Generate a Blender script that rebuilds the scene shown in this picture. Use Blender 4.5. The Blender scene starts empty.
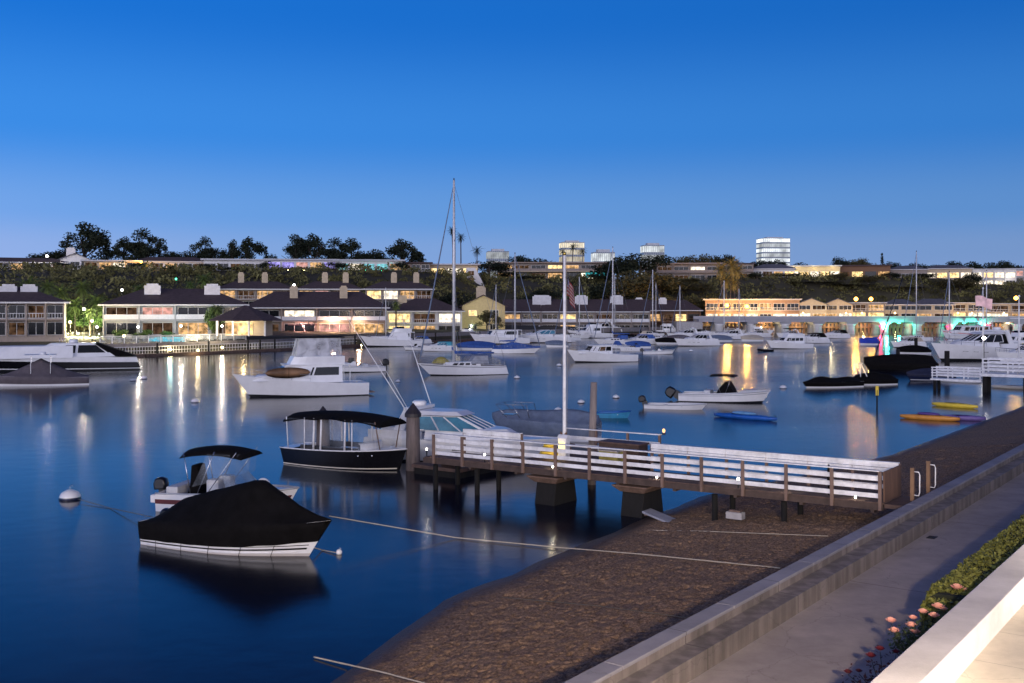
import bpy, bmesh, math, random
from mathutils import Vector, Matrix, noise
R = math.radians
PI = math.pi
rnd = random.Random(7)
scene = bpy.context.scene
COL = scene.collection

# ------------------------------------------------------------------ measuring
# the viewer stands 8 m above the water (z = 0) and looks along +Y
FOC, EYE, HZ, CX = 1050.0, 8.0, 305.0, 512.0

def wp(x, y, z=0.0):
    """the point at height z that the photograph shows at column x, row y"""
    d = (EYE - z) * FOC / (y - HZ)
    return Vector(((x - CX) * d / FOC, d, z))

def dp(x, d, z=0.0):
    return Vector(((x - CX) * d / FOC, d, z))

def zat(y, d):
    return EYE - (y - HZ) * d / FOC

UU = Vector((0.5953, 0.8035, 0)); VV = Vector((0.8035, -0.5953, 0))
def uv(u, v, z=0.0):
    """u runs along the seawall, v across it (towards the house)"""
    return UU * u + VV * v + Vector((0, 0, z))
UANG = math.atan2(UU.y, UU.x)

# ------------------------------------------------------------------ objects
def empty(name, label, cat, loc=(0, 0, 0), rz=0.0, group=None):
    o = bpy.data.objects.new(name, None)
    COL.objects.link(o)
    o.location = loc; o.rotation_euler = (0, 0, rz)
    o.empty_display_size = 0.2
    o['label'] = label; o['category'] = cat
    if group: o['group'] = group
    return o

def tag(o, label, cat, group=None):
    o['label'] = label; o['category'] = cat
    if group: o['group'] = group
    return o

class MB:
    def __init__(s): s.v = []; s.f = []; s.s = []
    def add(s, vs, fs, sm=False):
        b = len(s.v); s.v.extend([tuple(p) for p in vs])
        s.f.extend([tuple(i + b for i in q) for q in fs]); s.s.extend([sm] * len(fs))
        return s
    def box(s, x0, x1, y0, y1, z0, z1, m=None):
        vs = [Vector(p) for p in ((x0,y0,z0),(x1,y0,z0),(x1,y1,z0),(x0,y1,z0),(x0,y0,z1),(x1,y0,z1),(x1,y1,z1),(x0,y1,z1))]
        if m is not None: vs = [m @ p for p in vs]
        return s.add(vs, [(3,2,1,0),(4,5,6,7),(0,1,5,4),(1,2,6,5),(2,3,7,6),(3,0,4,7)])
    def bar(s, a, b, w, h=None):
        """a beam from a to b, w wide (sideways), h high"""
        a = Vector(a); b = Vector(b); h = h or w
        t = (b - a).normalized()
        up = Vector((0,0,1)) if abs(t.z) < .95 else Vector((1,0,0))
        sd = t.cross(up).normalized() * (w/2); up2 = sd.cross(t).normalized() * (h/2)
        vs = [a-sd-up2, a+sd-up2, a+sd+up2, a-sd+up2, b-sd-up2, b+sd-up2, b+sd+up2, b-sd+up2]
        return s.add(vs, [(0,1,2,3),(7,6,5,4),(0,4,5,1),(1,5,6,2),(2,6,7,3),(3,7,4,0)])
    def tube(s, pts, r, n=6, sm=True):
        pts = [Vector(p) for p in pts]
        rs = r if isinstance(r, (list, tuple)) else [r]*len(pts)
        vs = []; fs = []
        for i, p in enumerate(pts):
            t = (pts[min(i+1, len(pts)-1)] - pts[max(i-1, 0)]).normalized()
            up = Vector((0,0,1)) if abs(t.z) < .9 else Vector((1,0,0))
            a = t.cross(up).normalized(); b = t.cross(a)
            for k in range(n):
                an = 2*PI*k/n
                vs.append(p + (a*math.cos(an) + b*math.sin(an))*rs[i])
        for i in range(len(pts)-1):
            for k in range(n):
                fs.append((i*n+k, i*n+(k+1)%n, (i+1)*n+(k+1)%n, (i+1)*n+k))
        s.add(vs, fs, sm)
        s.add([], [])
        b = len(s.v) - len(vs)
        s.f.append(tuple(b+k for k in range(n))[::-1]); s.f.append(tuple(b+(len(pts)-1)*n+k for k in range(n))); s.s += [False, False]
        return s
    def lathe(s, prof, c=(0,0,0), n=14, sm=True):
        """prof: (radius, z) from the bottom up"""
        c = Vector(c); vs = []; fs = []
        for r, z in prof:
            for k in range(n):
                an = 2*PI*k/n
                vs.append(c + Vector((r*math.cos(an), r*math.sin(an), z)))
        for i in range(len(prof)-1):
            for k in range(n):
                fs.append((i*n+k, i*n+(k+1)%n, (i+1)*n+(k+1)%n, (i+1)*n+k))
        s.add(vs, fs, sm)
        b = len(s.v) - len(vs)
        s.f.append(tuple(b+k for k in range(n))[::-1]); s.f.append(tuple(b+(len(prof)-1)*n+k for k in range(n))); s.s += [False, False]
        return s
    def loft(s, secs, closed=False, caps=False, sm=True):
        n = len(secs[0]); vs = [p for q in secs for p in q]; fs = []
        for i in range(len(secs)-1):
            for k in range(n if closed else n-1):
                fs.append((i*n+k, i*n+(k+1)%n, (i+1)*n+(k+1)%n, (i+1)*n+k))
        s.add(vs, fs, sm)
        if caps:
            b = len(s.v) - len(vs)
            s.f.append(tuple(b+k for k in range(n))[::-1]); s.f.append(tuple(b+(len(secs)-1)*n+k for k in range(n))); s.s += [False, False]
        return s
    def ext(s, poly, y0, y1):
        """a polygon in x,z pushed out along y"""
        n = len(poly)
        vs = [(x, y0, z) for x, z in poly] + [(x, y1, z) for x, z in poly]
        fs = [tuple(range(n)), tuple(range(2*n-1, n-1, -1))] + [(i, n+i, n+(i+1)%n, (i+1)%n) for i in range(n)]
        return s.add(vs, fs)
    def ell(s, c, r, n=10, m=7):
        c = Vector(c)
        prof = []
        vs = []; fs = []
        for j in range(m+1):
            th = -PI/2 + PI*j/m
            for k in range(n):
                an = 2*PI*k/n
                vs.append(c + Vector((r[0]*math.cos(th)*math.cos(an), r[1]*math.cos(th)*math.sin(an), r[2]*math.sin(th))))
        for j in range(m):
            for k in range(n):
                fs.append((j*n+k, j*n+(k+1)%n, (j+1)*n+(k+1)%n, (j+1)*n+k))
        return s.add(vs, fs, True)
    def build(s, name, mat, par=None, bevel=0, sub=0):
        me = bpy.data.meshes.new(name)
        me.from_pydata(s.v, [], s.f)
        me.polygons.foreach_set('use_smooth', s.s)
        me.materials.append(mat)
        me.update()
        o = bpy.data.objects.new(name, me)
        COL.objects.link(o)
        if par is not None: o.parent = par
        if bevel:
            b = o.modifiers.new('bevel', 'BEVEL'); b.width = bevel; b.segments = 2; b.limit_method = 'ANGLE'
        if sub:
            b = o.modifiers.new('sub', 'SUBSURF'); b.levels = sub; b.render_levels = sub
        return o

class Frus:
    """a box whose top is another rectangle: cabins, windshields, canopies"""
    def __init__(s, xb0, xb1, wb, z0, xt0, xt1, wt, z1, nose=0.0):
        s.P = lambda a, sd, k: Vector(((xb0+(xb1-xb0)*a)*(1-k) + (xt0+(xt1-xt0)*a)*k, sd*((wb/2)*(1-k) + (wt/2)*k)*(1-nose*max(0, (a-.6)/.4)**2), z0*(1-k)+z1*k))
        s.n = 8
    def mb(s, m=None):
        m = m or MB(); n = s.n
        secs = []
        for i in range(n+1):
            a = i/n
            secs.append([s.P(a, -1, 0), s.P(a, -1, 1), s.P(a, 1, 1), s.P(a, 1, 0)])
        m.loft(secs, True, True, False)
        return m
    def side(s, a0, a1, k0, k1, off=.02, sds=(-1, 1), m=None, sl=0.0):
        m = m or MB()
        for sd in sds:
            q = [s.P(a0+sl*0, sd, k0), s.P(a1, sd, k0), s.P(a1-sl, sd, k1), s.P(a0, sd, k1)]
            q2 = [p + Vector((0, sd*off, 0)) for p in q]
            q1 = [p - Vector((0, sd*.02, 0)) for p in q]
            m.add(q1+q2, [(0,1,2,3),(4,5,6,7),(0,1,5,4),(1,2,6,5),(2,3,7,6),(3,0,4,7)])
        return m
    def sidew(s, name, mt, par, *a, **k):
        for sd in (-1, 1): s.side(*a, **dict(k, sds=(sd,))).build(name, mt, par)
    def end(s, front, b0, b1, k0, k1, off=.02, m=None):
        m = m or MB(); a = 1 if front else 0; dx = off if front else -off
        def q(b, k): return s.P(a, -1, k).lerp(s.P(a, 1, k), b)
        p = [q(b0,k0), q(b1,k0), q(b1,k1), q(b0,k1)]
        p2 = [x + Vector((dx, 0, off*.3)) for x in p]
        m.add(p+p2, [(0,1,2,3),(4,5,6,7),(0,1,5,4),(1,2,6,5),(2,3,7,6),(3,0,4,7)])
        return m

# ------------------------------------------------------------------ materials
MATS = {}
def mat(name, rgb, rough=.6, var=.15, scale=3.0, bump=0.0, bscale=40.0, metal=0.0, spec=.5, coat=0.0, stretch=(1,1,1), detail=4):
    if name in MATS: return MATS[name]
    m = bpy.data.materials.new(name); m.use_nodes = True
    nt = m.node_tree; N = nt.nodes; L = nt.links
    b = N['Principled BSDF']
    b.inputs['Roughness'].default_value = rough; b.inputs['Metallic'].default_value = metal
    b.inputs['Specular IOR Level'].default_value = spec
    if coat: b.inputs['Coat Weight'].default_value = coat; b.inputs['Coat Roughness'].default_value = .08
    tc = N.new('ShaderNodeTexCoord'); mp = N.new('ShaderNodeMapping'); mp.inputs['Scale'].default_value = stretch
    L.new(tc.outputs['Object'], mp.inputs['Vector'])
    ns = N.new('ShaderNodeTexNoise'); ns.inputs['Scale'].default_value = scale; ns.inputs['Detail'].default_value = detail; ns.inputs['Roughness'].default_value = .62
    L.new(mp.outputs[0], ns.inputs['Vector'])
    cr = N.new('ShaderNodeValToRGB')
    cr.color_ramp.elements[0].position = .3; cr.color_ramp.elements[1].position = .7
    cr.color_ramp.elements[0].color = tuple(c*(1-var) for c in rgb) + (1,)
    cr.color_ramp.elements[1].color = tuple(min(1, c*(1+var)) for c in rgb) + (1,)
    L.new(ns.outputs[0], cr.inputs[0]); L.new(cr.outputs[0], b.inputs['Base Color'])
    if bump:
        n2 = N.new('ShaderNodeTexNoise'); n2.inputs['Scale'].default_value = bscale; n2.inputs['Detail'].default_value = 6
        L.new(mp.outputs[0], n2.inputs['Vector'])
        bp = N.new('ShaderNodeBump'); bp.inputs['Strength'].default_value = bump; bp.inputs['Distance'].default_value = .02
        L.new(n2.outputs[0], bp.inputs['Height']); L.new(bp.outputs[0], b.inputs['Normal'])
    MATS[name] = m
    return m

def glow(name, rgb, st, var=.0, scale=1.5):
    """a lit surface; var breaks it up as curtains and furniture in a lit room do"""
    if name in MATS: return MATS[name]
    m = bpy.data.materials.new(name); m.use_nodes = True
    nt = m.node_tree; N = nt.nodes; L = nt.links
    N.remove(N['Principled BSDF'])
    e = N.new('ShaderNodeEmission'); e.inputs[0].default_value = (*rgb, 1); e.inputs[1].default_value = st
    if var:
        tc = N.new('ShaderNodeTexCoord')
        ns = N.new('ShaderNodeTexNoise'); ns.inputs['Scale'].default_value = scale; ns.inputs['Detail'].default_value = 3
        L.new(tc.outputs['Object'], ns.inputs['Vector'])
        mr = N.new('ShaderNodeMapRange'); mr.inputs[1].default_value = .35; mr.inputs[2].default_value = .62
        mr.inputs[3].default_value = st*(1-var); mr.inputs[4].default_value = st*(1+.3*var)
        L.new(ns.outputs[0], mr.inputs[0]); L.new(mr.outputs[0], e.inputs[1])
    L.new(e.outputs[0], N['Material Output'].inputs[0])
    MATS[name] = m
    return m

def clear(name, rgb, alpha=.25, rough=.1):
    if name in MATS: return MATS[name]
    m = bpy.data.materials.new(name); m.use_nodes = True
    nt = m.node_tree; N = nt.nodes; L = nt.links
    b = N['Principled BSDF']; b.inputs['Base Color'].default_value = (*rgb, 1); b.inputs['Roughness'].default_value = rough
    tr = N.new('ShaderNodeBsdfTransparent'); mx = N.new('ShaderNodeMixShader')
    tc = N.new('ShaderNodeTexCoord')
    ns = N.new('ShaderNodeTexNoise'); ns.inputs['Scale'].default_value = 1.1; ns.inputs['Detail'].default_value = 2; ns.inputs['Distortion'].default_value = .6
    L.new(tc.outputs['Object'], ns.inputs['Vector'])
    mr = N.new('ShaderNodeMapRange'); mr.inputs[1].default_value = .4; mr.inputs[2].default_value = .65
    mr.inputs[3].default_value = alpha*.6; mr.inputs[4].default_value = min(1, alpha*1.5)
    L.new(ns.outputs[0], mr.inputs[0]); L.new(mr.outputs[0], mx.inputs[0])
    L.new(tr.outputs[0], mx.inputs[1]); L.new(b.outputs[0], mx.inputs[2])
    L.new(mx.outputs[0], N['Material Output'].inputs[0])
    MATS[name] = m
    return m

WHITE = mat('gelcoat_white', (.74,.75,.78), .3, .06, 1.2, coat=.3)
CREAM = mat('gelcoat_cream', (.66,.62,.55), .35, .08, 1.2, coat=.2)
GREYH = mat('hull_grey', (.35,.38,.44), .35, .1, 1.2)
NAVY = mat('hull_navy', (.012,.018,.05), .2, .2, 1, coat=.3)
BLACKH = mat('hull_black', (.006,.006,.008), .15, .2, 1, coat=.4)
REDB = mat('bottom_red', (.12,.03,.03), .5, .2)
BOOT = mat('boot_black', (.008,.009,.012), .4, .2)
BCAN = mat('canvas_black', (.0045,.0042,.0048), .9, .4, 2.2, bump=.35, bscale=14, spec=.12)
GCAN = mat('canvas_grey', (.10,.085,.10), .85, .2, 1.5, bump=.4, bscale=9)
UCAN = mat('canvas_blue', (.03,.09,.32), .8, .25, 2, bump=.35, bscale=12)
DCAN = mat('canvas_steel', (.13,.17,.25), .85, .2, 2, bump=.35, bscale=12)
TCAN = mat('canvas_tan', (.45,.40,.33), .85, .15, 2, bump=.3, bscale=12)
DGLASS = mat('dark_glass', (.006,.008,.011), .10, .3, 1.5, spec=.28)
CGLASS = mat('cyan_glass', (.07,.22,.32), .1, .3, 1.5, spec=.45)
STEEL = mat('steel', (.55,.56,.58), .25, .1, 6, metal=.9)
ALU = mat('aluminium_mast', (.60,.61,.64), .45, .1, 3, metal=.2)
WIRE = mat('rigging_wire', (.16,.17,.2), .5, .1)
RUBBER = mat('outboard_black', (.007,.007,.009), .3, .3, 5, coat=.2)
TEAK = mat('teak', (.20,.11,.055), .55, .3, 5, stretch=(1,6,6))
ROPE = mat('rope', (.42,.37,.30), .9, .25, 20)
DROPE = mat('rope_dark', (.09,.08,.07), .9, .25, 20)
CLEARV = clear('clear_vinyl', (.45,.52,.62), .13)
WCURT = clear('white_curtain', (.62,.64,.70), .48, .5)
VINYL = mat('seat_vinyl', (.50,.52,.56), .5, .12, 3)
YELL = mat('plastic_yellow', (.75,.55,.06), .4, .15, 2)
ORNG = mat('plastic_orange', (.62,.27,.05), .4, .2, 2)
PURP = mat('plastic_purple', (.10,.05,.24), .45, .2, 2)
BLUEP = mat('plastic_blue', (.012,.10,.42), .4, .25, 2)
TURQ = mat('paint_turquoise', (.05,.28,.50), .4, .2, 2)
OLIVE = mat('plastic_olive', (.30,.26,.06), .5, .3, 3)
REDP = mat('paint_red', (.55,.03,.05), .4, .2, 3)
PWHITE = mat('paint_white_wood', (.68,.69,.73), .5, .22, 2.6, bump=.15, bscale=30)
POST = mat('post_brown', (.16,.105,.085), .75, .3, 6, bump=.4, bscale=30, stretch=(1,1,.2))
DECKW = mat('deck_brown', (.085,.052,.042), .75, .35, 3, bump=.4, bscale=25)
PILEW = mat('pile_wood', (.13,.105,.10), .85, .4, 5, bump=.7, bscale=18, stretch=(1,1,.15))
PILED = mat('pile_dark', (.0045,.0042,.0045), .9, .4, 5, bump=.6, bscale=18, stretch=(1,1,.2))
ROCKB = mat('footing_concrete', (.16,.10,.075), .85, .35, 5, bump=.8, bscale=12)
STUCW = mat('stucco_white', (.60,.60,.62), .85, .1, 1.5, bump=.15)
STUCC = mat('stucco_cream', (.44,.36,.26), .85, .12, 1.5, bump=.15)
STUCT = mat('stucco_taupe', (.26,.22,.20), .85, .12, 1.5, bump=.15)
WOODB = mat('cedar_wall', (.16,.085,.05), .8, .3, 2.5, stretch=(1,1,6))
ROOFB = mat('roof_shingle', (.062,.042,.046), .9, .4, 1.8, bump=.6, bscale=7, stretch=(1,1,4))
ROOFG = mat('roof_grey', (.11,.11,.13), .85, .3, 1.5, bump=.4, bscale=7)
ROOFW = mat('roof_white', (.42,.43,.47), .8, .15, 1.5)
FRAMEW = mat('window_frame_white', (.55,.55,.56), .6, .1)
FRAMED = mat('window_frame_dark', (.06,.045,.04), .6, .2)
RAILW = mat('railing_white', (.62,.63,.66), .6, .1)
CONC = mat('concrete_pale', (.36,.35,.36), .85, .18, 2.2, bump=.25, bscale=30)
CONCD = mat('concrete_dock', (.16,.15,.16), .85, .25, 1.5, bump=.3)
TRUNK = mat('bark', (.065,.05,.042), .9, .3, 6, bump=.6, bscale=15, stretch=(1,1,.3))
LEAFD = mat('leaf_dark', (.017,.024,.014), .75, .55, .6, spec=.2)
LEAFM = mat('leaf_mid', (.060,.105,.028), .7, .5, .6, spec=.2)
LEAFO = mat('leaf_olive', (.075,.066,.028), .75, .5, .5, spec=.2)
LEAFP = mat('leaf_palm', (.080,.115,.030), .65, .4, 1.2, spec=.3)
SHELL = mat('lamp_metal', (.03,.03,.033), .4, .2, 6, metal=.5)

G_WARM = glow('room_warm', (1.0,.58,.25), .95, .8, 1.1)
G_GOLD = glow('room_gold', (1.0,.70,.30), 1.9, .7, .9)
G_WHITE = glow('room_white', (1.0,.86,.66), 1.9, .7, .8)
G_DIM = glow('room_dim', (1.0,.55,.32), .10, .9, 1.0)
G_CYAN = glow('room_cyan', (.30,.85,.95), .9, .6, 1.0)
G_PURP = glow('room_purple', (.42,.36,1.0), 1.3, .6, .8)
G_PINK = glow('room_pink', (1.0,.50,.42), .9, .6, .8)
PANES = {0: DGLASS, 1: G_WARM, 2: G_WHITE, 3: G_DIM, 4: G_CYAN, 5: G_PURP, 6: G_GOLD, 7: G_PINK}
# ------------------------------------------------------------------ boats
class Hull:
    def __init__(s, L, B, fs, fb, lw=.88, tm=.42, pw=2.3, sn=.10, fl=.92, bf=.5, z0=-.18, sp=1.8, rk=0.0):
        s.L, s.B, s.fs, s.fb, s.lw, s.tm, s.pw, s.sn, s.fl, s.bf, s.z0, s.sp, s.rk = L, B, fs, fb, lw, tm, pw, sn, fl, bf, z0, sp, rk
    def sheer(s, t): return s.fs + (s.fb - s.fs)*t**s.sp
    def w(s, t):
        if t > s.tm: k = 1 - ((t-s.tm)/(1-s.tm))**s.pw
        else: k = 1 - s.sn*((s.tm-t)/s.tm)**2
        return max(s.B/2*k, .012)
    def pt(s, t, k, sd, off=0.0):
        f = s.fl - s.bf*t**3
        w = s.w(t)*(f + (1-f)*max(k, 0)**.8) + off
        ins = 1 - .16*max(0, -k)
        return Vector((-s.L/2 + s.L*t*(s.lw+(1-s.lw)*k) + s.rk*k*(1-t)**4, sd*w*ins, s.z0 + (s.sheer(t)-s.z0)*k))
    def band(s, k0, k1, off=0.0, t0=0.0, t1=1.0, n=20, nk=4, m=None):
        m = m or MB()
        for sd in (-1, 1):
            secs = [[s.pt(t0+(t1-t0)*i/n, k0+(k1-k0)*j/nk, sd, off) for j in range(nk+1)] for i in range(n+1)]
            m.loft(secs)
        if t0 == 0:
            m.loft([[s.pt(0, k0+(k1-k0)*j/nk, sd, off) - Vector((off, 0, 0)) for j in range(nk+1)] for sd in (-1, 1)], sm=False)
        return m
    def deck(s, k=.97, n=20, t0=0.0, t1=1.0, camber=.04):
        m = MB(); secs = []
        for i in range(n+1):
            t = t0+(t1-t0)*i/n
            a = s.pt(t, k, -1, -.004); b = s.pt(t, k, 1, -.004)
            secs.append([a, a.lerp(b, .5)+Vector((0,0,camber)), b])
        return m.loft(secs)
    def edge(s, off, k, r, t0=0, t1=1, n=18, m=None, dz=0.0):
        m = m or MB()
        for sd in (-1, 1):
            m.tube([s.pt(t0+(t1-t0)*i/n, k, sd, off)+Vector((0,0,dz)) for i in range(n+1)], r, 5)
        return m
    def rail(s, t0, t1, h, off=-.08, r=.018, n=8, m=None, mid=True):
        """stanchions and a handrail round the bow"""
        m = m or MB()
        for sd in (-1, 1):
            top = []
            for i in range(n+1):
                t = t0+(t1-t0)*i/n
                p = s.pt(t, 1, sd, off if t < .97 else 0); q = p + Vector((0,0,h))
                top.append(q)
                if i % 2 == 0: m.bar(p, q, r*1.6)
            m.tube(top, r, 5)
            if mid: m.tube([p-Vector((0,0,h*.5)) for p in top], r*.6, 4)
        return m

def boat_at(name, label, cat, stern, bow, group=None):
    """an empty on the water halfway between two waterline pixels, its x axis towards the bow"""
    a = wp(*stern); b = wp(*bow); c = (a+b)/2; d = b-a
    if c.y > 62: d.y = max(-.4*abs(d.x), min(.4*abs(d.x), d.y))
    return empty(name, label, cat, c, math.atan2(d.y, d.x), group), d.length

def at(x, y, heading):
    c = wp(x, y); return c, R(heading)

def outboard(par, x, y, z, s=1.0, tilt=0.0, rz=0.0):
    m = MB()
    M = Matrix.Translation((x, y, z)) @ Matrix.Rotation(rz, 4, 'Z') @ Matrix.Rotation(R(tilt), 4, 'Y') @ Matrix.Scale(s, 4)
    prof = [(-.28,.30),(-.30,.55),(-.20,.74),(.02,.78),(.20,.70),(.24,.48),(.20,.28)]
    tmp = MB()
    secs = []
    for yy, k in ((-.19,.72),(-.15,.95),(0,1.02),(.15,.95),(.19,.72)):
        secs.append([M @ Vector((px_*k - .05, yy, .5+(pz-.5)*k)) for px_, pz in prof])
    m.loft(secs, True, True)
    cowl = m.build('outboard_motor', RUBBER, par)
    l = MB()
    l.box(-.17, .02, -.07, .07, -.45, .34, M); l.box(-.42, .06, -.03, .03, -.42, -.36, M); l.box(0, .22, -.12, .12, .0, .3, M)
    l.build('drive_leg', RUBBER, cowl)
    return cowl

def draped(par, h, ridge, drop, material, name='cover', n=26, t0=0.0, t1=1.0, bulge=.05, wr=.022):
    """a canvas cover hanging from a ridge line over the gunwales; ridge(t) height, drop(t) how far down the topsides as k"""
    m = MB(); secs = []
    for i in range(n+1):
        t = t0+(t1-t0)*i/n
        hz = ridge(t); row = []
        g0 = h.pt(t, drop(t), -1, bulge*.6); g1 = h.pt(t, 1, -1, bulge)
        rx = (g1.x)
        for sd in (-1, 1):
            a = Vector((h.pt(t, drop(t), sd, bulge*.6))); b = h.pt(t, .98, sd, bulge)
            top = Vector((rx, 0, hz))
            pts = [a, a.lerp(b, .5) + Vector((0, sd*.02, 0)), b]
            for j in range(1, 6):
                q = j/6
                p = b.lerp(top, q)
                p.z -= .16*math.sin(PI*q)*max(0, hz-b.z)*.9 - .02
                p.z += wr*noise.noise(Vector((t*14, sd*q*3, h.L)))
                p.y += wr*noise.noise(Vector((t*11+5, q*4, h.L)))
                pts.append(p)
            pts = pts if sd == -1 else pts[::-1]
            row += pts + ([top] if sd == -1 else [])
        secs.append(row)
    m.loft(secs, False, True)
    return m.build(name, material, par)

def finish_hull(t, h, hullmat, stripe=None, boot=BOOT, deckmat=None, ks=.62, k1=.70, kb=.16, rub=None):
    o = h.band(0.0, 1.0).build('hull', hullmat, t)
    if stripe: h.band(ks, k1, .008, 0, .985, nk=1).build('hull_stripe', stripe, o)
    if boot: h.band(-.3, kb, .006, nk=2).build('boot_stripe', boot, o)
    if rub: h.edge(.01, .985, .035).build('rub_rail', rub, o)
    if deckmat: h.deck().build('deck', deckmat, t)
    return o

def bimini(par, x0, x1, w, z, sag=.10, material=BCAN, feet=None, name='bimini_top', zf=.0, r=.016, scallop=0.0, val=.16):
    """an arched canvas top on bent tubes"""
    m = MB(); secs = []; n = 14
    for i in range(n+1):
        a = i/n; x = x0+(x1-x0)*a
        zz = z + zf*a - sag*(2*a-1)**2*.5
        row = [Vector((x, -w/2, zz-val-(scallop*(.5+.5*math.cos(a*2*PI*11)) if scallop else 0)))]
        for j in range(7):
            b = j/6*2-1
            row.append(Vector((x, b*w/2, zz - sag*.8*b*b)))
        row.append(Vector((x, w/2, zz-val-(scallop*(.5+.5*math.cos(a*2*PI*11)) if scallop else 0))))
        secs.append(row)
    m.loft(secs)
    if True:
        for e in (secs[0], secs[-1]):
            m.add([e[0], e[1], e[-2], e[-1]] + e[2:-2], [(0, 1, *range(4, 4+len(e)-4), 2, 3)])
    top = m.build(name, material, par)
    if feet:
        f = MB()
        for sd in (-1, 1):
            for xt, xf, zb in feet:
                f.tube([(xt, sd*w/2*.97, z-.12+zf*((xt-x0)/(x1-x0))), (xf, sd*w/2*.98, zb)], r, 5)
        f.build('bimini_frame', STEEL, par)
    return top

def bow_rail(t, h, t0=.5, hh=.55, r=.016): return h.rail(t0, 1.0, hh, r=r, n=8).build('bow_rail', STEEL, t)

def express(label, stern, bow, L=None, hull=WHITE, stripe=None, top='arch', glass=DGLASS, canvas=None, dinghy=False, portlights=True, B=None, group=None, name='motor_cruiser', hh=1.0, cover=None, ws=True, railing=True, fb=None):
    t, wl = boat_at(name, label, 'motorboat', stern, bow, group)
    L = L or wl/.92; s = L/10.0
    h = Hull(L, B or .30*L, 1.05*s*hh, fb or 1.62*s*hh, lw=.88, tm=.38, sp=1.4, rk=.25*s)
    finish_hull(t, h, hull, stripe, BOOT, WHITE, .72, .80, .21)
    zd = lambda a: h.sheer(a)-.05
    # raised foredeck and cabin trunk
    c = Frus(-.16*L, .34*L, .235*L, zd(.5)-.1*s, -.16*L, .22*L, .20*L, zd(.5)+.52*s, nose=.75)
    c.mb().build('cabin_trunk', WHITE, t)
    if portlights:
        for k in range(3):
            p = h.pt(.52+.1*k, .66, 1, .012); 
            for sd in (-1, 1):
                m = MB()
                q0 = h.pt(.52+.1*k, .62, sd, .012); q1 = h.pt(.57+.1*k, .62, sd, .012)
                m.add([q0, q1, q1+Vector((0, 0, .16*s)), q0+Vector((0,0,.16*s))], [(0,1,2,3)])
                m.build('portlight', DGLASS, t)
    # windshield
    z1 = zd(.45)+.42*s
    w = Frus(-.20*L, .15*L, .225*L, z1, -.20*L, .0*L, .185*L, z1+.62*s, nose=.35)
    fm = MB()
    if not ws: return t, h, L, s
    ws = w.mb().build('windshield', glass, t)
    for a in (0, .33, .66, .97):
        for sd in (-1, 1): fm.bar(w.P(a, sd*1.01, 0), w.P(a, sd*1.01, 1.02), .05*s)
    for sd in (-1, 1):
        fm.bar(w.P(0, sd*1.01, 1), w.P(1, sd*1.01, 1), .05*s); fm.bar(w.P(0, sd*1.01, 0), w.P(1, sd*1.01, 0), .05*s)
    for b in (.0, .33, .66, 1.0):
        fm.bar(w.P(1, -1.01, 0).lerp(w.P(1, 1.01, 0), b), w.P(1, -1.01, 1).lerp(w.P(1, 1.01, 1), b), .05*s)
    fm.build('windshield_frame', WHITE, ws)
    # cockpit sides, seat
    for sd in (-1, 1): MB().box(-.46*L, -.18*L, sd*.11*L-.12*s, sd*.11*L+.12*s, zd(.1)-.1, zd(.1)+.42*s).build('cockpit_coaming', WHITE, t)
    MB().box(-.40*L, -.30*L, -.10*L, .10*L, zd(.1)-.1, zd(.1)+.55*s).build('cockpit_seat', VINYL, t)
    MB().box(-.5*L-.7*s, -.5*L+.1*s, -.12*L, .12*L, .18*s, .30*s).build('swim_platform', WHITE, t)
    zt = z1+.66*s
    if top == 'hardtop':
        hm = MB(); q = Frus(-.27*L, .02*L, .20*L, zt+.03*s, -.25*L, -.02*L, .16*L, zt+.20*s, nose=.3)
        q.mb(hm); hm.build('hardtop', WHITE, t)
        if canvas:
            Frus(-.27*L, -.18*L, .215*L, zd(.2)+.2*s, -.265*L, -.19*L, .18*L, zt+.04*s).mb().build('camper_canvas', canvas, t)
    if top in ('arch', 'hardtop'):
        m = MB()
        for sd in (-1, 1):
            m.ext([(-.34*L, zd(.1)+.2*s), (-.28*L, zd(.1)+.2*s), (-.23*L, zt+.28*s), (-.27*L, zt+.28*s)], sd*.105*L-.06*s, sd*.105*L+.06*s)
        m.box(-.27*L, -.22*L, -.115*L, .115*L, zt+.22*s, zt+.36*s)
        ar = m.build('radar_arch', WHITE, t)
        MB().lathe([(.30*s, 0), (.34*s, .05*s), (.34*s, .18*s), (.26*s, .25*s)], (-.245*L, 0, zt+.37*s), 12).build('radar_dome', WHITE, ar)
        a = MB()
        a.tube([(-.25*L, -.11*L, zt+.3*s), (-.40*L, -.115*L, zt+2.6*s)], [.02*s, .008*s], 4)
        a.build('antenna', WHITE, ar)
        if canvas and top == 'arch':
            bimini(t, -.30*L, -.02*L, .215*L, zt+.22*s, .12*s, canvas, [(-.28*L, -.2*L, zd(.2)), (-.05*L, -.08*L, z1)])
            Frus(-.42*L, -.2*L, .235*L, zd(.1)+.3*s, -.30*L, -.2*L, .20*L, zt+.1*s).mb().build('camper_canvas', canvas, t)
    if top == 'canvas':
        bimini(t, -.36*L, .0*L, .215*L, zt+.30*s, .14*s, canvas or UCAN, [(-.33*L, -.25*L, zd(.2)), (-.05*L, -.08*L, z1)])
        Frus(-.44*L, -.2*L, .235*L, zd(.1)+.25*s, -.34*L, -.18*L, .20*L, zt+.14*s).mb().build('camper_canvas', canvas or UCAN, t)
    if railing: bow_rail(t, h, .52, .48*s, .016*s)
    if cover:
        draped(t, h, lambda q: h.sheer(q)+.1+.9*s*math.sin(PI*min(1, q*1.25)), lambda q: .8, cover, 'storage_cover', t1=.6)
    return t, h, L, s

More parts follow.
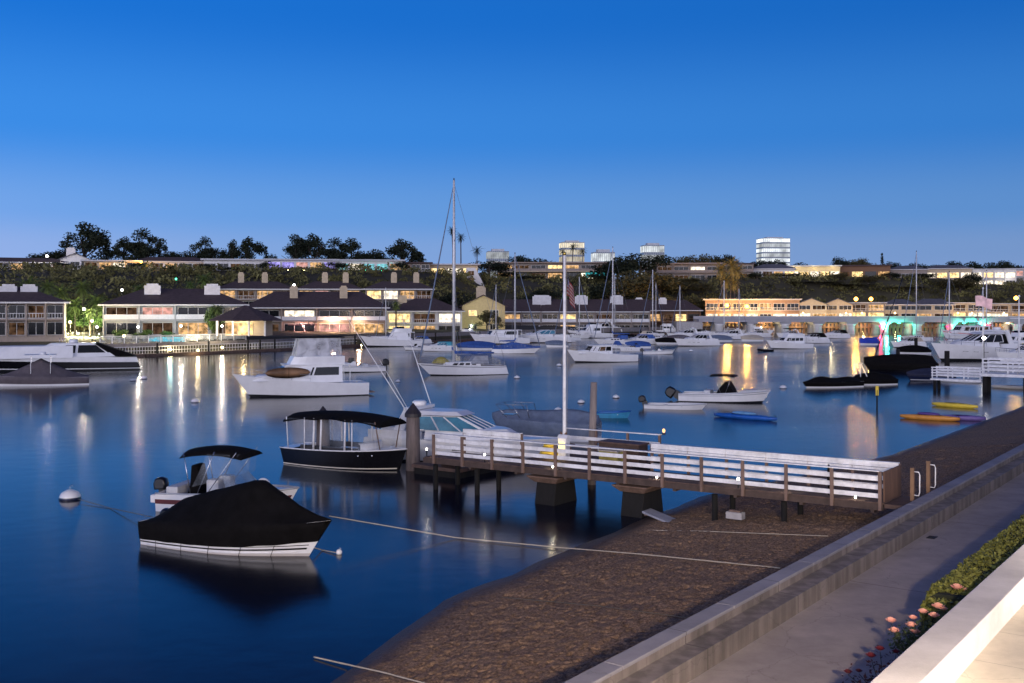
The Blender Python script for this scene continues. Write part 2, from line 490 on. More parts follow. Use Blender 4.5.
def flybridge(label, stern, bow, L=None, hull=WHITE, stripe=None, enclosure=None, canopy=None, winmat=DGLASS, nwin=3, name='flybridge_yacht', group=None, lit=None, fly=True, houseL=(-.24,.16), B=None, mast=True, canopymat=None, tall=1.0):
    t, wl = boat_at(name, label, 'motor yacht', stern, bow, group)
    L = L or wl/.9; s = L/11.0
    h = Hull(L, B or .32*L, 1.05*s, 1.95*s, lw=.86, tm=.35, sp=1.7, bf=.6)
    finish_hull(t, h, hull, stripe, BOOT, hull, .80, .86, .20, rub=None)
    zd = h.sheer(.45)-.12*s
    x0, x1 = houseL[0]*L, houseL[1]*L
    c = Frus(x0, x1, .25*L, zd, x0, x1-.10*L, .215*L, zd+1.30*s*tall, nose=.3)
    cab = c.mb().build('deckhouse', hull, t)
    for i in range(nwin):
        a0 = .06+.86*i/nwin; c.sidew('window', winmat if not (lit and i in lit) else G_DIM, cab, a0, a0+.86/nwin-.03, .42, .88, .015*s)
    for i in range(3): c.end(True, .06+.3*i, .33+.3*i, .38, .92, .03*s).build('window', winmat, cab)
    # foredeck trunk
    Frus(x1-.03*L, .38*L, .20*L, h.sheer(.7)-.2*s, x1-.03*L, .32*L, .17*L, h.sheer(.7)+.28*s, nose=.75).mb().build('foredeck_trunk', hull, t)
    zt = zd+1.30*s*tall
    MB().box(x0-.07*L, x1-.09*L, -.115*L, .115*L, zt, zt+.09*s).build('cabin_roof', WHITE, cab)
    if fly:
        f = Frus(x0-.02*L, x1-.13*L, .21*L, zt+.09*s, x0-.02*L, x1-.16*L, .22*L, zt+.72*s, nose=.3)
        fb = f.mb().build('flybridge', WHITE, t)
        if enclosure:
            e = Frus(x0-.0*L, x1-.17*L, .205*L, zt+.70*s, x0+.01*L, x1-.20*L, .195*L, zt+2.05*s*tall, nose=.1)
            e.mb().build('bridge_curtain', enclosure, t)
            MB().box(x0-.02*L, x1-.17*L, -.105*L, .105*L, zt+2.05*s*tall, zt+2.05*s*tall+.08*s).build('bridge_top', canopymat or BCAN, t)
        elif canopy:
            bimini(t, x0-.02*L, x1-.16*L, .20*L, zt+2.0*s, .1*s, canopy, [(x0+.02*L, x0+.03*L, zt+.6*s), (x1-.2*L, x1-.18*L, zt+.6*s)])
        else:
            f2 = Frus(x0+.1*L, x1-.15*L, .20*L, zt+.70*s, x0+.1*L, x1-.2*L, .18*L, zt+1.05*s, nose=.4)
            f2.mb().build('bridge_windscreen', DGLASS, t)
    if mast:
        m = MB(); m.tube([(x0, .05*L, zt), (x0-.02*L, .05*L, zt+3.6*s)], [.03*s, .012*s], 5)
        m.build('antenna', WHITE, t)
    for sd in (-1, 1): MB().bar((x0-.06*L, sd*.105*L, zd-.2*s), (x0-.06*L, sd*.105*L, zt), .06*s).build('overhang_post', STEEL, t)
    bow_rail(t, h, .45, .55*s, .016*s)
    MB().box(-.5*L-.55*s, -.5*L+.05, -.12*L, .12*L, .2*s, .28*s).build('swim_platform', TEAK, t)
    return t, h, L, s

def sailboat(label, stern, bow, L=None, hull=WHITE, stripe=NAVY, mast=None, mx=.05, cover=UCAN, dodger=DCAN, furl=True, cabin=True, name='sailing_yacht', group=None, boom=True, coverall=None, spreaders=2, mcol=ALU, rm=.13):
    t, wl = boat_at(name, label, 'sailboat', stern, bow, group)
    L = L or wl/.84; s = L/10.0
    h = Hull(L, .29*L, .95*s, 1.35*s, lw=.84, tm=.5, pw=2.0, sn=.4, sp=2.0, bf=.35, rk=.35*s)
    finish_hull(t, h, hull, stripe, BOOT, TEAK if cabin else WHITE, .86, .91, .2)
    zd = h.sheer(.5)-.05*s
    if cabin:
        c = Frus(-.18*L, .26*L, .17*L, zd-.05, -.17*L, .20*L, .145*L, zd+.42*s, nose=.6)
        cab = c.mb().build('coachroof', WHITE, t)
        for i in range(4): c.sidew('portlight', DGLASS, cab, .12+.17*i, .24+.17*i, .3, .75, .012)
    H = mast or 14*s
    xm = mx*L
    mb = MB(); mb.tube([(xm, 0, zd), (xm, 0, zd+H*.6), (xm, 0, zd+H)], [rm*s**.5, rm*.9*s**.5, rm*.7*s**.5], 8)
    mo = mb.build('mast', mcol, t)
    g = MB(); r = .016*max(1, s)
    top = Vector((xm, 0, zd+H*.985))
    stays = [((-.49*L, 0, h.sheer(0)), top)]
    for sd in (-1, 1):
        prev = None
        for k in range(spreaders):
            zz = zd+H*(k+1)/(spreaders+1); y = sd*.075*L*(1-.18*k)
            g.bar((xm, 0, zz), (xm, y, zz+.02*H), .05*s)
            a = (xm-.01*L, sd*h.w(.55)*.96, zd) if prev is None else prev
            g.tube([a, (xm, y, zz+.02*H)], r, 4); prev = (xm, y, zz+.02*H)
        if prev: g.tube([prev, top], r, 4)
        g.tube([(xm-.06*L, sd*h.w(.5)*.96, zd), (xm, 0, zd+H*.5)], r, 4)
    for a, b in stays: g.tube([a, b], r, 4)
    if not furl: g.tube([(.485*L, 0, h.sheer(1)), top], r, 4)
    g.build('rigging', WIRE, mo)
    if furl:
        a = Vector((.48*L, 0, h.sheer(1)+.15)); 
        MB().tube([a, a.lerp(top, .05), a.lerp(top, .5), a.lerp(top, .93), top], [.03*s, .09*s**.5, .08*s**.5, .05*s**.5, .02], 7).build('furled_sail', DCAN, t)
    MB().box(xm-.06, xm+.06, -.05, .05, zd+H, zd+H+.25).build('masthead_light', SHELL, mo)
    if boom:
        zb = zd+1.25*s
        bo = MB().tube([(xm-.01*L, 0, zb), (-.36*L, 0, zb+.05*s)], .055*s, 6).build('boom', ALU, t)
        m = MB(); pts = []; rr = []
        for i in range(9):
            q = i/8; pts.append((xm-.01*L+(-.35*L-xm+.01*L)*q, .02*math.sin(i*2.1), zb+.17*s*(1-q*.5)+.02*math.sin(i*3.0))); rr.append((.20-.11*q)*s*(1+.08*math.sin(i*5)))
        pts = [(xm+.02*L, 0, zb+.75*s)] + pts; rr = [.09*s] + rr
        m.tube(pts, rr, 8); m.build('sail_cover', cover, bo)
    if dodger:
        Frus(-.27*L, -.06*L, .17*L, zd+.2*s, -.26*L, -.12*L, .15*L, zd+1.05*s, nose=.1).mb().build('dodger', dodger, t)
    m = h.rail(.02, 1.0, .55*s, r=.012*s, n=14); m.build('lifelines', STEEL, t)
    if coverall:
        draped(t, h, lambda q: h.sheer(q)+.15*s+1.1*s*max(0, 1-abs(q-.42)/.5), lambda q: .86, coverall, 'boat_cover')
    return t, h, L, s

def covered(label, stern, bow, L=None, hull=WHITE, cover=BCAN, ridge=None, drop=.55, fs=.75, fb=1.0, B=None, name='covered_boat', cat='motorboat', group=None, stripe=None, ttop=False, motor=False):
    t, wl = boat_at(name, label, cat, stern, bow, group)
    L = L or wl/.92; s = L/8.0
    h = Hull(L, B or .3*L, fs, fb, lw=.9, tm=.42)
    finish_hull(t, h, hull, stripe, BOOT, None, .3, .36, .13)
    f = ridge or (lambda q: h.sheer(q)+.1+.75*s*math.sin(PI*min(1, max(0, .12+q*.88)))**.8)
    draped(t, h, f, lambda q: drop, cover)
    if motor: outboard(t, -L/2-.25, 0, .45, 1.0, -35)
    if ttop:
        z = f(.5)+.25
        tp = MB().box(-.16*L, .17*L, -.13*L, .13*L, z, z+.12).build('hard_top', WHITE, t)
        m = MB()
        for sx in (-.1, .1):
            for sd in (-1, 1): m.bar((sx*L, sd*.09*L, h.sheer(.5)), (sx*L, sd*.1*L, z), .05)
        m.build('top_post', STEEL, t)
        MB().lathe([(.3, 0), (.32, .06), (.32, .2), (.22, .26)], (-.02*L, 0, z+.12), 10).build('radar_dome', WHITE, t)
    return t, h, L, s

def whaler(label, stern, bow, L=None, hull=WHITE, biminimat=None, consolecover=True, tilt=-50, name='centre_console_boat', group=None, seats=True, consolemat=BCAN, ms=1.25, ttop=None, skiff=False):
    t, wl = boat_at(name, label, 'motorboat', stern, bow, group)
    L = L or wl/.92; s = L/6.5
    h = Hull(L, .34*L, .55*s if not skiff else .42*s, .92*s if not skiff else .62*s, lw=.9, tm=.5, pw=2.6, sn=.05, bf=.3)
    o = finish_hull(t, h, hull, GREYH if not skiff else None, BOOT, None, .80, .86, kb=.30, rub=GREYH)
    h.deck(.55, t1=.97).build('cockpit_floor', VINYL, t)
    g = MB(); h.edge(-.06, 1.0, .06*s, m=g); g.build('gunwale', hull, t)
    if not skiff:
        z = .2*s
        if consolecover:
            m = MB(); m.ext([(-.12*L, z), (.16*L, z), (.12*L, .75*s), (.05*L, 1.50*s), (.02*L, 1.52*s), (-.05*L, 1.0*s)], -.11*L, .11*L)
            m.build('console_cover', consolemat, t)
        else:
            c = MB(); c.ext([(-.02*L, z), (.08*L, z), (.08*L, .9*s), (.02*L, 1.15*s), (-.02*L, 1.1*s)], -.09*L, .09*L); con = c.build('console', WHITE, t)
            Frus(.02*L, .08*L, .18*L, .95*s, .0, .05*L, .16*L, 1.5*s).mb().build('windscreen', DGLASS, con)
        if seats: MB().box(-.22*L, -.15*L, -.1*L, .1*L, z, .85*s).build('seat', VINYL, t)
        h.rail(.66, 1.0, .25*s, r=.016, mid=False, n=6).build('bow_rail', STEEL, t)
        if biminimat: bimini(t, -.15*L, .12*L, .26*L, 2.05*s, .1*s, biminimat, [(-.1*L, -.02*L, .6*s), (.1*L, .02*L, .6*s)])
    else:
        for x in (-.2, .12): MB().box(x*L-.15*s, x*L+.15*s, -h.w(.5)*.94, h.w(.5)*.94, .30*s, .36*s).build('thwart', VINYL, t)
    outboard(t, -L/2-.12*s, 0, .25*s, ms*s**.5, tilt)
    return t, h, L, s

def kayak(label, p0, p1, material, cargo=None, width=.75, name='kayak', h0=.40, seat=False, group=None, z0=-.06):
    a = wp(*p0); b = wp(*p1); d = b-a; L = d.length
    t = empty(name, label, 'kayak', (a+b)/2, math.atan2(d.y, d.x), group)
    m = MB(); secs = []
    for i in range(15):
        q = i/14; x = -L/2+L*q
        e = (1-abs(2*q-1)**2.6); w = max(.03, width/2*e); rise = .14*abs(2*q-1)**3
        zt = z0+h0*(.45+.55*e)+rise
        zc = z0+rise
        dip = -.07 if .3 < q < .62 else 0
        secs.append([Vector((x, -w*.5, zc)), Vector((x, -w, zc+(zt-zc)*.55)), Vector((x, -w*.72, zt)), Vector((x, -w*.35, zt+dip)), Vector((x, w*.35, zt+dip)), Vector((x, w*.72, zt)), Vector((x, w, zc+(zt-zc)*.55)), Vector((x, w*.5, zc))])
    m.loft(secs, True, True); m.build('kayak_hull', material, t)
    if seat:
        MB().box(-.12*L-.08, -.12*L+.02, -width*.26, width*.26, z0+h0*.8, z0+h0+.25).build('seat', BCAN, t)
        MB().box(.06*L-.15, .06*L+.15, -width*.2, width*.2, z0+h0*.9, z0+h0+.02).build('hatch', BCAN, t)
    else:
        for q, rl in ((-.10, .16), (.16, .09)):
            MB().ell((q*L, 0, z0+h0-.05), (rl*L, width*.27, .05), 10, 5).build('cockpit_well', BCAN, t)
        MB().tube([(L*.5-.05, 0, z0+h0*.7), (L*.5-.12, .03, z0+h0+.06), (L*.5-.28, 0, z0+h0)], .02, 5).build('grab_loop', BCAN, t)
    if cargo:
        c = MB(); c.ell((-.02*L, .05, z0+h0+.06), (.2*L, width*.3, .12), 10, 6); c.build('cargo_bundle', cargo, t)
    return t

def inflatable(label, p0, p1, L=2.8, material=BCAN, name='inflatable_dinghy', motor=True, group=None, rr=.2, z=.12):
    t, wl = boat_at(name, label, 'dinghy', p0, p1, group)
    L = L or wl; w = L*.24
    pts = [(-L/2, -w, z), (L*.1, -w, z), (L*.34, -w*.8, z+.08), (L*.46, -w*.35, z+.16), (L*.48, 0, z+.18), (L*.46, w*.35, z+.16), (L*.34, w*.8, z+.08), (L*.1, w, z), (-L/2, w, z)]
    MB().tube(pts, rr, 8).build('inflatable_tube', material, t)
    MB().box(-L/2+.1, L*.36, -w, w, z-.1, z-.04).build('floorboard', GREYH, t)
    MB().box(-L/2+.06, -L/2+.14, -w, w, z-.1, z+.25).build('transom', GREYH, t)
    if motor: outboard(t, -L/2, 0, .2, .8, -10)
    return t

def buoy(label, x, y, r=.33, group=None, material=WHITE, band=True):
    t = empty('mooring_buoy', label, 'buoy', wp(x, y), 0, group)
    b = MB().lathe([(r*.2, -r*.5), (r*.8, -r*.3), (r, .0), (r*.98, r*.3), (r*.8, r*.65), (r*.35, r*.88), (r*.12, r*.95)], n=14).build('float', material, t)
    if band: MB().lathe([(r*1.0, -.02), (r*1.035, r*.05), (r*1.03, r*.17), (r*.995, r*.22)], n=14).build('blue_band', NAVY, b)
    MB().tube([(0, 0, r*.85), (0, 0, r*1.25), (.07, 0, r*1.4), (.12, 0, r*1.25)], .02, 5).build('mooring_ring', STEEL, t)
    return t
# ------------------------------------------------------------------ world, camera
def build_world():
    w = bpy.data.worlds.new('World'); scene.world = w; w.use_nodes = True
    nt = w.node_tree; N = nt.nodes; L = nt.links
    bg = N['Background']
    tc = N.new('ShaderNodeTexCoord'); sp = N.new('ShaderNodeSeparateXYZ'); L.new(tc.outputs['Generated'], sp.inputs[0])
    cr = N.new('ShaderNodeValToRGB'); cr.color_ramp.interpolation = 'EASE'
    stops = SKY
    e = cr.color_ramp.elements
    while len(e) < len(stops): e.new(.5)
    for q, (p, c) in zip(e, stops): q.position = p; q.color = (*c, 1)
    L.new(sp.outputs['Z'], cr.inputs[0])
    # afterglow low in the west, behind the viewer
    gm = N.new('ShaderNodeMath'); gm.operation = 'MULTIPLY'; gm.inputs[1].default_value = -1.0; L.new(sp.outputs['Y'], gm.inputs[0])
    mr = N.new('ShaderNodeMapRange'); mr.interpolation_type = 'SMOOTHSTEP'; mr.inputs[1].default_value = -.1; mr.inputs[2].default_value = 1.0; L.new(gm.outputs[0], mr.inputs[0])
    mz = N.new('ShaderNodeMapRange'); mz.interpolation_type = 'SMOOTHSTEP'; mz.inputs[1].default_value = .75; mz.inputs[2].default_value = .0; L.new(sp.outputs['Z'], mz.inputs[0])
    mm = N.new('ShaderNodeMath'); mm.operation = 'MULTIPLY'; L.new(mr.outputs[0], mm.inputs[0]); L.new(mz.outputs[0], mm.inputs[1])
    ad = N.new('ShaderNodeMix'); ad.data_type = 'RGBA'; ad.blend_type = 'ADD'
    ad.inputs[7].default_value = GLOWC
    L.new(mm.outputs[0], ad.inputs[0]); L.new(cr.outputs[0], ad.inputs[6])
    # faint pink haze low over the far left shore
    hx = N.new('ShaderNodeMapRange'); hx.interpolation_type = 'SMOOTHSTEP'; hx.inputs[1].default_value = -.15; hx.inputs[2].default_value = -.6; L.new(sp.outputs['X'], hx.inputs[0])
    hz = N.new('ShaderNodeMapRange'); hz.interpolation_type = 'SMOOTHSTEP'; hz.inputs[1].default_value = .16; hz.inputs[2].default_value = .0; L.new(sp.outputs['Z'], hz.inputs[0])
    hm = N.new('ShaderNodeMath'); hm.operation = 'MULTIPLY'; L.new(hx.outputs[0], hm.inputs[0]); L.new(hz.outputs[0], hm.inputs[1])
    a2 = N.new('ShaderNodeMix'); a2.data_type = 'RGBA'; a2.blend_type = 'ADD'; a2.inputs[7].default_value = (.08, .045, .05, 1)
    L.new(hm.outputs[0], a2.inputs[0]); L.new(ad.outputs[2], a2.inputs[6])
    sky = N.new('ShaderNodeTexSky'); sky.sky_type = 'NISHITA'; sky.sun_disc = False
    sky.sun_elevation = R(1.0); sky.sun_rotation = R(200)
    sm = N.new('ShaderNodeMix'); sm.data_type = 'RGBA'; sm.blend_type = 'ADD'; sm.inputs[0].default_value = NISH
    # a little lighter towards the left, deeper blue towards the right
    sx = N.new('ShaderNodeMapRange'); sx.inputs[1].default_value = -.5; sx.inputs[2].default_value = .5; sx.inputs[3].default_value = 1.14; sx.inputs[4].default_value = .84; L.new(sp.outputs['X'], sx.inputs[0])
    vm = N.new('ShaderNodeMix'); vm.data_type = 'RGBA'; vm.blend_type = 'MULTIPLY'; vm.inputs[0].default_value = 1; L.new(a2.outputs[2], vm.inputs[6]); L.new(sx.outputs[0], vm.inputs[7])
    L.new(vm.outputs[2], sm.inputs[6]); L.new(sky.outputs[0], sm.inputs[7])
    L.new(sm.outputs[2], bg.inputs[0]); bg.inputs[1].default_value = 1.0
    s = bpy.data.lights.new('low_sun', 'SUN'); s.energy = SUN; s.angle = R(14); s.color = (1, .88, .80)
    so = bpy.data.objects.new('low_sun', s); COL.objects.link(so)
    az = R(200); el = R(9)
    d = Vector((math.sin(az)*math.cos(el), math.cos(az)*math.cos(el), math.sin(el)))
    so.rotation_euler = d.to_track_quat('Z', 'Y').to_euler()
    so.location = (0, 0, 60)
    c = bpy.data.cameras.new('camera'); co = bpy.data.objects.new('camera', c); COL.objects.link(co)
    co.location = (0, 0, EYE); co.rotation_euler = (R(90), 0, 0)
    c.sensor_width = 36; c.lens = FOC/1024*36; c.shift_y = -(341.5-HZ)/1024; c.clip_start = .5; c.clip_end = 20000
    scene.camera = co
    scene.view_settings.view_transform = 'Standard'; scene.view_settings.look = 'None'; scene.view_settings.exposure = 0
    scene.cycles.use_denoising = True
    scene.cycles.sample_clamp_indirect = 6.0
    scene.cycles.max_bounces = 6
    scene.cycles.transparent_max_bounces = 12
    scene.cycles.use_light_tree = True

SKY = [(0.0, (.29, .41, .72)), (.05, (.20, .355, .69)), (.085, (.122, .315, .71)), (.16, (.036, .232, .71)), (.27, (.007, .150, .60)), (.36, (.010, .055, .27)), (.6, (.009, .028, .15)), (1.0, (.008, .02, .10))]
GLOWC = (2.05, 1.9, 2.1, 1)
NISH = .004
SUN = .55

# ------------------------------------------------------------------ lamps
def point(par, loc, rgb, power, r=.12, name='lamp_light'):
    l = bpy.data.lights.new(name, 'POINT'); l.color = rgb; l.energy = power; l.shadow_soft_size = r
    o = bpy.data.objects.new(name, l); COL.objects.link(o); o.location = loc
    if par is not None: o.parent = par
    return o

LW = (1.0, .88, .72); LO = (1.0, .52, .10); LY = (1.0, .78, .40)
E_W = glow('bulb_white', (1, .93, .82), 30); E_O = glow('bulb_sodium', (1, .45, .06), 13); E_Y = glow('bulb_yellow', (1, .76, .35), 22)
E_G = glow('bulb_green', (.05, 1, .55), 14); E_R = glow('bulb_red', (1, .03, .12), 10)
BULB = {'w': (LW, E_W), 'o': (LO, E_O), 'y': (LY, E_Y), 'g': ((.05, 1, .6), E_G), 'r': ((1, .03, .12), E_R)}

def lamp_post(label, p, h, kind='w', power=150, r=.22, name='lamp_post', group=None, arm=0.0, cat='lamp post'):
    rgb, e = BULB[kind]
    t = empty(name, label, cat, p, 0, group)
    m = MB().lathe([(.12, 0), (.11, .2), (.05, .35), (.045, h-r*1.2)], n=8)
    if arm: m.tube([(0, 0, h-r*1.2), (arm*.5, -.1, h+.1), (arm, -.2, h-.02)], .04, 5)
    m.build('post', SHELL, t)
    b = MB().ell((arm, -.2 if arm else 0, h), (r, r, r), 10, 7).build('globe', e, t); b.visible_shadow = False   # clear glass: the lamp inside shines through
    MB().lathe([(r*.7, h-r*1.25), (r*.75, h-r*.95)], (arm, -.2 if arm else 0, 0), 8).build('globe_collar', SHELL, b)
    point(t, (arm, -.2 if arm else 0, h), rgb, power, r*1.05)
    return t

# ------------------------------------------------------------------ the near shore
def structure(o): o['kind'] = 'structure'; return o

SEAW = -9.83   # outer edge of the seawall cap
def shore_v(u):
    tab = [(-30, -15), (15.5, -16.3), (21.7, -18.4), (25.6, -18.7), (34.2, -19.4), (39.8, -19.8), (48, -18.4), (57, -17.1), (91.8, -17.0), (150, -16.2), (260, -16)]
    for (a, va), (b, vb) in zip(tab, tab[1:]):
        if u <= b: return va+(vb-va)*(u-a)/(b-a)
    return tab[-1][1]

def sand_z(u, v):
    vs = shore_v(u)
    k = (v-vs)/(SEAW-vs)
    return .95*k if k > 0 else .25*(v-vs)

def water_material():
    m = bpy.data.materials.new('harbour_water'); m.use_nodes = True
    nt = m.node_tree; N = nt.nodes; L = nt.links
    b = N['Principled BSDF']
    b.inputs['Base Color'].default_value = (.003, .006, .018, 1); b.inputs['IOR'].default_value = 1.33
    tc = N.new('ShaderNodeTexCoord')
    # broad patches of ruffled and calm water
    mp = N.new('ShaderNodeMapping'); mp.inputs['Scale'].default_value = (.012, .035, 1); mp.inputs['Rotation'].default_value = (0, 0, .5)
    L.new(tc.outputs['Object'], mp.inputs[0])
    n0 = N.new('ShaderNodeTexNoise'); n0.inputs['Scale'].default_value = 1; n0.inputs['Detail'].default_value = 4; L.new(mp.outputs[0], n0.inputs['Vector'])
    mr = N.new('ShaderNodeMapRange'); mr.inputs[1].default_value = .35; mr.inputs[2].default_value = .65; mr.inputs[3].default_value = WROUGH[0]; mr.inputs[4].default_value = WROUGH[1]
    L.new(n0.outputs[0], mr.inputs[0]); L.new(mr.outputs[0], b.inputs['Roughness'])
    n1 = N.new('ShaderNodeTexNoise'); n1.inputs['Scale'].default_value = .9; n1.inputs['Detail'].default_value = 3; L.new(tc.outputs['Object'], n1.inputs['Vector'])
    bp = N.new('ShaderNodeBump'); bp.inputs['Strength'].default_value = .12; bp.inputs['Distance'].default_value = .06
    L.new(n1.outputs[0], bp.inputs['Height']); L.new(bp.outputs[0], b.inputs['Normal'])
    return m
WROUGH = (.11, .21)

def sand_material():
    m = bpy.data.materials.new('wet_sand'); m.use_nodes = True
    nt = m.node_tree; N = nt.nodes; L = nt.links
    b = N['Principled BSDF']; b.inputs['Specular IOR Level'].default_value = .35
    tc = N.new('ShaderNodeTexCoord'); sp = N.new('ShaderNodeSeparateXYZ')
    geo = N.new('ShaderNodeNewGeometry'); L.new(geo.outputs['Position'], sp.inputs[0])
    def noise_n(sc, det, ro=.6):
        n = N.new('ShaderNodeTexNoise'); n.inputs['Scale'].default_value = sc; n.inputs['Detail'].default_value = det; n.inputs['Roughness'].default_value = ro
        L.new(tc.outputs['Object'], n.inputs['Vector']); return n
    n1 = noise_n(15, 9, .74)
    cr = N.new('ShaderNodeValToRGB'); e = cr.color_ramp.elements
    e[0].position = .36; e[0].color = (.050, .032, .022, 1); e[1].position = .60; e[1].color = (.36, .235, .15, 1)
    L.new(n1.outputs[0], cr.inputs[0])
    # wet edge: darker, smoother
    wet = N.new('ShaderNodeMapRange'); wet.inputs[1].default_value = .13; wet.inputs[2].default_value = .02; wet.interpolation_type = 'SMOOTHSTEP'
    L.new(sp.outputs['Z'], wet.inputs[0])
    mx = N.new('ShaderNodeMix'); mx.data_type = 'RGBA'; mx.inputs[7].default_value = (.055, .040, .034, 1)
    L.new(wet.outputs[0], mx.inputs[0]); L.new(cr.outputs[0], mx.inputs[6]); L.new(mx.outputs[2], b.inputs['Base Color'])
    r = N.new('ShaderNodeMapRange'); r.inputs[3].default_value = .92; r.inputs[4].default_value = .38; L.new(wet.outputs[0], r.inputs[0]); L.new(r.outputs[0], b.inputs['Roughness'])
    n2 = noise_n(16, 8, .7)
    bp = N.new('ShaderNodeBump'); bp.inputs['Distance'].default_value = .05; bp.inputs['Strength'].default_value = .8
    L.new(n2.outputs[0], bp.inputs['Height']); L.new(bp.outputs[0], b.inputs['Normal'])
    return m

def slab_material(name, rgb, step, axis_ang, rough=.8, var=.14, line=.02, off=0.0, wear=True, streak=False):
    """poured concrete with expansion joints across the direction of travel"""
    m = mat(name, rgb, rough, var, .7, bump=.25, bscale=35, detail=8)
    nt = m.node_tree; N = nt.nodes; L = nt.links; b = N['Principled BSDF']
    geo = N.new('ShaderNodeNewGeometry')
    dt = N.new('ShaderNodeVectorMath'); dt.operation = 'DOT_PRODUCT'; dt.inputs[1].default_value = UU; L.new(geo.outputs['Position'], dt.inputs[0])
    ad = N.new('ShaderNodeMath'); ad.operation = 'ADD'; ad.inputs[1].default_value = 1000*step+off; L.new(dt.outputs['Value'], ad.inputs[0])
    md = N.new('ShaderNodeMath'); md.operation = 'MODULO'; md.inputs[1].default_value = step; L.new(ad.outputs[0], md.inputs[0])
    lt = N.new('ShaderNodeMath'); lt.operation = 'LESS_THAN'; lt.inputs[1].default_value = line; L.new(md.outputs[0], lt.inputs[0])
    old = b.inputs['Base Color'].links[0].from_socket
    # blotches and damp stains
    n = N.new('ShaderNodeTexNoise'); n.inputs['Scale'].default_value = .55; n.inputs['Detail'].default_value = 10; n.inputs['Roughness'].default_value = .7
    L.new(geo.outputs['Position'], n.inputs['Vector'])
    mr = N.new('ShaderNodeMapRange'); mr.inputs[1].default_value = .35; mr.inputs[2].default_value = .65; mr.inputs[3].default_value = .80; mr.inputs[4].default_value = 1.12; L.new(n.outputs[0], mr.inputs[0])
    # run-off streaks down the faces, hairline cracks
    mp2 = N.new('ShaderNodeMapping'); mp2.inputs['Scale'].default_value = (2.2, 2.2, .12); L.new(geo.outputs['Position'], mp2.inputs[0])
    n3 = N.new('ShaderNodeTexNoise'); n3.inputs['Scale'].default_value = 1.4; n3.inputs['Detail'].default_value = 6; L.new(mp2.outputs[0], n3.inputs['Vector'])
    m3 = N.new('ShaderNodeMapRange'); m3.inputs[1].default_value = .42; m3.inputs[2].default_value = .60; m3.inputs[3].default_value = .72 if streak else .97; m3.inputs[4].default_value = 1.08 if streak else 1.0; L.new(n3.outputs[0], m3.inputs[0])
    vo = N.new('ShaderNodeTexVoronoi'); vo.feature = 'DISTANCE_TO_EDGE'; vo.inputs['Scale'].default_value = .42; L.new(n.outputs[1], vo.inputs['Vector'])
    wv = N.new('ShaderNodeVectorMath'); wv.operation = 'MULTIPLY_ADD'; wv.inputs[1].default_value = (.9, .9, .9); L.new(n.outputs[1], wv.inputs[0]); L.new(geo.outputs['Position'], wv.inputs[2]); L.new(wv.outputs[0], vo.inputs['Vector'])
    ck = N.new('ShaderNodeMapRange'); ck.inputs[1].default_value = .0; ck.inputs[2].default_value = .006; ck.inputs[3].default_value = .74; ck.inputs[4].default_value = 1.0; L.new(vo.outputs['Distance'], ck.inputs[0])
    p1 = N.new('ShaderNodeMath'); p1.operation = 'MULTIPLY'; L.new(m3.outputs[0], p1.inputs[0]); L.new(ck.outputs[0], p1.inputs[1])
    p2 = N.new('ShaderNodeMath'); p2.operation = 'MULTIPLY'; L.new(p1.outputs[0], p2.inputs[0]); L.new(mr.outputs[0], p2.inputs[1])
    ml = N.new('ShaderNodeMix'); ml.data_type = 'RGBA'; ml.blend_type = 'MULTIPLY'; ml.inputs[0].default_value = 1; L.new(old, ml.inputs[6]); L.new(p2.outputs[0] if wear else mr.outputs[0], ml.inputs[7])
    mx = N.new('ShaderNodeMix'); mx.data_type = 'RGBA'; mx.inputs[7].default_value = tuple(c*.35 for c in rgb)+(1,)
    L.new(lt.outputs[0], mx.inputs[0]); L.new(ml.outputs[2], mx.inputs[6]); L.new(mx.outputs[2], b.inputs['Base Color'])
    return m

def strip(name, material, profile, u0, u1, n=1, par=None, bevel=0.0):
    """a profile of (v, z) points run along the seawall"""
    m = MB()
    secs = []
    for i in range(n+1):
        u = u0+(u1-u0)*i/n
        secs.append([uv(u, v, z) for v, z in profile])
    m.loft(secs, False, False, False)
    return m.build(name, material, par, bevel)

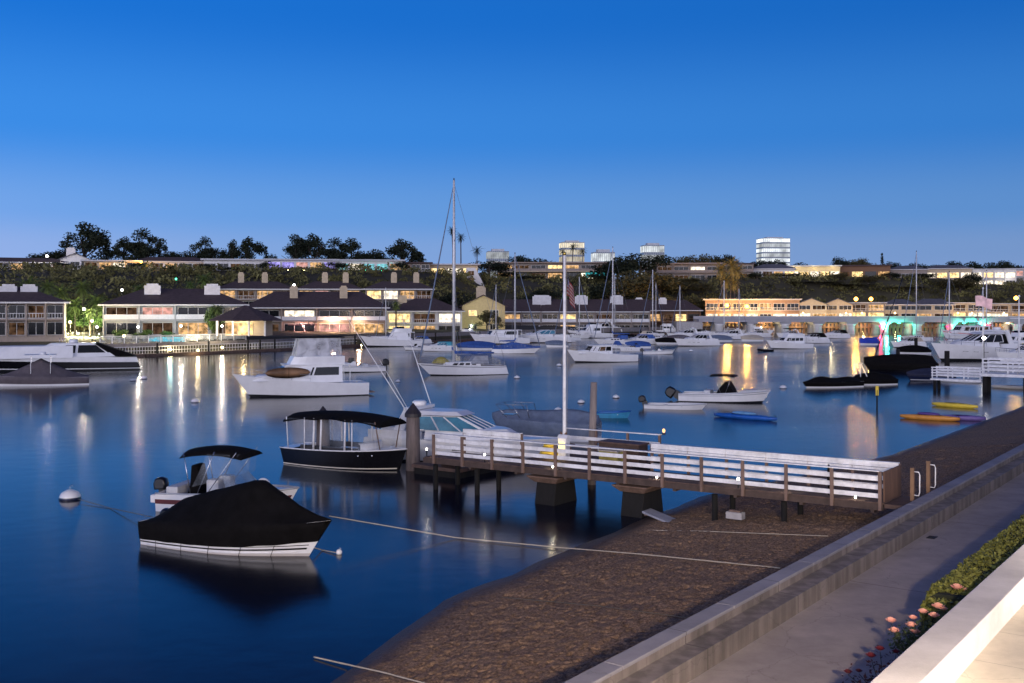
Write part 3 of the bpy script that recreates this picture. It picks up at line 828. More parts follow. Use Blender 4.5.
def near_ground():
    wm = water_material()
    m = MB(); 
    m.add([(-900, -60, 0), (900, -60, 0), (900, 700, 0), (-900, 700, 0)], [(0, 1, 2, 3)])
    structure(m.build('water', wm))
    # beach: fine grid close by, coarse beyond
    sm = sand_material()
    def pits(q):
        # footprints and scuffs of several sizes, thicker in some places than in others
        k = .5+1.1*max(0, min(1, .5+noise.noise(q*.45)))
        a = max(0, noise.noise(q*7.5+Vector((7, 2, 5)))-.12); b = max(0, noise.noise(q*4.2+Vector((1, 9, 3)))-.30); c = noise.noise(q*13+Vector((4, 4, 1)))
        return k*(-.17*a-.12*b)+.016*c
    def grid(us, vs, amp):
        m = MB(); vv = []
        for u in us:
            for v in vs:
                z = sand_z(u, v)
                dry = min(1, max(0, (z-.02)/.14))
                p = Vector((u, v, 0))
                q_ = Vector((p.x*1.0, p.y*1.35, 0)); d = noise.noise(p*1.1)*.05 + noise.noise(p*3.0+Vector((9, 3, 1)))*.03 + noise.noise(p*6.5+Vector((3, 1, 8)))*.03 + pits(q_)
                tr = -.045*max(0, noise.noise(p*2.0+Vector((40, 2, 0)))-.15)*4
                bank = .12*max(0, noise.noise(Vector((u*.35, v*.35, 4))))
                vv.append(uv(u, v, z+amp*dry*(d*.75+tr*.6)+bank*dry+ (.02*noise.noise(p*.5) if z < .05 else 0)))
        nv = len(vs)
        fs = [(i*nv+j, (i+1)*nv+j, (i+1)*nv+j+1, i*nv+j+1) for i in range(len(us)-1) for j in range(nv-1)]
        m.add(vv, fs, True)
        return m
    lin = lambda a, b, n: [a+(b-a)*i/n for i in range(n+1)]
    g = grid(lin(11, 40, 720), lin(-20.5, -9.8, 260), 1.0)
    structure(g.build('beach', sm))
    g = grid(lin(40, 60, 260), lin(-21.5, -9.8, 130), 1.0)
    structure(g.build('beach_middle', sm))
    g2 = grid(lin(60, 260, 400), lin(-21.5, -9.8, 40), .9)
    structure(g2.build('beach_far', sm))
    g3 = MB(); us3 = lin(-60, 11, 20); vs3 = lin(-40, -9.8, 20)
    g3 = grid(us3, vs3, .5); structure(g3.build('beach_near', sm))
    # seawall with its bench-like inner step
    wallm = slab_material('seawall_concrete', (.25, .22, .205), 4.6, 0, .85, .2, .03, streak=True)
    capm = slab_material('seawall_cap_concrete', (.27, .265, .30), 4.6, 0, .8, .12, .025)
    # one cross section: sand face, cap, riser, bench, lower face
    s = strip('seawall', wallm, [(-9.80, -.5), (-9.80, 1.60), (-9.44, 1.60), (-9.44, 1.41), (-8.97, 1.41), (-8.97, .8)], -30, 260, 1)
    structure(s)
    c = MB()
    for u in [-30+4.6*i for i in range(63)]:
        a, b = u+.012, u+4.6-.012
        vs_ = [uv(a, -9.83, 1.575), uv(b, -9.83, 1.575), uv(b, -9.425, 1.575), uv(a, -9.425, 1.575), uv(a, -9.83, 1.648), uv(b, -9.83, 1.648), uv(b, -9.425, 1.648), uv(a, -9.425, 1.648)]
        c.add(vs_, [(3,2,1,0),(4,5,6,7),(0,1,5,4),(1,2,6,5),(2,3,7,6),(3,0,4,7)])
    structure(c.build('seawall_cap', capm, None, .012))
    # walkway
    walk = slab_material('walkway_concrete', (.42, .375, .355), 9.2, 0, .85, .12, .03, off=1.1)
    structure(strip('sidewalk', walk, [(-8.99, 1.0), (-4.6, 1.0)], -30, 260, 1))
    # planting bed soil, patio and its low wall
    structure(strip('planting_bed_ground', mat('soil', (.05, .035, .025), .95, .4, 4, bump=.8, bscale=10), [(-6.25, 1.01), (-4.9, 1.03)], -30, 90, 1))
    pw = slab_material('patio_wall_plaster', (.60, .57, .56), 60, 0, .8, .06, .001, wear=False)
    structure(strip('patio_wall', pw, [(-4.93, .9), (-4.93, 2.5), (-4.31, 2.5), (-4.31, 1.9)], -30, 70, 1, None, .02))
    pf = slab_material('patio_stone', (.60, .54, .44), 1.9, 0, .6, .08, .012)
    structure(strip('patio_floor', pf, [(-4.33, 1.975), (1.5, 1.975)], -30, 70, 1))
    structure(strip('garden_ground', CONC, [(1.5, 1.97), (500, 1.9)], -60, 500, 1))

def added_patio_lamp(label, u, v, power, h=2.3, rgb=(1, .83, .64), r=.16):  # lamps added out of view to light the patio and foreground
    t = empty('added_patio_lamp', label, 'patio lamp', uv(u, v, 1.975))
    MB().lathe([(.18, 0), (.18, .05), (.04, .1), (.035, h)], n=10).build('post', SHELL, t)
    l = MB().lathe([(.10, h), (.15, h+.05), (.17, h+.32), (.12, h+.36)], n=8).build('lantern', glow('lantern_glass', (1, .72, .4), 8), t); l.visible_shadow = False
    MB().lathe([(.2, h+.37), (.06, h+.52), (.02, h+.6)], n=8).build('lantern_cap', SHELL, l)
    point(t, (0, 0, h+.18), rgb, power, r)

# ------------------------------------------------------------------ leaves
def leaf_quad(m, p, s, nrm=None, asp=.55, rr=rnd):
    a = Vector((rr.gauss(0, 1), rr.gauss(0, 1), rr.gauss(0, 1))).normalized()
    if nrm is not None: a = (a*.8+nrm*.9).normalized()
    t = a.orthogonal().normalized(); ang = rr.random()*6.28
    t = (Matrix.Rotation(ang, 3, a) @ t); b = a.cross(t)
    m.add([p-t*s, p-b*s*asp, p+t*s, p+b*s*asp], [(0, 1, 2, 3)])

def hedge():
    t = empty('hedge', 'clipped green hedge along the pale patio wall', 'hedge', uv(38, -5.6, 1.0))
    inv = Vector(t.location)
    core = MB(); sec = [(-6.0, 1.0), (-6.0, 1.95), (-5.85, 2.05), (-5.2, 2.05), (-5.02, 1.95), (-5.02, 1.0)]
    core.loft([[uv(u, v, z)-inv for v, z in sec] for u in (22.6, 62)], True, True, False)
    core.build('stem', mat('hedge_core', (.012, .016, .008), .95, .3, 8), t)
    m = MB(); rr = random.Random(5)
    for i in range(30000):
        q = rr.random()
        u = 22.3+40*(q**1.7)
        bump = .05*noise.noise(Vector((u*1.3, 2, 0)))+.06*noise.noise(Vector((u*3.1, 7, 1)))
        side = rr.random()
        endf = 1-max(0, (22.9-u)/.8)*.35
        if side < .40:  # walk side
            z = 1.02+1.02*rr.random()*endf; v = -6.08-bump*1.6+.07*(rr.random()-.3); n = -VV
        else:
            v = -6.08+1.1*rr.random(); z = 2.06*endf+(1-endf)*1.0+bump+.10*(rr.random()-.4)
            ed = min(1, (v+6.12)/.22); z -= .12*(1-ed)**2; n = Vector((0, 0, 1))
        if q < .012: u = 22.35+.12*rr.random(); z = 1.02+1.0*rr.random(); v = -6.0+1.0*rr.random(); n = -UU
        leaf_quad(m, uv(u, v, z)-inv, (.030+.028*rr.random())*(1+.5*q), n, .5, rr)
    m.build('foliage', mat('hedge_leaf', (.19, .20, .045), .6, .6, 7, spec=.4), t)

def rose(label, u, v, blooms, h, w, leaves, bloommat, leafmat, seed):
    rr = random.Random(seed)
    t = empty('rose_bush', label, 'rose bush', uv(u, v, 1.03))
    st = MB()
    tips = []
    for i in range(9):
        an = rr.random()*6.28; tip = Vector((math.cos(an)*w*.9*rr.random(), math.sin(an)*w*.9*rr.random(), h*(.6+.35*rr.random())))
        st.tube([(0.04*math.cos(an), .04*math.sin(an), 0), tip*.5+Vector((0, 0, .1)), tip], [.014, .010, .006], 5); tips.append(tip)
    for b in blooms: st.tube([(0, 0, .1), (b[0]*.6, b[1]*.6, b[2]*.6), (b[0], b[1], b[2]-.03)], [.012, .009, .006], 5)
    st.build('stem', mat('rose_stem', (.05, .055, .02), .7, .3), t)
    m = MB()
    cl = tips+[Vector(b)*.85 for b in blooms]
    for i in range(leaves):
        c = cl[i % len(cl)]; k = .35+.7*rr.random()
        p = Vector((c.x*k, c.y*k, c.z*k))+Vector((rr.gauss(0, .10), rr.gauss(0, .10), rr.gauss(0, .08)))
        p.z = max(.04, p.z)
        leaf_quad(m, p, .028+.025*rr.random(), Vector((0, 0, 1)), .6, rr)
    m.build('foliage', leafmat, t)
    for b in blooms:
        s = b[3] if len(b) > 3 else .07
        q = MB()
        for ring, (n, rad, tl, hh) in enumerate([(3, .25, .15, 1.0), (5, .55, .45, .95), (6, .85, .75, .8), (7, 1.05, 1.05, .55)]):
            for k in range(n):
                an = 2*PI*k/n+ring*.5
                d = Vector((math.cos(an), math.sin(an), 0)); e = Vector((-math.sin(an), math.cos(an), 0))
                c = Vector(b[:3]); base = c+d*s*rad*.25
                up = Vector((0, 0, 1))*s*hh+d*s*rad*.8*tl
                wd = e*s*.55
                q.add([base-wd*.5, base+wd*.5, base+up*.75+wd*.9, base+up*1.0+wd*.3, base+up*1.0-wd*.3, base+up*.75-wd*.9], [(0, 1, 2, 3, 4, 5)], True)
        q.build('bloom', bloommat, t)

# ------------------------------------------------------------------ piers
def pier():
    zd = 1.5; U0, U1 = 34.46, 36.36; V0, V1 = -10.55, -30.3
    t = empty('wooden_pier', 'brown plank pier with white rails running out from the beach to the float', 'pier', uv(35.4, -20, 0))
    t.rotation_euler = (-.0095, 0, UANG)      # local x = along u, local y = -v; the deck falls a little towards its end
    def P(u, v, z): return Vector((u-35.4, -(v+20), z))
    def box(m, u0, u1, v0, v1, z0, z1):
        a = P(u0, v0, z0); b = P(u1, v1, z1)
        m.box(min(a.x, b.x), max(a.x, b.x), min(a.y, b.y), max(a.y, b.y), z0, z1)
    m = MB(); n = int((V0-V1)/.145); rr = random.Random(2)
    for i in range(n):
        v = V0-.145*i
        box(m, U0, U1, v, v-.137, zd-.045, zd+rr.uniform(-.003, .003))
    m.build('deck', DECKW, t)
    m = MB()
    for u in (U0-.05, U0+.9, U1+.0): box(m, u, u+.05, V0, V1, zd-.25, zd-.045)
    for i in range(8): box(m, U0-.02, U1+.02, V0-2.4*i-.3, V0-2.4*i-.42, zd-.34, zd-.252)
    m.build('joist', mat('pier_beam', (.06, .04, .034), .8, .35, 3, bump=.4), t)
    # posts and rails, both sides
    posts = [V0-.08-1.585*i for i in range(13)]
    for side, u in ((0, U0-.10), (1, U1+.10)):
        for v in posts:
            if side == 1 and -26.3 < v < -21.2: continue
            m = MB(); box(m, u-.05, u+.05, v+.05, v-.05, zd-.24, zd+1.02); m.build('post', POST, t, .006)
        ui = u+.07 if side == 0 else u-.07
        for z in (.22, .50, .78):
            for a, b in zip(posts, posts[1:]):
                if side == 1 and (-26.3 < a < -21.2 or -26.3 < b < -21.2): continue
                m = MB(); box(m, ui-.018, ui+.018, a-.01, b+.01, zd+z-.075, zd+z+.075); m.build('rail', PWHITE, t, .004)
        for a, b in zip(posts, posts[1:]):
            if side == 1 and (-26.3 < a < -21.2 or -26.3 < b < -21.2): continue
            m = MB(); box(m, u-.09, u+.09, a-.004, b+.004, zd+1.022, zd+1.062); tr = m.build('top_rail', PWHITE, t, .006)
            if side == 1: m = MB(); box(m, u-.09, u-.055, a-.004, b+.004, zd+.87, zd+1.02); m.build('rail_fascia', PWHITE, tr, .004)
    # door at the shore end, beam under it
    m = MB(); 
    for i in range(13): box(m, U0+.06+.14*i, U0+.19+.14*i, V0+.02, V0-.03, zd+.02, zd+1.0)
    m.build('gate', mat('gate_wood', (.10, .055, .038), .75, .3, 4, stretch=(1, 1, .2), bump=.3), t)
    m = MB(); box(m, U0+.0, U1-.0, V0+.02, -9.84, zd-.16, zd-.08); box(m, U0, U1, V0+.02, -9.84, zd-.08, zd-.03); m.build('landing', DECKW, t)
    # black strap hanging on the rail
    m = MB(); a = P(U0+.0, -12.35, zd+.1)
    m.tube([a+Vector((0, 0, 1.0)), a+Vector((.03, .02, .55)), a+Vector((0, .0, -.02))], [.035, .05, .02], 6)
    m.build('strap', BCAN, t)
    # footings: flared concrete caps on dark bodies that build in shade and reflection
    for vc, big in ((-24.0, .62), (-20.0, .6)):
        m = MB(); secs = []
        for z, k, ku in ((.90, 1.05, .82), (1.13, 1.6, 1.05), (1.17, 1.6, 1.05)):
            q = [P(35.4-.95*ku, vc+.48*k, z), P(35.4+.95*ku, vc+.48*k, z), P(35.4+.95*ku, vc-.48*k, z), P(35.4-.95*ku, vc-.48*k, z)]
            secs.append(q)
        m.loft(secs, True, True, False); m.build('footing_cap', ROCKB, t, .03)
        m = MB(); secs = []
        for z, k, ku in ((-.8, 1.9*big, 1.0), (.0, 1.6*big, .9), (.895, 1.0, .7)):
            q = [P(35.4-.95*ku, vc+.48*k, z), P(35.4+.95*ku, vc+.48*k, z), P(35.4+.95*ku, vc-.48*k, z), P(35.4-.95*ku, vc-.48*k, z)]
            secs.append(q)
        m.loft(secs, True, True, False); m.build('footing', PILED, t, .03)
    for vc in (-29.8, -27.5, -16.6, -14.0):
        for u in (U0+.2, U1-.2):
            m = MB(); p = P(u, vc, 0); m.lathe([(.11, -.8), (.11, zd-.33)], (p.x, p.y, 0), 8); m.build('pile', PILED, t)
    # platform on the far side, its rail
    m = MB()
    for i in range(34): box(m, U1+.03, U1+3.0, -21.3-.145*i, -21.3-.145*i-.137, zd-.045, zd)
    m.build('side_platform', DECKW, t)
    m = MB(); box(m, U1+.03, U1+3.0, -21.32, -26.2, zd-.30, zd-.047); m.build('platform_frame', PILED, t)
    for vc in (-21.8, -25.8):
        m = MB(); p = P(U1+2.7, vc, 0); m.lathe([(.13, -.8), (.13, zd-.3)], (p.x, p.y, 0), 8); m.build('pile', PILED, t)
    for i, v in enumerate((-21.35, -22.9, -24.5, -26.1)):
        m = MB(); box(m, U1+2.9, U1+3.0, v+.05, v-.05, zd-.2, zd+1.02); m.build('post', POST, t, .006)
    m = MB(); box(m, U1+2.86, U1+3.04, -21.3, -26.2, zd+1.022, zd+1.062); m.build('top_rail', PWHITE, t, .006)
    for z in (.3, .65):
        m = MB(); box(m, U1+2.86, U1+2.89, -21.3, -26.2, zd+z-.075, zd+z+.075); m.build('rail', PWHITE, t, .004)
    # small deck lights
    E = glow('deck_light_glass', (1, .93, .8), 26)
    for u, v, pw, kind, s in ((U0+.05, -15.62, 5, 0, .045), (U0+.08, -30.2, 3.5, 0, .035), (U0+.08, -27.0, 3.5, 0, .035), (U0+.12, -18.9, 2.2, 1, .03), (U0+.12, -13.9, 2.2, 1, .03), (U0+.12, -11.5, 3, 1, .03), (U0+.15, -23.6, 2, 1, .03)):
        p = P(u, v, zd)
        z = .30 if kind == 0 else .07
        l = MB().lathe([(s*.8, z-.02), (s, z), (s, z+.03), (s*.6, z+.06)], (p.x, p.y, zd), 12).build('deck_light', E, t); l.visible_shadow = False
        if kind: MB().lathe([(s*1.9, z+.072), (s*1.9, z+.10), (.01, z+.11)], (p.x, p.y, zd), 8).build('light_cap', SHELL, l)
        else: MB().box(p.x-.02, p.x+.02, p.y-.02, p.y+.02, zd, zd+z-.02).build('light_stem', SHELL, l)
        point(t, (p.x, p.y, zd+z+(.04 if kind == 0 else .05)), (1, .84, .58), pw*2.2, .03)
    # warm lamp at the end of the platform rail
    p = P(U1+2.95, -21.15, zd+1.22)
    l = MB().ell(p, (.065, .065, .09), 12, 8).build('rail_lamp', glow('rail_lamp_glass', (1, .50, .22), 2.2), t); l.visible_shadow = False
    MB().box(p.x-.06, p.x+.06, p.y-.06, p.y+.06, p.z-.16, p.z-.1).build('lamp_base', SHELL, l)
    point(t, p, (1, .6, .3), 3, .1)
    # things standing on the platform
    b = empty('dock_box', 'long dark brown locker standing on the pier platform beside the lamp', 'dock box', uv(U1+1.6, -22.35, zd), UANG)
    MB().box(-.4, .4, -.95, .95, 0, .72).build('box_body', mat('locker_wood', (.06, .035, .025), .7, .3, 4), b, .02)
    MB().box(-.44, .44, -1.0, 1.0, .722, .80).build('lid', mat('locker_lid', (.085, .05, .04), .6, .3, 4), b, .02)
    b = empty('storage_bin', 'low pale khaki bin in front of the dark locker on the pier platform', 'storage bin', uv(U1+.75, -22.4, zd), UANG)
    MB().ext([(-.25, 0), (.25, 0), (.30, .5), (-.30, .5)], -.45, .45).build('bin_body', OLIVE, b, .02)
    MB().box(-.33, .33, -.48, .48, .502, .56).build('lid', TCAN, b, .015)
    b = empty('hose_pot', 'yellow coiled hose heaped beside the white pedestal on the pier', 'hose', uv(U1+.9, -25.6, zd))
    m = MB()
    for k in range(5):
        m.tube([(math.cos(a*PI/8)*(.42-.05*k), math.sin(a*PI/8)*(.42-.05*k), .06+.10*k+.01*(a % 3)) for a in range(17)], .055, 6)
    m.build('hose_coil', YELL, b)
    b = empty('power_pedestal', 'white box pedestal with a lit face at the foot of the flagpole', 'power pedestal', uv(U1+.75, -24.75, zd), UANG)
    MB().box(-.16, .16, -.2, .2, 0, .85).build('pedestal_body', PWHITE, b, .02)
    MB().ext([(-.2, .852), (.2, .852), (.05, 1.0), (-.05, 1.0)], -.24, .24).build('pedestal_cap', PWHITE, b, .01)
    MB().box(-.185, -.162, -.14, .14, .3, .7).build('lit_panel', glow('pedestal_panel', (1, .74, .28), 2.5), b)
    point(b, (-.5, .3, .5), (1, .75, .3), 9, .08)
    b = empty('folding_chair', 'dark slatted chair on the pier platform behind the yellow hose', 'chair', uv(U1+1.9, -25.3, zd), UANG+1.2)
    m = MB()
    for i in range(4): m.box(-.22, .22, -.22+.11*i, -.14+.11*i, .42, .45)
    m.build('seat', TEAK, b)
    m = MB()
    for i in range(4): m.box(-.22, .22, .235, .26, .5+.12*i, .58+.12*i)
    m.build('backrest', TEAK, b)
    for sx in (-.2, .2):
        MB().bar((sx, -.2, 0), (sx, .1, .42), .03).build('leg', TEAK, b)
        MB().bar((sx, .25, 0), (sx, .25, .98), .03).build('leg', TEAK, b)

def pile(label, x, y, h, r=.33, cap=True, lean=(0, 0), mt=None, name='mooring_pile', group=None, capmat=None, taper=.9, loc=None):
    t = empty(name, label, 'piling', loc if loc is not None else wp(x, y), 0, group)
    m = MB(); hc = h-(.62 if cap else 0)
    m.tube([(0, 0, -1.2), (lean[0]*.5, lean[1]*.5, hc*.5), (lean[0], lean[1], hc)], [r, r*(1+taper)/2, r*taper], 14)
    m.build('pile_shaft', mt or PILEW, t)
    if cap: MB().lathe([(r*1.12, hc-.05), (r*1.12, hc+.12), (r*.06, h)], (lean[0], lean[1], 0), 14, False).build('pile_cap', capmat or mat('pile_cap_metal', (.02, .017, .022), .55, .3, 4), t)
    return t

def near_things():
    pile('thick grey pile with a pointed dark cap at the bow of the black canopy boat', 413, 470, 3.25, .36)
    pile('grey pile with pointed cap standing behind the black canopy boat', 323, 462, 2.85, .36)
    pile('tall tapered bare pile standing beside the pier platform', 586, 0, 4.55, .20, False, (.12, .05), mat('pile_grey_bare', (.20, .17, .165), .85, .35, 5, bump=.7, bscale=14, stretch=(1, 1, .15)), loc=uv(39.75, -25.05, 0), taper=.72)
    # float beyond the pier end
    f = empty('floating_dock', 'low brown float between the black canopy boat and the white cruiser', 'floating dock', uv(40.2, -32.3, 0), UANG)
    MB().box(-3.0, 4.2, -1.7, 1.2, .30, .46).build('dock_deck', DECKW, f, .01)
    MB().box(-2.9, 4.1, -1.6, 1.1, -.4, .298).build('float_tank', PILED, f)
    r = MB(); r.bar((-3.9, -1.9, 1.3), (-2.0, -.6, .50), 1.2, .08); r.build('ramp', DECKW, f)
    for yy in (-1.4, .8): MB().box(-2.3, -2.1, yy-.1, yy+.1, .462, .62).build('cleat', STEEL, f)
    # flagpole with its limp flag
    t = empty('flagpole', 'tall white flagpole standing on the pier platform', 'flagpole', uv(38.05, -25.35, 1.41), 0)
    MB().lathe([(.085, 0), (.08, .6), (.085, .62), (.07, 5.0), (.05, 8.75)], n=12).build('pole', PWHITE, t)
    MB().box(-.13, .13, -.13, .13, 0, .08).build('pole_base', SHELL, t)
    MB().ell((0, 0, 8.82), (.08, .08, .08), 10, 6).build('finial', mat('finial_gold', (.5, .35, .08), .3, .1, 3, metal=.8), t)
    MB().tube([(.11, 0, .9), (.13, 0, 4.5), (.08, 0, 8.6)], .006, 4).build('halyard', ROPE, t)
    fl = empty('national_flag', 'limp red white and blue flag hanging from the white flagpole', 'flag', uv(38.05, -25.35, 8.45), 0)
    m = MB(); secs = []
    fm = bpy.data.materials.new('flag_cloth'); fm.use_nodes = True
    N = fm.node_tree.nodes; L = fm.node_tree.links; bs = N['Principled BSDF']; bs.inputs['Roughness'].default_value = .85
    at_ = N.new('ShaderNodeUVMap'); sx = N.new('ShaderNodeSeparateXYZ'); L.new(at_.outputs[0], sx.inputs[0])
    mu = N.new('ShaderNodeMath'); mu.operation = 'MULTIPLY'; mu.inputs[1].default_value = 6.5; L.new(sx.outputs['Y'], mu.inputs[0])
    fr = N.new('ShaderNodeMath'); fr.operation = 'FRACT'; L.new(mu.outputs[0], fr.inputs[0])
    gt = N.new('ShaderNodeMath'); gt.operation = 'GREATER_THAN'; gt.inputs[1].default_value = .5; L.new(fr.outputs[0], gt.inputs[0])
    mx = N.new('ShaderNodeMix'); mx.data_type = 'RGBA'; mx.inputs[6].default_value = (.16, .015, .02, 1); mx.inputs[7].default_value = (.22, .20, .22, 1); L.new(gt.outputs[0], mx.inputs[0])
    # blue field with rows of stars
    cx = N.new('ShaderNodeMath'); cx.operation = 'LESS_THAN'; cx.inputs[1].default_value = .4; L.new(sx.outputs['X'], cx.inputs[0])
    cy = N.new('ShaderNodeMath'); cy.operation = 'GREATER_THAN'; cy.inputs[1].default_value = .462; L.new(sx.outputs['Y'], cy.inputs[0])
    an = N.new('ShaderNodeMath'); an.operation = 'MULTIPLY'; L.new(cx.outputs[0], an.inputs[0]); L.new(cy.outputs[0], an.inputs[1])
    vo = N.new('ShaderNodeTexVoronoi'); vo.inputs['Scale'].default_value = 16; vo.inputs['Randomness'].default_value = 0; L.new(at_.outputs[0], vo.inputs['Vector'])
    st = N.new('ShaderNodeMath'); st.operation = 'LESS_THAN'; st.inputs[1].default_value = .25; L.new(vo.outputs['Distance'], st.inputs[0])
    m3 = N.new('ShaderNodeMix'); m3.data_type = 'RGBA'; m3.inputs[6].default_value = (.02, .03, .14, 1); m3.inputs[7].default_value = (.6, .6, .62, 1); L.new(st.outputs[0], m3.inputs[0])
    m2 = N.new('ShaderNodeMix'); m2.data_type = 'RGBA'; L.new(an.outputs[0], m2.inputs[0]); L.new(mx.outputs[2], m2.inputs[6]); L.new(m3.outputs[2], m2.inputs[7]); L.new(m2.outputs[2], bs.inputs['Base Color'])
    nu, nv = 18, 10
    uvs = []
    for i in range(nu+1):
        a = i/nu; row = []
        for j in range(nv+1):
            b = j/nv
            # hoist edge vertical by the pole; the fly sags down and folds in
            x = .09+.36*a+.05*math.sin(a*9+b*2); y = .09*math.sin(a*13+b*1.5)*(.3+a); z = .95*b-.75*a**1.15-.25*a*b
            row.append(Vector((x, y, z))); uvs.append((a, b))
        secs.append(row)
    m.loft(secs); o = m.build('flag_fabric', fm, fl)
    ul = o.data.uv_layers.new(name='flag')
    for lp in o.data.loops: ul.data[lp.index].uv = uvs[lp.vertex_index]
    # ladder handles at the seawall
    for i, (u, v, lb) in enumerate(((35.6, -9.98, 'brown post with a white grab handle just past the pier gate'), (37.5, -9.98, 'darker post with a white grab handle beyond the first one at the wall'))):
        h = empty('handrail_post', lb, 'handrail post', uv(u, v, .9), UANG)
        MB().box(-.06, .06, -.06, .06, -.2, 1.75).build('post', mat('handrail_wood', (.17, .10, .06), .7, .3, 4, stretch=(1, 1, .2)), h, .006)
        MB().tube([(.0, -.06, 1.62), (.0, -.20, 1.62), (.0, -.23, 1.52), (.0, -.23, .95), (.0, -.2, .85), (.0, -.06, .85)], .022, 6).build('grab_handle', PWHITE, h)
    d = empty('drain_cover', 'small dark drain cover set in the walkway', 'drain cover', wp(932, 537.5, 1.0), UANG)
    MB().box(-.2, .2, -.12, .12, .002, .012).build('cover_plate', SHELL, d)
    m = MB()
    for k in range(5): m.box(-.17+.07*k, -.14+.07*k, -.1, .1, .0125, .016)
    m.build('slot', BOOT, d)
    # planks half afloat at the water's edge under the pier
    p = empty('gangplank', 'pale grey plank lying from the sand into the water under the pier', 'plank', uv(34.3, -18.4, .10), UANG+R(62))
    MB().box(-1.6, 1.6, -.28, .28, .02, .10, Matrix.Rotation(R(-3), 4, 'Y')).build('plank_board', mat('plank_grey', (.34, .35, .40), .7, .15, 3), p, .01)
    for k in (-1.1, 1.0): MB().box(k-.05, k+.05, -.26, .26, -.04, .02, Matrix.Rotation(R(-3), 4, 'Y')).build('plank_batten', POST, p)
    b = empty('concrete_block', 'pale concrete block under a pier post at the edge of the sand', 'concrete block', uv(34.2, -15.6, .62), UANG)
    MB().box(-.16, .16, -.3, .3, -.1, .14).build('block', CONC, b, .015)
    MB().box(-.09, .09, -.2, .2, .142, .20).build('block_pad', POST, b)
    # mooring lines
    def line(label, pts, r=.016, mt=ROPE, name='mooring_line', sag=0.0):
        q = []
        for a, b in zip(pts, pts[1:]):
            a = Vector(a); b = Vector(b)
            for i in range(12):
                k = i/12; p = a.lerp(b, k); p.z -= sag*math.sin(PI*k); q.append(p)
        q.append(Vector(pts[-1]))
        tag(MB().tube(q, r, 5).build(name, mt), label, 'rope')
    def sp(x, y, h=.05):
        """a point on the sand under that pixel"""
        z = .3
        for _ in range(8):
            p = wp(x, y, z); u = p.dot(UU); v = p.dot(VV); z = sand_z(u, v)+h
        return wp(x, y, z)
    line('long line from the bow of the covered runabout up onto the sand', [wp(329, 516, .95), wp(455, 537.5, .04), wp(560, 547.5, .06), sp(640, 554, .09), sp(780, 568, .07)], .02)
    line('second thin line on the sand below the pier', [sp(600, 529.5, .05), sp(700, 531, .06), sp(828, 536, .06)], .014)
    line('low line half buried across the middle of the sand', [sp(500, 597, .04), sp(600, 606, .05), sp(690, 618, .05)], .012, DROPE)
    line('frayed line running from the water over the sand in the near corner', [wp(314, 657, .03), wp(345, 664, .06), sp(382, 672, .08), sp(450, 690, .06)], .02, ROPE)
    line('dark line from the white buoy to the stern of the covered runabout', [wp(78, 499, .1), wp(110, 508, .02), wp(152, 517, .3)], .018, DROPE)
    line('short line with a small white float off the runabout bow', [wp(312, 547, .25), wp(322, 550, .02), wp(338, 553, .05)], .018, ROPE)
    t = empty('rope_float', 'tiny white float on the short line off the runabout bow', 'float', wp(339, 554))
    MB().ell((0, 0, .06), (.10, .10, .10), 10, 7).build('float_ball', WHITE, t)
    MB().tube([(0, 0, .14), (.04, 0, .2), (.08, 0, .15)], .012, 5).build('float_ring', STEEL, t)
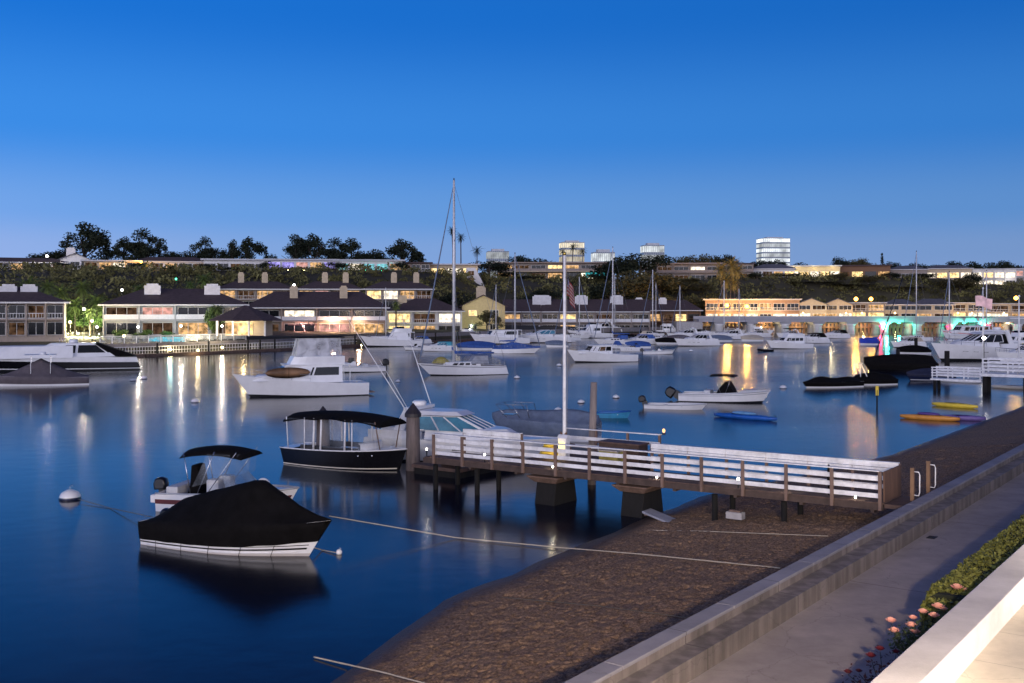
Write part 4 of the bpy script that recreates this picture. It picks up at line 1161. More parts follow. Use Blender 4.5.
# ------------------------------------------------------------------ the boats of this harbour
def front_runabout():
    t, wl = boat_at('runabout', 'white runabout under a tight black cover, moored nearest to the sand', 'motorboat', (179, 539), (316, 557))
    L = 6.9
    h = Hull(L, 2.65, .78, 1.22, lw=.86, tm=.40, pw=2.5, sn=.06, bf=.55, sp=1.7)
    o = h.band(0, 1).build('hull', WHITE, t)
    h.band(-.3, .20, .005, nk=2).build('boot_stripe', mat('hull_underside', (.50,.47,.46), .35, .1, 1), o)
    h.band(.30, .345, .010, 0, .97, nk=1).build('hull_stripe', BOOT, o)
    h.band(.40, .42, .010, 0, .97, nk=1).build('hull_stripe', BOOT, o)
    # spray strakes
    h.edge(.0, .24, .022, .05, .93).build('spray_strake', WHITE, o)
    def ridge(q):
        pts = [(0, .80), (.05, 1.10), (.12, 1.42), (.3, 1.78), (.45, 2.04), (.56, 2.26), (.61, 2.26), (.68, 2.02), (.82, 1.60), (.93, 1.34), (1, 1.26)]
        for (a, za), (b, zb) in zip(pts, pts[1:]):
            if q <= b:
                k = (q-a)/(b-a); return za+(zb-za)*k
        return 1.24
    # cover: shoulders carried by the windshield, hem pulled under the rub rail
    m = MB(); secs = []; n = 48
    for i in range(n+1):
        q = .0+1.0*i/n; zr = ridge(q); row = []
        hem = .40-.02*math.sin(q*40)*.4+.10*(q**3)
        sh = h.sheer(q)
        for sd in (-1, 1):
            a = h.pt(q, hem, sd, .035); b = h.pt(q, 1.0, sd, .05); w = h.w(q)
            pts = [a, a.lerp(b, .35)+Vector((0, sd*.015, 0)), a.lerp(b, .7)+Vector((0, sd*.01, 0)), b]
            flat = .34*max(0, 1-abs(q-.45)/.55)
            for j in range(1, 8):
                k = j/7
                y = (w+.05)*(1-k); zz = sh + (zr-sh)*min(1, (k/(1-flat*.75))**1.05 if k < 1 else 1)
                p = Vector((b.x, sd*y, zz))
                p.z += .032*noise.noise(Vector((q*11, sd*k*5, 1)))+.016*noise.noise(Vector((q*30, sd*k*9, 4)))-.05*math.sin(PI*k)*(1 if q > .55 else .4)
                pts.append(p)
            for p in pts[:4]: p.y += sd*.012*noise.noise(Vector((q*24, p.z*5, sd)))
            row += pts[:-1] if sd == -1 else []
            if sd == 1:
                row += [Vector((b.x, 0, zr))] + pts[:-1][::-1]
        secs.append(row)
    m.loft(secs, False, True)
    cov = m.build('boat_cover', BCAN, t)
    # tie-down straps under the hem and the bow eye
    st = MB()
    for q in (.12, .3, .48, .66, .82):
        for sd in (-1, 1):
            st.tube([h.pt(q, .44, sd, .04), h.pt(q, .2, sd, .02), h.pt(q, .02, sd, .01)], .009, 4)
    st.build('tie_strap', BCAN, cov)
    outboard(t, -3.62, .1, .28, .9, 20)
    MB().box(-3.75, -3.42, -.9, .9, .20, .27).build('swim_platform', GREYH, t, .02)
    return t

def bowrider():
    t, wl = boat_at('bowrider', 'pale open runabout with a black bimini, half hidden behind the black covered one', 'motorboat', (180, 507), (287, 511.5))
    L = 5.5
    h = Hull(L, 2.2, .70, .95, lw=.88, tm=.42, pw=2.5, sn=.06, bf=.5)
    o = finish_hull(t, h, WHITE, mat('hull_maroon', (.10,.02,.025), .4, .2), BOOT, None, .55, .75, .18)
    h.deck(.97, t0=.62).build('foredeck', WHITE, t); h.deck(.45, t0=.02, t1=.7).build('cockpit_floor', VINYL, t)
    h.edge(-.02, 1.0, .04).build('gunwale', GREYH, t)
    z = 2.42
    bimini(t, -1.75, .80, 1.95, z+.06, .30, BCAN, [(-1.6, -1.3, .75), (-.3, -1.0, .75), (.6, -.6, .75)], zf=.0, r=.018, val=.26)
    Frus(.15, .95, 1.7, .92, -.1, .45, 1.45, 1.42, nose=.5).mb().build('windscreen', clear('screen_vinyl', (.25,.32,.42), .35), t)
    for sd in (-1, 1): MB().add([(-1.2, sd*1.0, 1.0), (.2, sd*.95, 1.35), (.35, sd*.94, z-.15), (-.6, sd*.95, z-.15)], [(0, 1, 2, 3)]).build('clear_curtain', CLEARV, t)
    MB().add([(.5, -.9, 1.38), (.5, .9, 1.38), (.62, .92, z-.15), (.62, -.92, z-.15)], [(0, 1, 2, 3)]).build('clear_curtain', CLEARV, t)
    for sd in (-1, 1): MB().box(-.75, -.25, sd*.5-.25, sd*.5+.25, .5, 1.25).build('seat', VINYL, t, .06)
    MB().box(-2.4, -1.9, -.85, .85, .5, .95).build('stern_bench', VINYL, t, .06)
    outboard(t, -2.95, .0, .40, 1.0, -6)
    MB().ext([(-1.75, .5), (-1.25, .5), (-1.15, 1.0), (-1.30, 1.75), (-1.55, 1.75), (-1.6, 1.0)], -.45, .25).build('helm_seat_cover', BCAN, t, .06)
    MB().box(-3.0, -2.76, -.95, -.5, .32, .62).build('transom_step', WHITE, t, .03)
    p = h.pt(.80, 1, -1, .10)
    m = MB().ell((p.x, p.y, p.z+.25), (.28, .26, .30), 14, 10).build('fender', WHITE, t)
    MB().lathe([(.283, .17), (.292, .2), (.288, .30), (.275, .34)], (p.x, p.y, p.z), 14).build('fender_stripe', NAVY, m)
    MB().tube([(p.x, p.y, p.z+.5), (p.x+.05, p.y+.15, p.z+.1)], .015, 5).build('fender_line', ROPE, m)

def canopy_boat():
    t, wl = boat_at('electric_launch', 'black hulled launch with a long scalloped black canopy on white posts', 'electric boat', (295, 461), (408, 471))
    L = 6.75
    h = Hull(L, 2.5, .82, 1.05, lw=.93, tm=.45, pw=2.6, sn=.22, bf=.35, sp=1.6, rk=-.25)
    o = h.band(0, 1).build('hull', BLACKH, t)
    h.band(.20, .245, .008, 0, .98, nk=1).build('hull_stripe', CREAM, o)
    h.edge(.02, 1.0, .035).build('rub_rail', WHITE, o)
    h.deck(.985, t0=.72, t1=1).build('foredeck', WHITE, t)
    h.deck(.985, t0=0, t1=.10).build('stern_deck', WHITE, t)
    h.deck(.45, t0=.08, t1=.75).build('cockpit_floor', VINYL, t)
    # side decks and wrap bench
    m = MB()
    for sd in (-1, 1):
        m.loft([[h.pt(q, 1, sd, 0), h.pt(q, 1, sd, -.18), h.pt(q, .5, sd, -.2)] for q in [.05+.7*i/12 for i in range(13)]])
    m.build('side_deck', WHITE, t)
    for sd in (-1, 1):
        MB().box(-2.3, 1.2, sd*.72-.25, sd*.72+.25, .40, .66).build('bench_seat', VINYL, t, .05)
        MB().box(-2.3, 1.2, sd*.98-.06, sd*.98+.06, .66, 1.05).build('bench_back', mat('seat_black', (.02,.02,.025), .6, .2), t, .04)
    MB().box(-.5, .4, -.3, .3, .4, .92).build('cabin_table', WHITE, t, .04)
    # curved white dash with windscreen forward
    m = MB(); secs = []
    for i in range(9):
        y = -1+2*i/8; secs.append([Vector((1.35+.30*(1-y*y), y*.95, .9)), Vector((1.30+.28*(1-y*y), y*.93, 1.24)), Vector((1.15+.2*(1-y*y), y*.9, 1.28))])
    m.loft(secs); m.build('dash', WHITE, t)
    m = MB(); secs = []
    for i in range(9):
        y = -1+2*i/8; secs.append([Vector((1.32+.28*(1-y*y), y*.93, 1.24)), Vector((1.0+.2*(1-y*y), y*.92, 2.1))])
    m.loft(secs); m.build('windscreen', CLEARV, t)
    z = 2.30
    bimini(t, -3.25, 2.6, 2.35, z+.42, .40, BCAN, None, 'canopy', scallop=.09, val=.30)
    for x in (-3.1, -1.95, -1.35, -.9, .55, .95, 2.3):
        for sd in (-1, 1):
            w = .04 if x not in (-1.35, -.9, .55) else .075
            b = h.pt(min(.9, (x+L/2)/L), 1, sd, -.06)
            MB().tube([(x, b.y, b.z), (x, sd*1.10, z+.1)], w*.7, 6).build('canopy_post', PWHITE if x < 2 else POST, t)
    for sd in (-1, 1):
        for a, b in ((-3.1, -1.95), (-.9, .55), (.95, 2.3)):
            MB().add([(a, sd*1.12, 1.0), (b, sd*1.12, 1.02), (b, sd*1.11, z+.05), (a, sd*1.11, z+.05)], [(0, 1, 2, 3)]).build('clear_curtain', clear('thin_vinyl', (.4,.48,.6), .12), t)
    l = MB()
    for q, sd in ((.70, -1), (.80, -1)):
        l.ell(h.pt(q, .78, sd, .02), (.05, .03, .05), 8, 5)
    l.build('hull_fitting', STEEL, t)
    cl = MB().bar((2.4, -.0, 1.1), (2.7, 0, 1.1), .05); cl.build('bow_cleat', STEEL, t)
    return t

def cruiser_behind_pier():
    t, h, L, s = express('white sport cruiser with open windshield and radar arch lying behind the pier', (392, 456), (543, 465.5), 10.8, top='hardtop', glass=CGLASS, hh=1.0, railing=False, fb=1.42)
    # outriggers standing up and back
    for sd, tx in ((-1, -5.6), (1, -5.0)):
        MB().tube([(-.22*L, sd*1.25, 1.9*s), (tx, sd*2.4, 7.4)], [.035, .012], 5).build('outrigger', WHITE, t)
    # side windows and a dark hatch on the foredeck
    MB().box(2.2, 2.8, -.3, .3, 2.47, 2.50).build('deck_hatch', DGLASS, t)
    return t

def covered_launch():
    def ridge(q):
        return 1.25+.55*math.sin(PI*min(1, .15+q*.75))+.10*math.sin(q*9)
    t, h, L, s = covered('low boat under a slate grey tarpaulin with bare hoops, behind the cruiser bow', (585, 440), (505, 437), 6.6, cover=DCAN, ridge=ridge, drop=.35, fs=1.0, fb=1.25, name='covered_launch')
    m = MB()
    for x, k in ((.7, .0), (1.3, .25), (2.1, .5)):
        m.tube([(x, -.9, 1.3), (x+k+.2, -.85, 2.05), (x+k+.2, .85, 2.05), (x, .9, 1.3)], .025, 6)
    m.tube([(.9, -.85, 2.05), (2.8, -.85, 2.05)], .02, 5); m.tube([(.9, .85, 2.05), (2.8, .85, 2.05)], .02, 5)
    m.build('canopy_hoop', STEEL, t)

def fleet():
    front_runabout(); bowrider(); canopy_boat(); cruiser_behind_pier(); covered_launch()
    # left middle: fishing cruiser with curtained bridge and a board along the rail
    t, h, L, s = flybridge('white fishing cruiser with a curtained flying bridge and a brown paddleboard on its rail', (346, 391), (249, 401), 11.6, enclosure=WCURT, nwin=2, houseL=(-.30, .22), mast=False, tall=1.1)
    p = MB(); secs = []
    for i in range(17):
        q = i/16; w = .46*math.sqrt(max(0, 1-(2*q-1)**2))+.01
        secs.append([Vector((-.6+3.9*q, 1.62, 2.15-w)), Vector((-.6+3.9*q, 1.74, 2.15)), Vector((-.6+3.9*q, 1.62, 2.15+w)), Vector((-.6+3.9*q, 1.55, 2.15))])
    bd = empty('paddleboard', 'long brown oval paddleboard lashed on edge along the fishing cruiser', 'paddleboard', t.location, t.rotation_euler.z)
    p.loft(secs, True, True); p.build('board', mat('board_brown', (.22, .12, .06), .6, .5, .8), bd)
    MB().bar((1.3, 1.76, 1.70), (1.3, 1.76, 2.6), .05, .015).build('lashing_strap', BCAN, bd)
    whaler('white open fishing boat with black outboard, just beyond the fishing cruiser', (379, 370), (326, 374), 7.4, ms=1.5, consolecover=False, tilt=0)
    # far left
    t, h, L, s = express('long white motor yacht with a wide black hull band', (134, 368), (-62, 374), 23.0, top='none', stripe=None, B=5.2, name='motor_yacht', hh=.66, ws=False)
    h.band(.26, .66, .012, 0, .97, nk=2).build('hull_band', BLACKH, t)
    c = Frus(-.37*L, .10*L, 4.3, 1.7, -.27*L, -.05*L, 3.3, 3.35, nose=.3); cb = c.mb().build('coupe_roof', WHITE, t)
    c.sidew('side_window', DGLASS, cb, .05, .40, .30, .86, .03, sl=.02); c.sidew('side_window', DGLASS, cb, .43, .66, .30, .86, .05, sl=.04)
    MB().ext([(-.475*L, 1.7), (-.36*L, 1.7), (-.265*L, 3.3), (-.29*L, 3.3)], -2.0, 2.0).build('aft_canopy', BCAN, t)
    MB().lathe([(.5, 0), (.55, .1), (.5, .4), (.3, .5)], (-.16*L, 0, 3.36), 12).build('radar_dome', WHITE, t)
    m = MB(); 
    for k in range(3): m.tube([(-.12*L+k*.3, .4*(k-1), 3.3), (-.12*L+k*.3, .4*(k-1), 4.0)], .03, 5)
    m.build('antenna', STEEL, t)
    covered('boat under a drooping brown grey cover with a white hard top poking out', (84, 382), (-6, 389), 8.9, cover=GCAN, drop=.35, fs=.8, fb=1.1, ttop=True, ridge=lambda q: .95+1.75*max(0, 1-abs(q-.50)/.46)**1.25)
    # centre
    flybridge('big white motor yacht moored below the pink lit patio', (418, 345.5), (362, 347.5), 12.0, enclosure=None, nwin=1, houseL=(-.30, .10), canopy=None)
    sailboat('large white ketch-sized yacht with the tallest mast and an olive dinghy on deck', (497, 374), (428, 375.5), 10.6, mast=21.2, mx=.10, dodger=mat('canvas_pale', (.26,.28,.33), .85, .2, 2, bump=.3), cover=UCAN, rm=.17)
    dd = empty('deck_dinghy', 'upturned olive dinghy lashed on the foredeck of the tall-masted yacht', 'dinghy', wp(441, 375) + Vector((0, .0, 1.35)), R(172))
    m = MB(); secs = []
    for i in range(11):
        q = i/10; w = .62*(1-abs(2*q-1)**2.4)+.02
        secs.append([Vector((-1.1+2.2*q, w*math.cos(a), .75*(1-abs(2*q-1)**2.2)*math.sin(a))) for a in [PI*j/8 for j in range(9)]])
    m.loft(secs); m.build('dinghy_hull', OLIVE, dd)
    MB().bar((-1.1, 0, .08), (1.1, 0, .08), .07, .05).build('keel_strip', TEAK, dd)
    sailboat('white sailing boat with a blue deck cover, bow towards the open water', (497, 351), (538, 356), 8.6, mast=15.6, mx=-.03, cover=UCAN, dodger=None, coverall=UCAN, stripe=None, spreaders=1)
    flybridge('grey white cabin cruiser with two large dark side windows by the beige gable', (520, 343), (476, 345), 12.5, fly=False, nwin=2, houseL=(-.30, .22), mast=False, name='cabin_cruiser')
    express('long low white cruiser with blue green lit windows behind the flagpole', (566, 341.5), (516, 344), 12.5, top='none', glass=CGLASS, name='sport_cruiser', hh=.9)
    flybridge('white pilothouse boat with black canvas over its forward windows', (628, 360), (571, 364), 10.4, fly=False, nwin=3, houseL=(-.12, .24), lit=(1,), mast=False, name='pilothouse_boat', winmat=BCAN)
    whaler('small white launch with a raised black motor near the orange reflections', (646, 353), (673, 355), 5.0, consolecover=False, tilt=-30)
    express('white cabin cruiser with dark windshield moored in front of the lit pergola', (716, 344.5), (674, 347.5), 9.6, top='hardtop', name='cabin_cruiser')
    flybridge('white trawler yacht with a pale blue pilothouse roof and square windows', (808, 347), (766, 350.5), 9.4, nwin=4, canopy=BCAN, houseL=(-.30, .20), name='trawler_yacht')
    inflatable('black inflatable dinghy nosed against the trawler yacht', (760, 350), (770, 352.5), 2.6, motor=False)
    express('white cruiser with a dark canopy half hidden behind the trawler yacht', (823, 342), (796, 344.5), 8.6, top='canvas', canvas=BCAN)
    # skiffs this side of the reflections
    whaler('white centre console boat with black bimini and black console cover', (689, 400.5), (762, 403), 7.3, biminimat=BCAN, ms=1.6, tilt=-55)
    whaler('grey sided skiff with a black outboard, alongside the white bimini boat', (650, 407), (703, 410.5), 4.7, skiff=True, tilt=-18, hull=WHITE, name='motor_skiff')
    kayak('dark blue sit-on kayak drifting below the white bimini boat', (714, 416.5), (777, 421.5), BLUEP, mat('cargo_lightblue', (.15, .35, .6), .6, .2), .8, 'floating_kayak')
    t, wl = boat_at('rowing_dinghy', 'small turquoise rowing dinghy floating beyond the pier rail', 'dinghy', (601, 416), (627, 419))
    h = Hull(2.5, 1.25, .34, .5, lw=.86, sn=.15)
    h.band(0, 1).build('hull', TURQ, t); h.edge(0, 1, .04).build('gunwale', BLUEP, t); h.deck(.6).build('floor', BLUEP, t)
    for x in (-.5, .35): MB().box(x-.1, x+.1, -.5, .5, .24, .28).build('thwart', WHITE, t)
    # right: covered racing boat, covered sloop, blue launch
    covered('long low boat under a rippled black cover with a pale waterline', (864, 386), (796, 388.5), 6.6, cover=BCAN, drop=.42, fs=.55, fb=.62, ridge=lambda q: .70+.34*math.sin(PI*q)+.12*math.sin(q*11), name='covered_skiff', B=2.0)
    t, h, L, s = covered('black covered boat with a white A-frame stand on its bow', (897, 382), (846, 388), 5.2, cover=BCAN, drop=.42, fs=.55, fb=.7, ridge=lambda q: .85+.45*math.sin(PI*q)+.05*math.sin(q*17), name='covered_dory')
    for sd in (-1, 1):
        MB().bar((1.9, sd*.5, .9), (1.6, sd*.15, 2.2), .07).build('stand_leg', PWHITE, t); MB().bar((1.1, sd*.5, .9), (1.6, sd*.15, 2.2), .07).build('stand_leg', PWHITE, t)
    MB().bar((1.6, -.45, 2.2), (1.6, .45, 2.2), .06).build('stand_bar', PWHITE, t)
    # dark sloop with a raked black mast
    t, h, L, s = covered('dark sloop under black canvas with a steeply leaning black mast', (934, 370.5), (862, 371.5), 9.2, hull=BLACKH, cover=BCAN, drop=.35, fs=.9, fb=1.1, ridge=lambda q: 1.3+.75*math.sin(PI*min(1, .06+q*.90))**.28, name='covered_sloop', cat='sailboat')
    t['label'] = 'dark sloop under black canvas with a steeply leaning black mast'
    a = wp(873, 370); M = t.matrix_world
    inv = (Matrix.Translation(t.location) @ Matrix.Rotation(t.rotation_euler.z, 4, 'Z')).inverted()
    p0 = inv @ (a+Vector((0, 0, 1.2))); dd_ = a.y
    p1 = inv @ dp(903, dd_-1, zat(277, dd_-1))
    MB().tube([p0, p0.lerp(p1, .5)+Vector((0, 0, -.10)), p1], [.085, .075, .04], 7).build('raked_mast', BLACKH, t)
    covered('launch with a navy hull and white bottom beside the dark sloop', (951, 379.5), (906, 381.5), 6.0, hull=NAVY, cover=mat('cover_navy', (.012,.016,.045), .8, .3, 3, bump=.3), drop=.7, fs=.6, fb=.85, name='navy_launch', stripe=WHITE)
    t, h, L, s = covered('tiny launch with a bright blue cover moored in midstream before the bridge', (877, 344), (859, 346), 4.6, cover=mat('cover_bright_blue', (.02,.05,.42), .8, .2), drop=.6, fs=.6, fb=.8, name='small_launch', ridge=lambda q: 1.6-.2*q)
    kayak('yellow kayak with a black strap floating near the sand', (932, 405.5), (978, 409), YELL, None, .8)
    kayak('orange kayak carrying purple bundles, nosed up to the sand', (900, 418), (960, 421.5), ORNG, PURP, .85)
    kayak('violet kayak with its bow on the sand next to the orange one', (938, 419), (986, 421), mat('plastic_violet', (.16, .11, .33), .45, .2), None, .75)
    kayak('white kayak floating beside the white railed pier', (938, 381.5), (984, 383.5), WHITE, None, .8)
    kayak('pale rowing shell under the white railed pier at the photo edge', (989, 387.5), (1050, 391), CREAM, None, .9)
    # beyond the white railed pier
    express('large white motor yacht berthed along the white railed pier', (1022, 358), (925, 363), 16.5, top='hardtop', canvas=BCAN, name='motor_yacht')
    express('white cruiser with black canopy behind the white railed pier near the photo edge', (1060, 362), (990, 366), 11.0, top='canvas', canvas=BCAN)
    t, h, L, s = flybridge('red striped harbour cruiser with a dark flat roof under the green glow', (992, 339.5), (938, 341.5), 14.5, stripe=REDP, fly=False, nwin=5, houseL=(-.38, .24), mast=False, lit=(0, 2, 4), name='harbour_cruiser')
    MB().box(-.42*L, .18*L, -.16*L, .16*L, 5.2, 5.35).build('sun_roof', BCAN, t)
    m = MB()
    for x in (-.4, -.1, .16):
        for sd in (-1, 1): m.bar((x*L, sd*.14*L, 2.4), (x*L, sd*.14*L, 5.2), .12)
    m.build('roof_post', PWHITE, t)
    # marina cluster in the middle distance
    express('white sport yacht with raked arch in the marina behind the pilothouse boat', (618, 333.5), (576, 335.5), 13.5, top='arch', name='sport_yacht')
    flybridge('white flybridge boat whose bridge shows between flagpole and first chimney', (604, 337), (572, 339), 11.5, nwin=2, name='flybridge_boat')
    sailboat('white sloop with a bare tall mast behind the pilothouse boat', (631, 344), (598, 346), 9.5, mast=18.5, mx=.05, cover=UCAN, dodger=UCAN, stripe=None, mcol=PWHITE)
    express('white runabout under a deep blue canopy in the marina', (655, 343), (622, 345.5), 8.0, top='canvas', canvas=UCAN)
    whaler('grey centre console boat with bright blue seats beside the blue canopy runabout', (630, 348), (606, 349.5), 6.2, consolemat=UCAN, tilt=-40)
    sailboat('small sloop with a shorter white mast before the cedar house', (668, 340), (640, 342), 8.2, mast=15.0, mx=.05, cover=BCAN, dodger=None, stripe=None, spreaders=1, mcol=PWHITE)
    express('white cruiser with its radar arch pointing at the lit pergola', (700, 338.5), (668, 340), 9.5, top='arch', name='arch_cruiser')
    express('white cruiser bow-on beneath the two orange lamps', (742, 338), (716, 341), 9.0, top='arch', name='bow_on_cruiser')
    covered('grey covered boat between the bow-on cruiser and the cabin cruiser', (729, 341), (706, 342.5), 6.4, cover=DCAN)
    express('small white cuddy cruiser near the bridge ramp', (768, 336.5), (745, 338), 7.2, top='canvas', canvas=TCAN, name='cuddy_cruiser')
    whaler('dark inboard launch with white seats between the ketch and the big motor yacht', (424, 349), (409, 351), 4.8, consolecover=False)
    express('white tender with turquoise canopy lights beside the ketch mast', (449, 350), (428, 352), 6.5, top='canvas', canvas=mat('canvas_teal', (.05,.30,.42), .8, .2), glass=CGLASS)
    covered('blue covered boat seen past the stern of the tall-masted yacht', (489, 349), (462, 351), 7.4, cover=UCAN)
    whaler('open white skiff at the float below the brown gazebo', (322, 358), (300, 359), 4.2, skiff=True)
    sailboat('distant sloop with a slim mast before the pale bridge wall', (738, 336), (709, 338.5), 8.5, mast=13.2, mx=0, cover=TCAN, dodger=None, stripe=None, spreaders=1, mcol=PWHITE)
    sailboat('sloop with a thin grey mast moored by the green lit bridge span', (930, 340), (902, 342), 8.5, mast=19, mx=.0, cover=TCAN, dodger=None, stripe=None, spreaders=1)
    sailboat('sloop with a silver mast and white sail cover by the harbour cruiser', (974, 345), (938, 347), 9.0, mast=13.5, mx=.2, cover=WHITE, dodger=None, stripe=None, spreaders=1)
    covered('low white speedboat under a black cover beyond the sloop canvas', (925, 353), (898, 356), 6.4, cover=BCAN)
    more = [
        ('x', 'white express cruiser with a dark windshield left of the flagpole foot in the marina', (552, 331), (590, 332), 'arch', None), ('x', 'white cruiser with a black sun canopy right behind the flagpole', (562, 335.5), (592, 336), 'canvas', BCAN),
        ('f', 'white flybridge yacht under the third pale chimney', (600, 330.5), (632, 331), None, None), ('x', 'small white cruiser with tan canvas beside the blue canopy runabout', (640, 337), (664, 337.5), 'canvas', TCAN),
        ('f', 'white flybridge yacht moored right before the lit pergola', (656, 333.5), (688, 334), None, None), ('x', 'white cruiser with black canvas left of the bow-on cruiser', (694, 334.5), (716, 335), 'canvas', BCAN),
        ('x', 'white open cruiser under the first orange street lamp', (722, 333.5), (746, 334), 'arch', None), ('f', 'white flybridge boat between the orange reflections and the bridge', (748, 334), (774, 334.5), None, None),
        ('c', 'black covered boat in the middle of the crowded marina', (618, 340), (640, 340.5), BCAN, None), ('c', 'blue covered boat behind the small white launch', (648, 348), (626, 348.5), UCAN, None), ('c', 'grey covered boat lying before the pergola boats', (688, 341), (668, 341.5), GCAN, None),
        ('f', 'white sport fisher with a tall bridge beside the blue covered boats', (478, 339), (448, 339.5), None, None), ('x', 'low white cruiser tucked behind the tall-masted yacht bow', (430, 343), (404, 343.5), 'canvas', UCAN), ('x', 'white day cruiser with black canvas past the grey white cabin cruiser', (545, 338), (520, 338.5), 'canvas', BCAN),
        ('x', 'white cruiser with black canvas right of the trawler yacht', (846, 338), (822, 338.5), 'canvas', BCAN), ('x', 'white cruiser with raked arch moored under the bridge parapet', (800, 337.5), (778, 338), 'arch', None),
        ('x', 'white cruiser lying stern-on between the sloop masts by the bridge', (922, 347), (892, 347.5), 'canvas', TCAN), ('f', 'white flybridge yacht at the outer berth beyond the pink flag', (1034, 349), (996, 350), None, None), ('x', 'white cruiser with a navy canopy inside the white railed pier', (985, 352.5), (950, 353.5), 'canvas', UCAN)]
    for k, lb, a, b, x, cv in more:
        if k == 'x': express(lb, a, b, top=x, canvas=cv, name='motor_cruiser')
        elif k == 'f': flybridge(lb, a, b, nwin=3, canopy=BCAN if a[0] % 4 == 0 else None, name='flybridge_boat')
        else: covered(lb, a, b, cover=x)
    for k, lb, a, b, x, cv in (('x', 'white cruiser just left of the flagpole, bow to the houses', (545, 334), (520, 334.5), 'arch', None), ('f', 'white trawler behind the blue green lit cruiser', (536, 332.5), (508, 333), None, None), ('c', 'steel blue covered boat left of the pilothouse boat', (566, 347), (546, 347.5), DCAN, None),
        ('x', 'white cuddy boat with blue canvas behind the pilothouse boat stern', (640, 350.5), (620, 351), 'canvas', UCAN), ('x', 'white day boat with grey canvas right of the bare tall mast', (612, 342), (634, 342.5), 'canvas', GCAN), ('c', 'black covered boat touching the arch cruiser', (676, 344), (656, 344.5), BCAN, None),
        ('f', 'white flybridge boat seen over the cabin cruiser with dark windshield', (706, 332.5), (682, 333), None, None), ('x', 'white cruiser with navy canvas over the cabin cruiser bow', (660, 331), (636, 331.5), 'canvas', UCAN), ('x', 'white cruiser under the lit club windows', (776, 331.5), (752, 332), 'canvas', BCAN),
        ('c', 'tan covered boat by the bridge column left of the trawler yacht', (760, 341), (742, 341.5), TCAN, None), ('x', 'white cruiser between cabin cruiser and bow-on cruiser', (712, 340.5), (734, 341), 'canvas', DCAN), ('f', 'white flybridge yacht behind the terrace house mast', (592, 327.5), (562, 328), None, None)):
        if k == 'x': express(lb, a, b, top=x, canvas=cv, name='motor_cruiser')
        elif k == 'f': flybridge(lb, a, b, nwin=4, canopy=BCAN if a[0] % 4 == 0 else None, name='flybridge_boat')
        else: covered(lb, a, b, cover=x)
    for lb, a, b, mh, cv in (('sloop with a mid-height mast left of the terrace end wall', (626, 334), (606, 334.5), 15.5, UCAN), ('sloop with a thin mast behind the cabin cruiser radar arch', (690, 338), (672, 338.5), 12.0, BCAN), ('sloop with a dark sail cover behind the flagpole foot', (578, 340), (556, 340.5), 13.0, BCAN), ('sloop with a stubby mast at the beige gable', (506, 341), (488, 341.5), 12.0, UCAN), ('sloop with a white mast between flagpole and bare tall mast', (566, 338), (590, 338.5), 14.0, UCAN), ('sloop with a slim mast left of the lit pergola', (646, 336.5), (664, 337), 13.0, TCAN), ('sloop with a short mast before the club building', (728, 337), (748, 337.5), 11.5, UCAN),
                             ('small sloop with a grey mast by the big motor yacht', (398, 344), (376, 344.5), 11.0, UCAN), ('sloop with a silver mast behind the red striped cruiser', (1000, 339), (976, 339.5), 15.0, TCAN)):
        sailboat(lb, a, b, mast=mh, cover=cv, dodger=None, stripe=None, spreaders=1, name='sloop', mcol=PWHITE)
    # buoys
    buoy('white mooring buoy with a dark band floating off the covered runabout', 70, 499, .42)
    buoy('round pale buoy in the lamp reflections off the fishing cruiser', 195, 402.5, .33)
    buoy('pale buoy close to the stern of the long motor yacht', 144, 379, .35)
    buoy('blue white buoy just left of the tall bare pile', 558, 411, .30)
    buoy('tipped white buoy between the flagpole and the bare pile', 581, 403, .30)
    buoy('blue white buoy beyond the turquoise dinghy', 616, 398, .30)
    buoy('white buoy astern of the tall-masted yacht', 517, 378.5, .34)
    buoy('pale buoy between the tall-masted yacht and the flagpole', 559, 366, .34)
    buoy('tiny white buoy in front of the cabin cruiser', 691, 351.5, .34)
    buoy('pale buoy at the bow of the long black covered boat', 783, 388.5, .34)
    buoy('small buoy beside the fishing cruiser stern in open water', 398, 382, .26)
    buoy('dark small buoy next to the long motor yacht buoy', 133, 381, .3, material=GREYH)
    # yellow topped channel marker
    t = empty('channel_marker', 'slim dark stake with a yellow top standing in the water', 'marker post', wp(877, 413))
    MB().tube([(0, 0, -1), (0, 0, 1.7)], .06, 8).build('stake', PILED, t)
    MB().box(-.10, .10, -.05, .05, 1.3, 2.0).build('marker_board', YELL, t)
# ------------------------------------------------------------------ the far shore
SH = [(-700, 150, 205, 305, 18.4), (0, 158, 212, 308, 18.4), (150, 170, 226, 314, 18.5), (280, 190, 246, 324, 18.7), (400, 222, 272, 337, 19.2), (455, 238, 290, 348, 18.2), (500, 252, 300, 380, 17.8), (600, 282, 322, 384, 17.6), (680, 298, 340, 396, 17.1),
      (740, 308, 356, 406, 18.6), (830, 330, 388, 420, 19.2), (940, 336, 395, 428, 18.8), (985, 337, 396, 426, 16.2), (1030, 338, 398, 428, 16.6), (1800, 338, 402, 440, 16)]
def shv(x):
    for a, b in zip(SH, SH[1:]):
        if x <= b[0]:
            k = max(0, (x-a[0])/(b[0]-a[0])); return [a[i]+(b[i]-a[i])*k for i in range(1, 5)]
    return list(SH[-1][1:])
def tz(x, d):
    """ground height at column x, distance d on the far shore"""
    s, a, b, zp = shv(x)
    if d < s: return -2.0
    z = 1.7+min(1, (d-s)/40)*.8
    if d > a:
        k = min(1, (d-a)/(b-a)); k = k*k*(3-2*k); z = z+(zp-z)*k
    return z

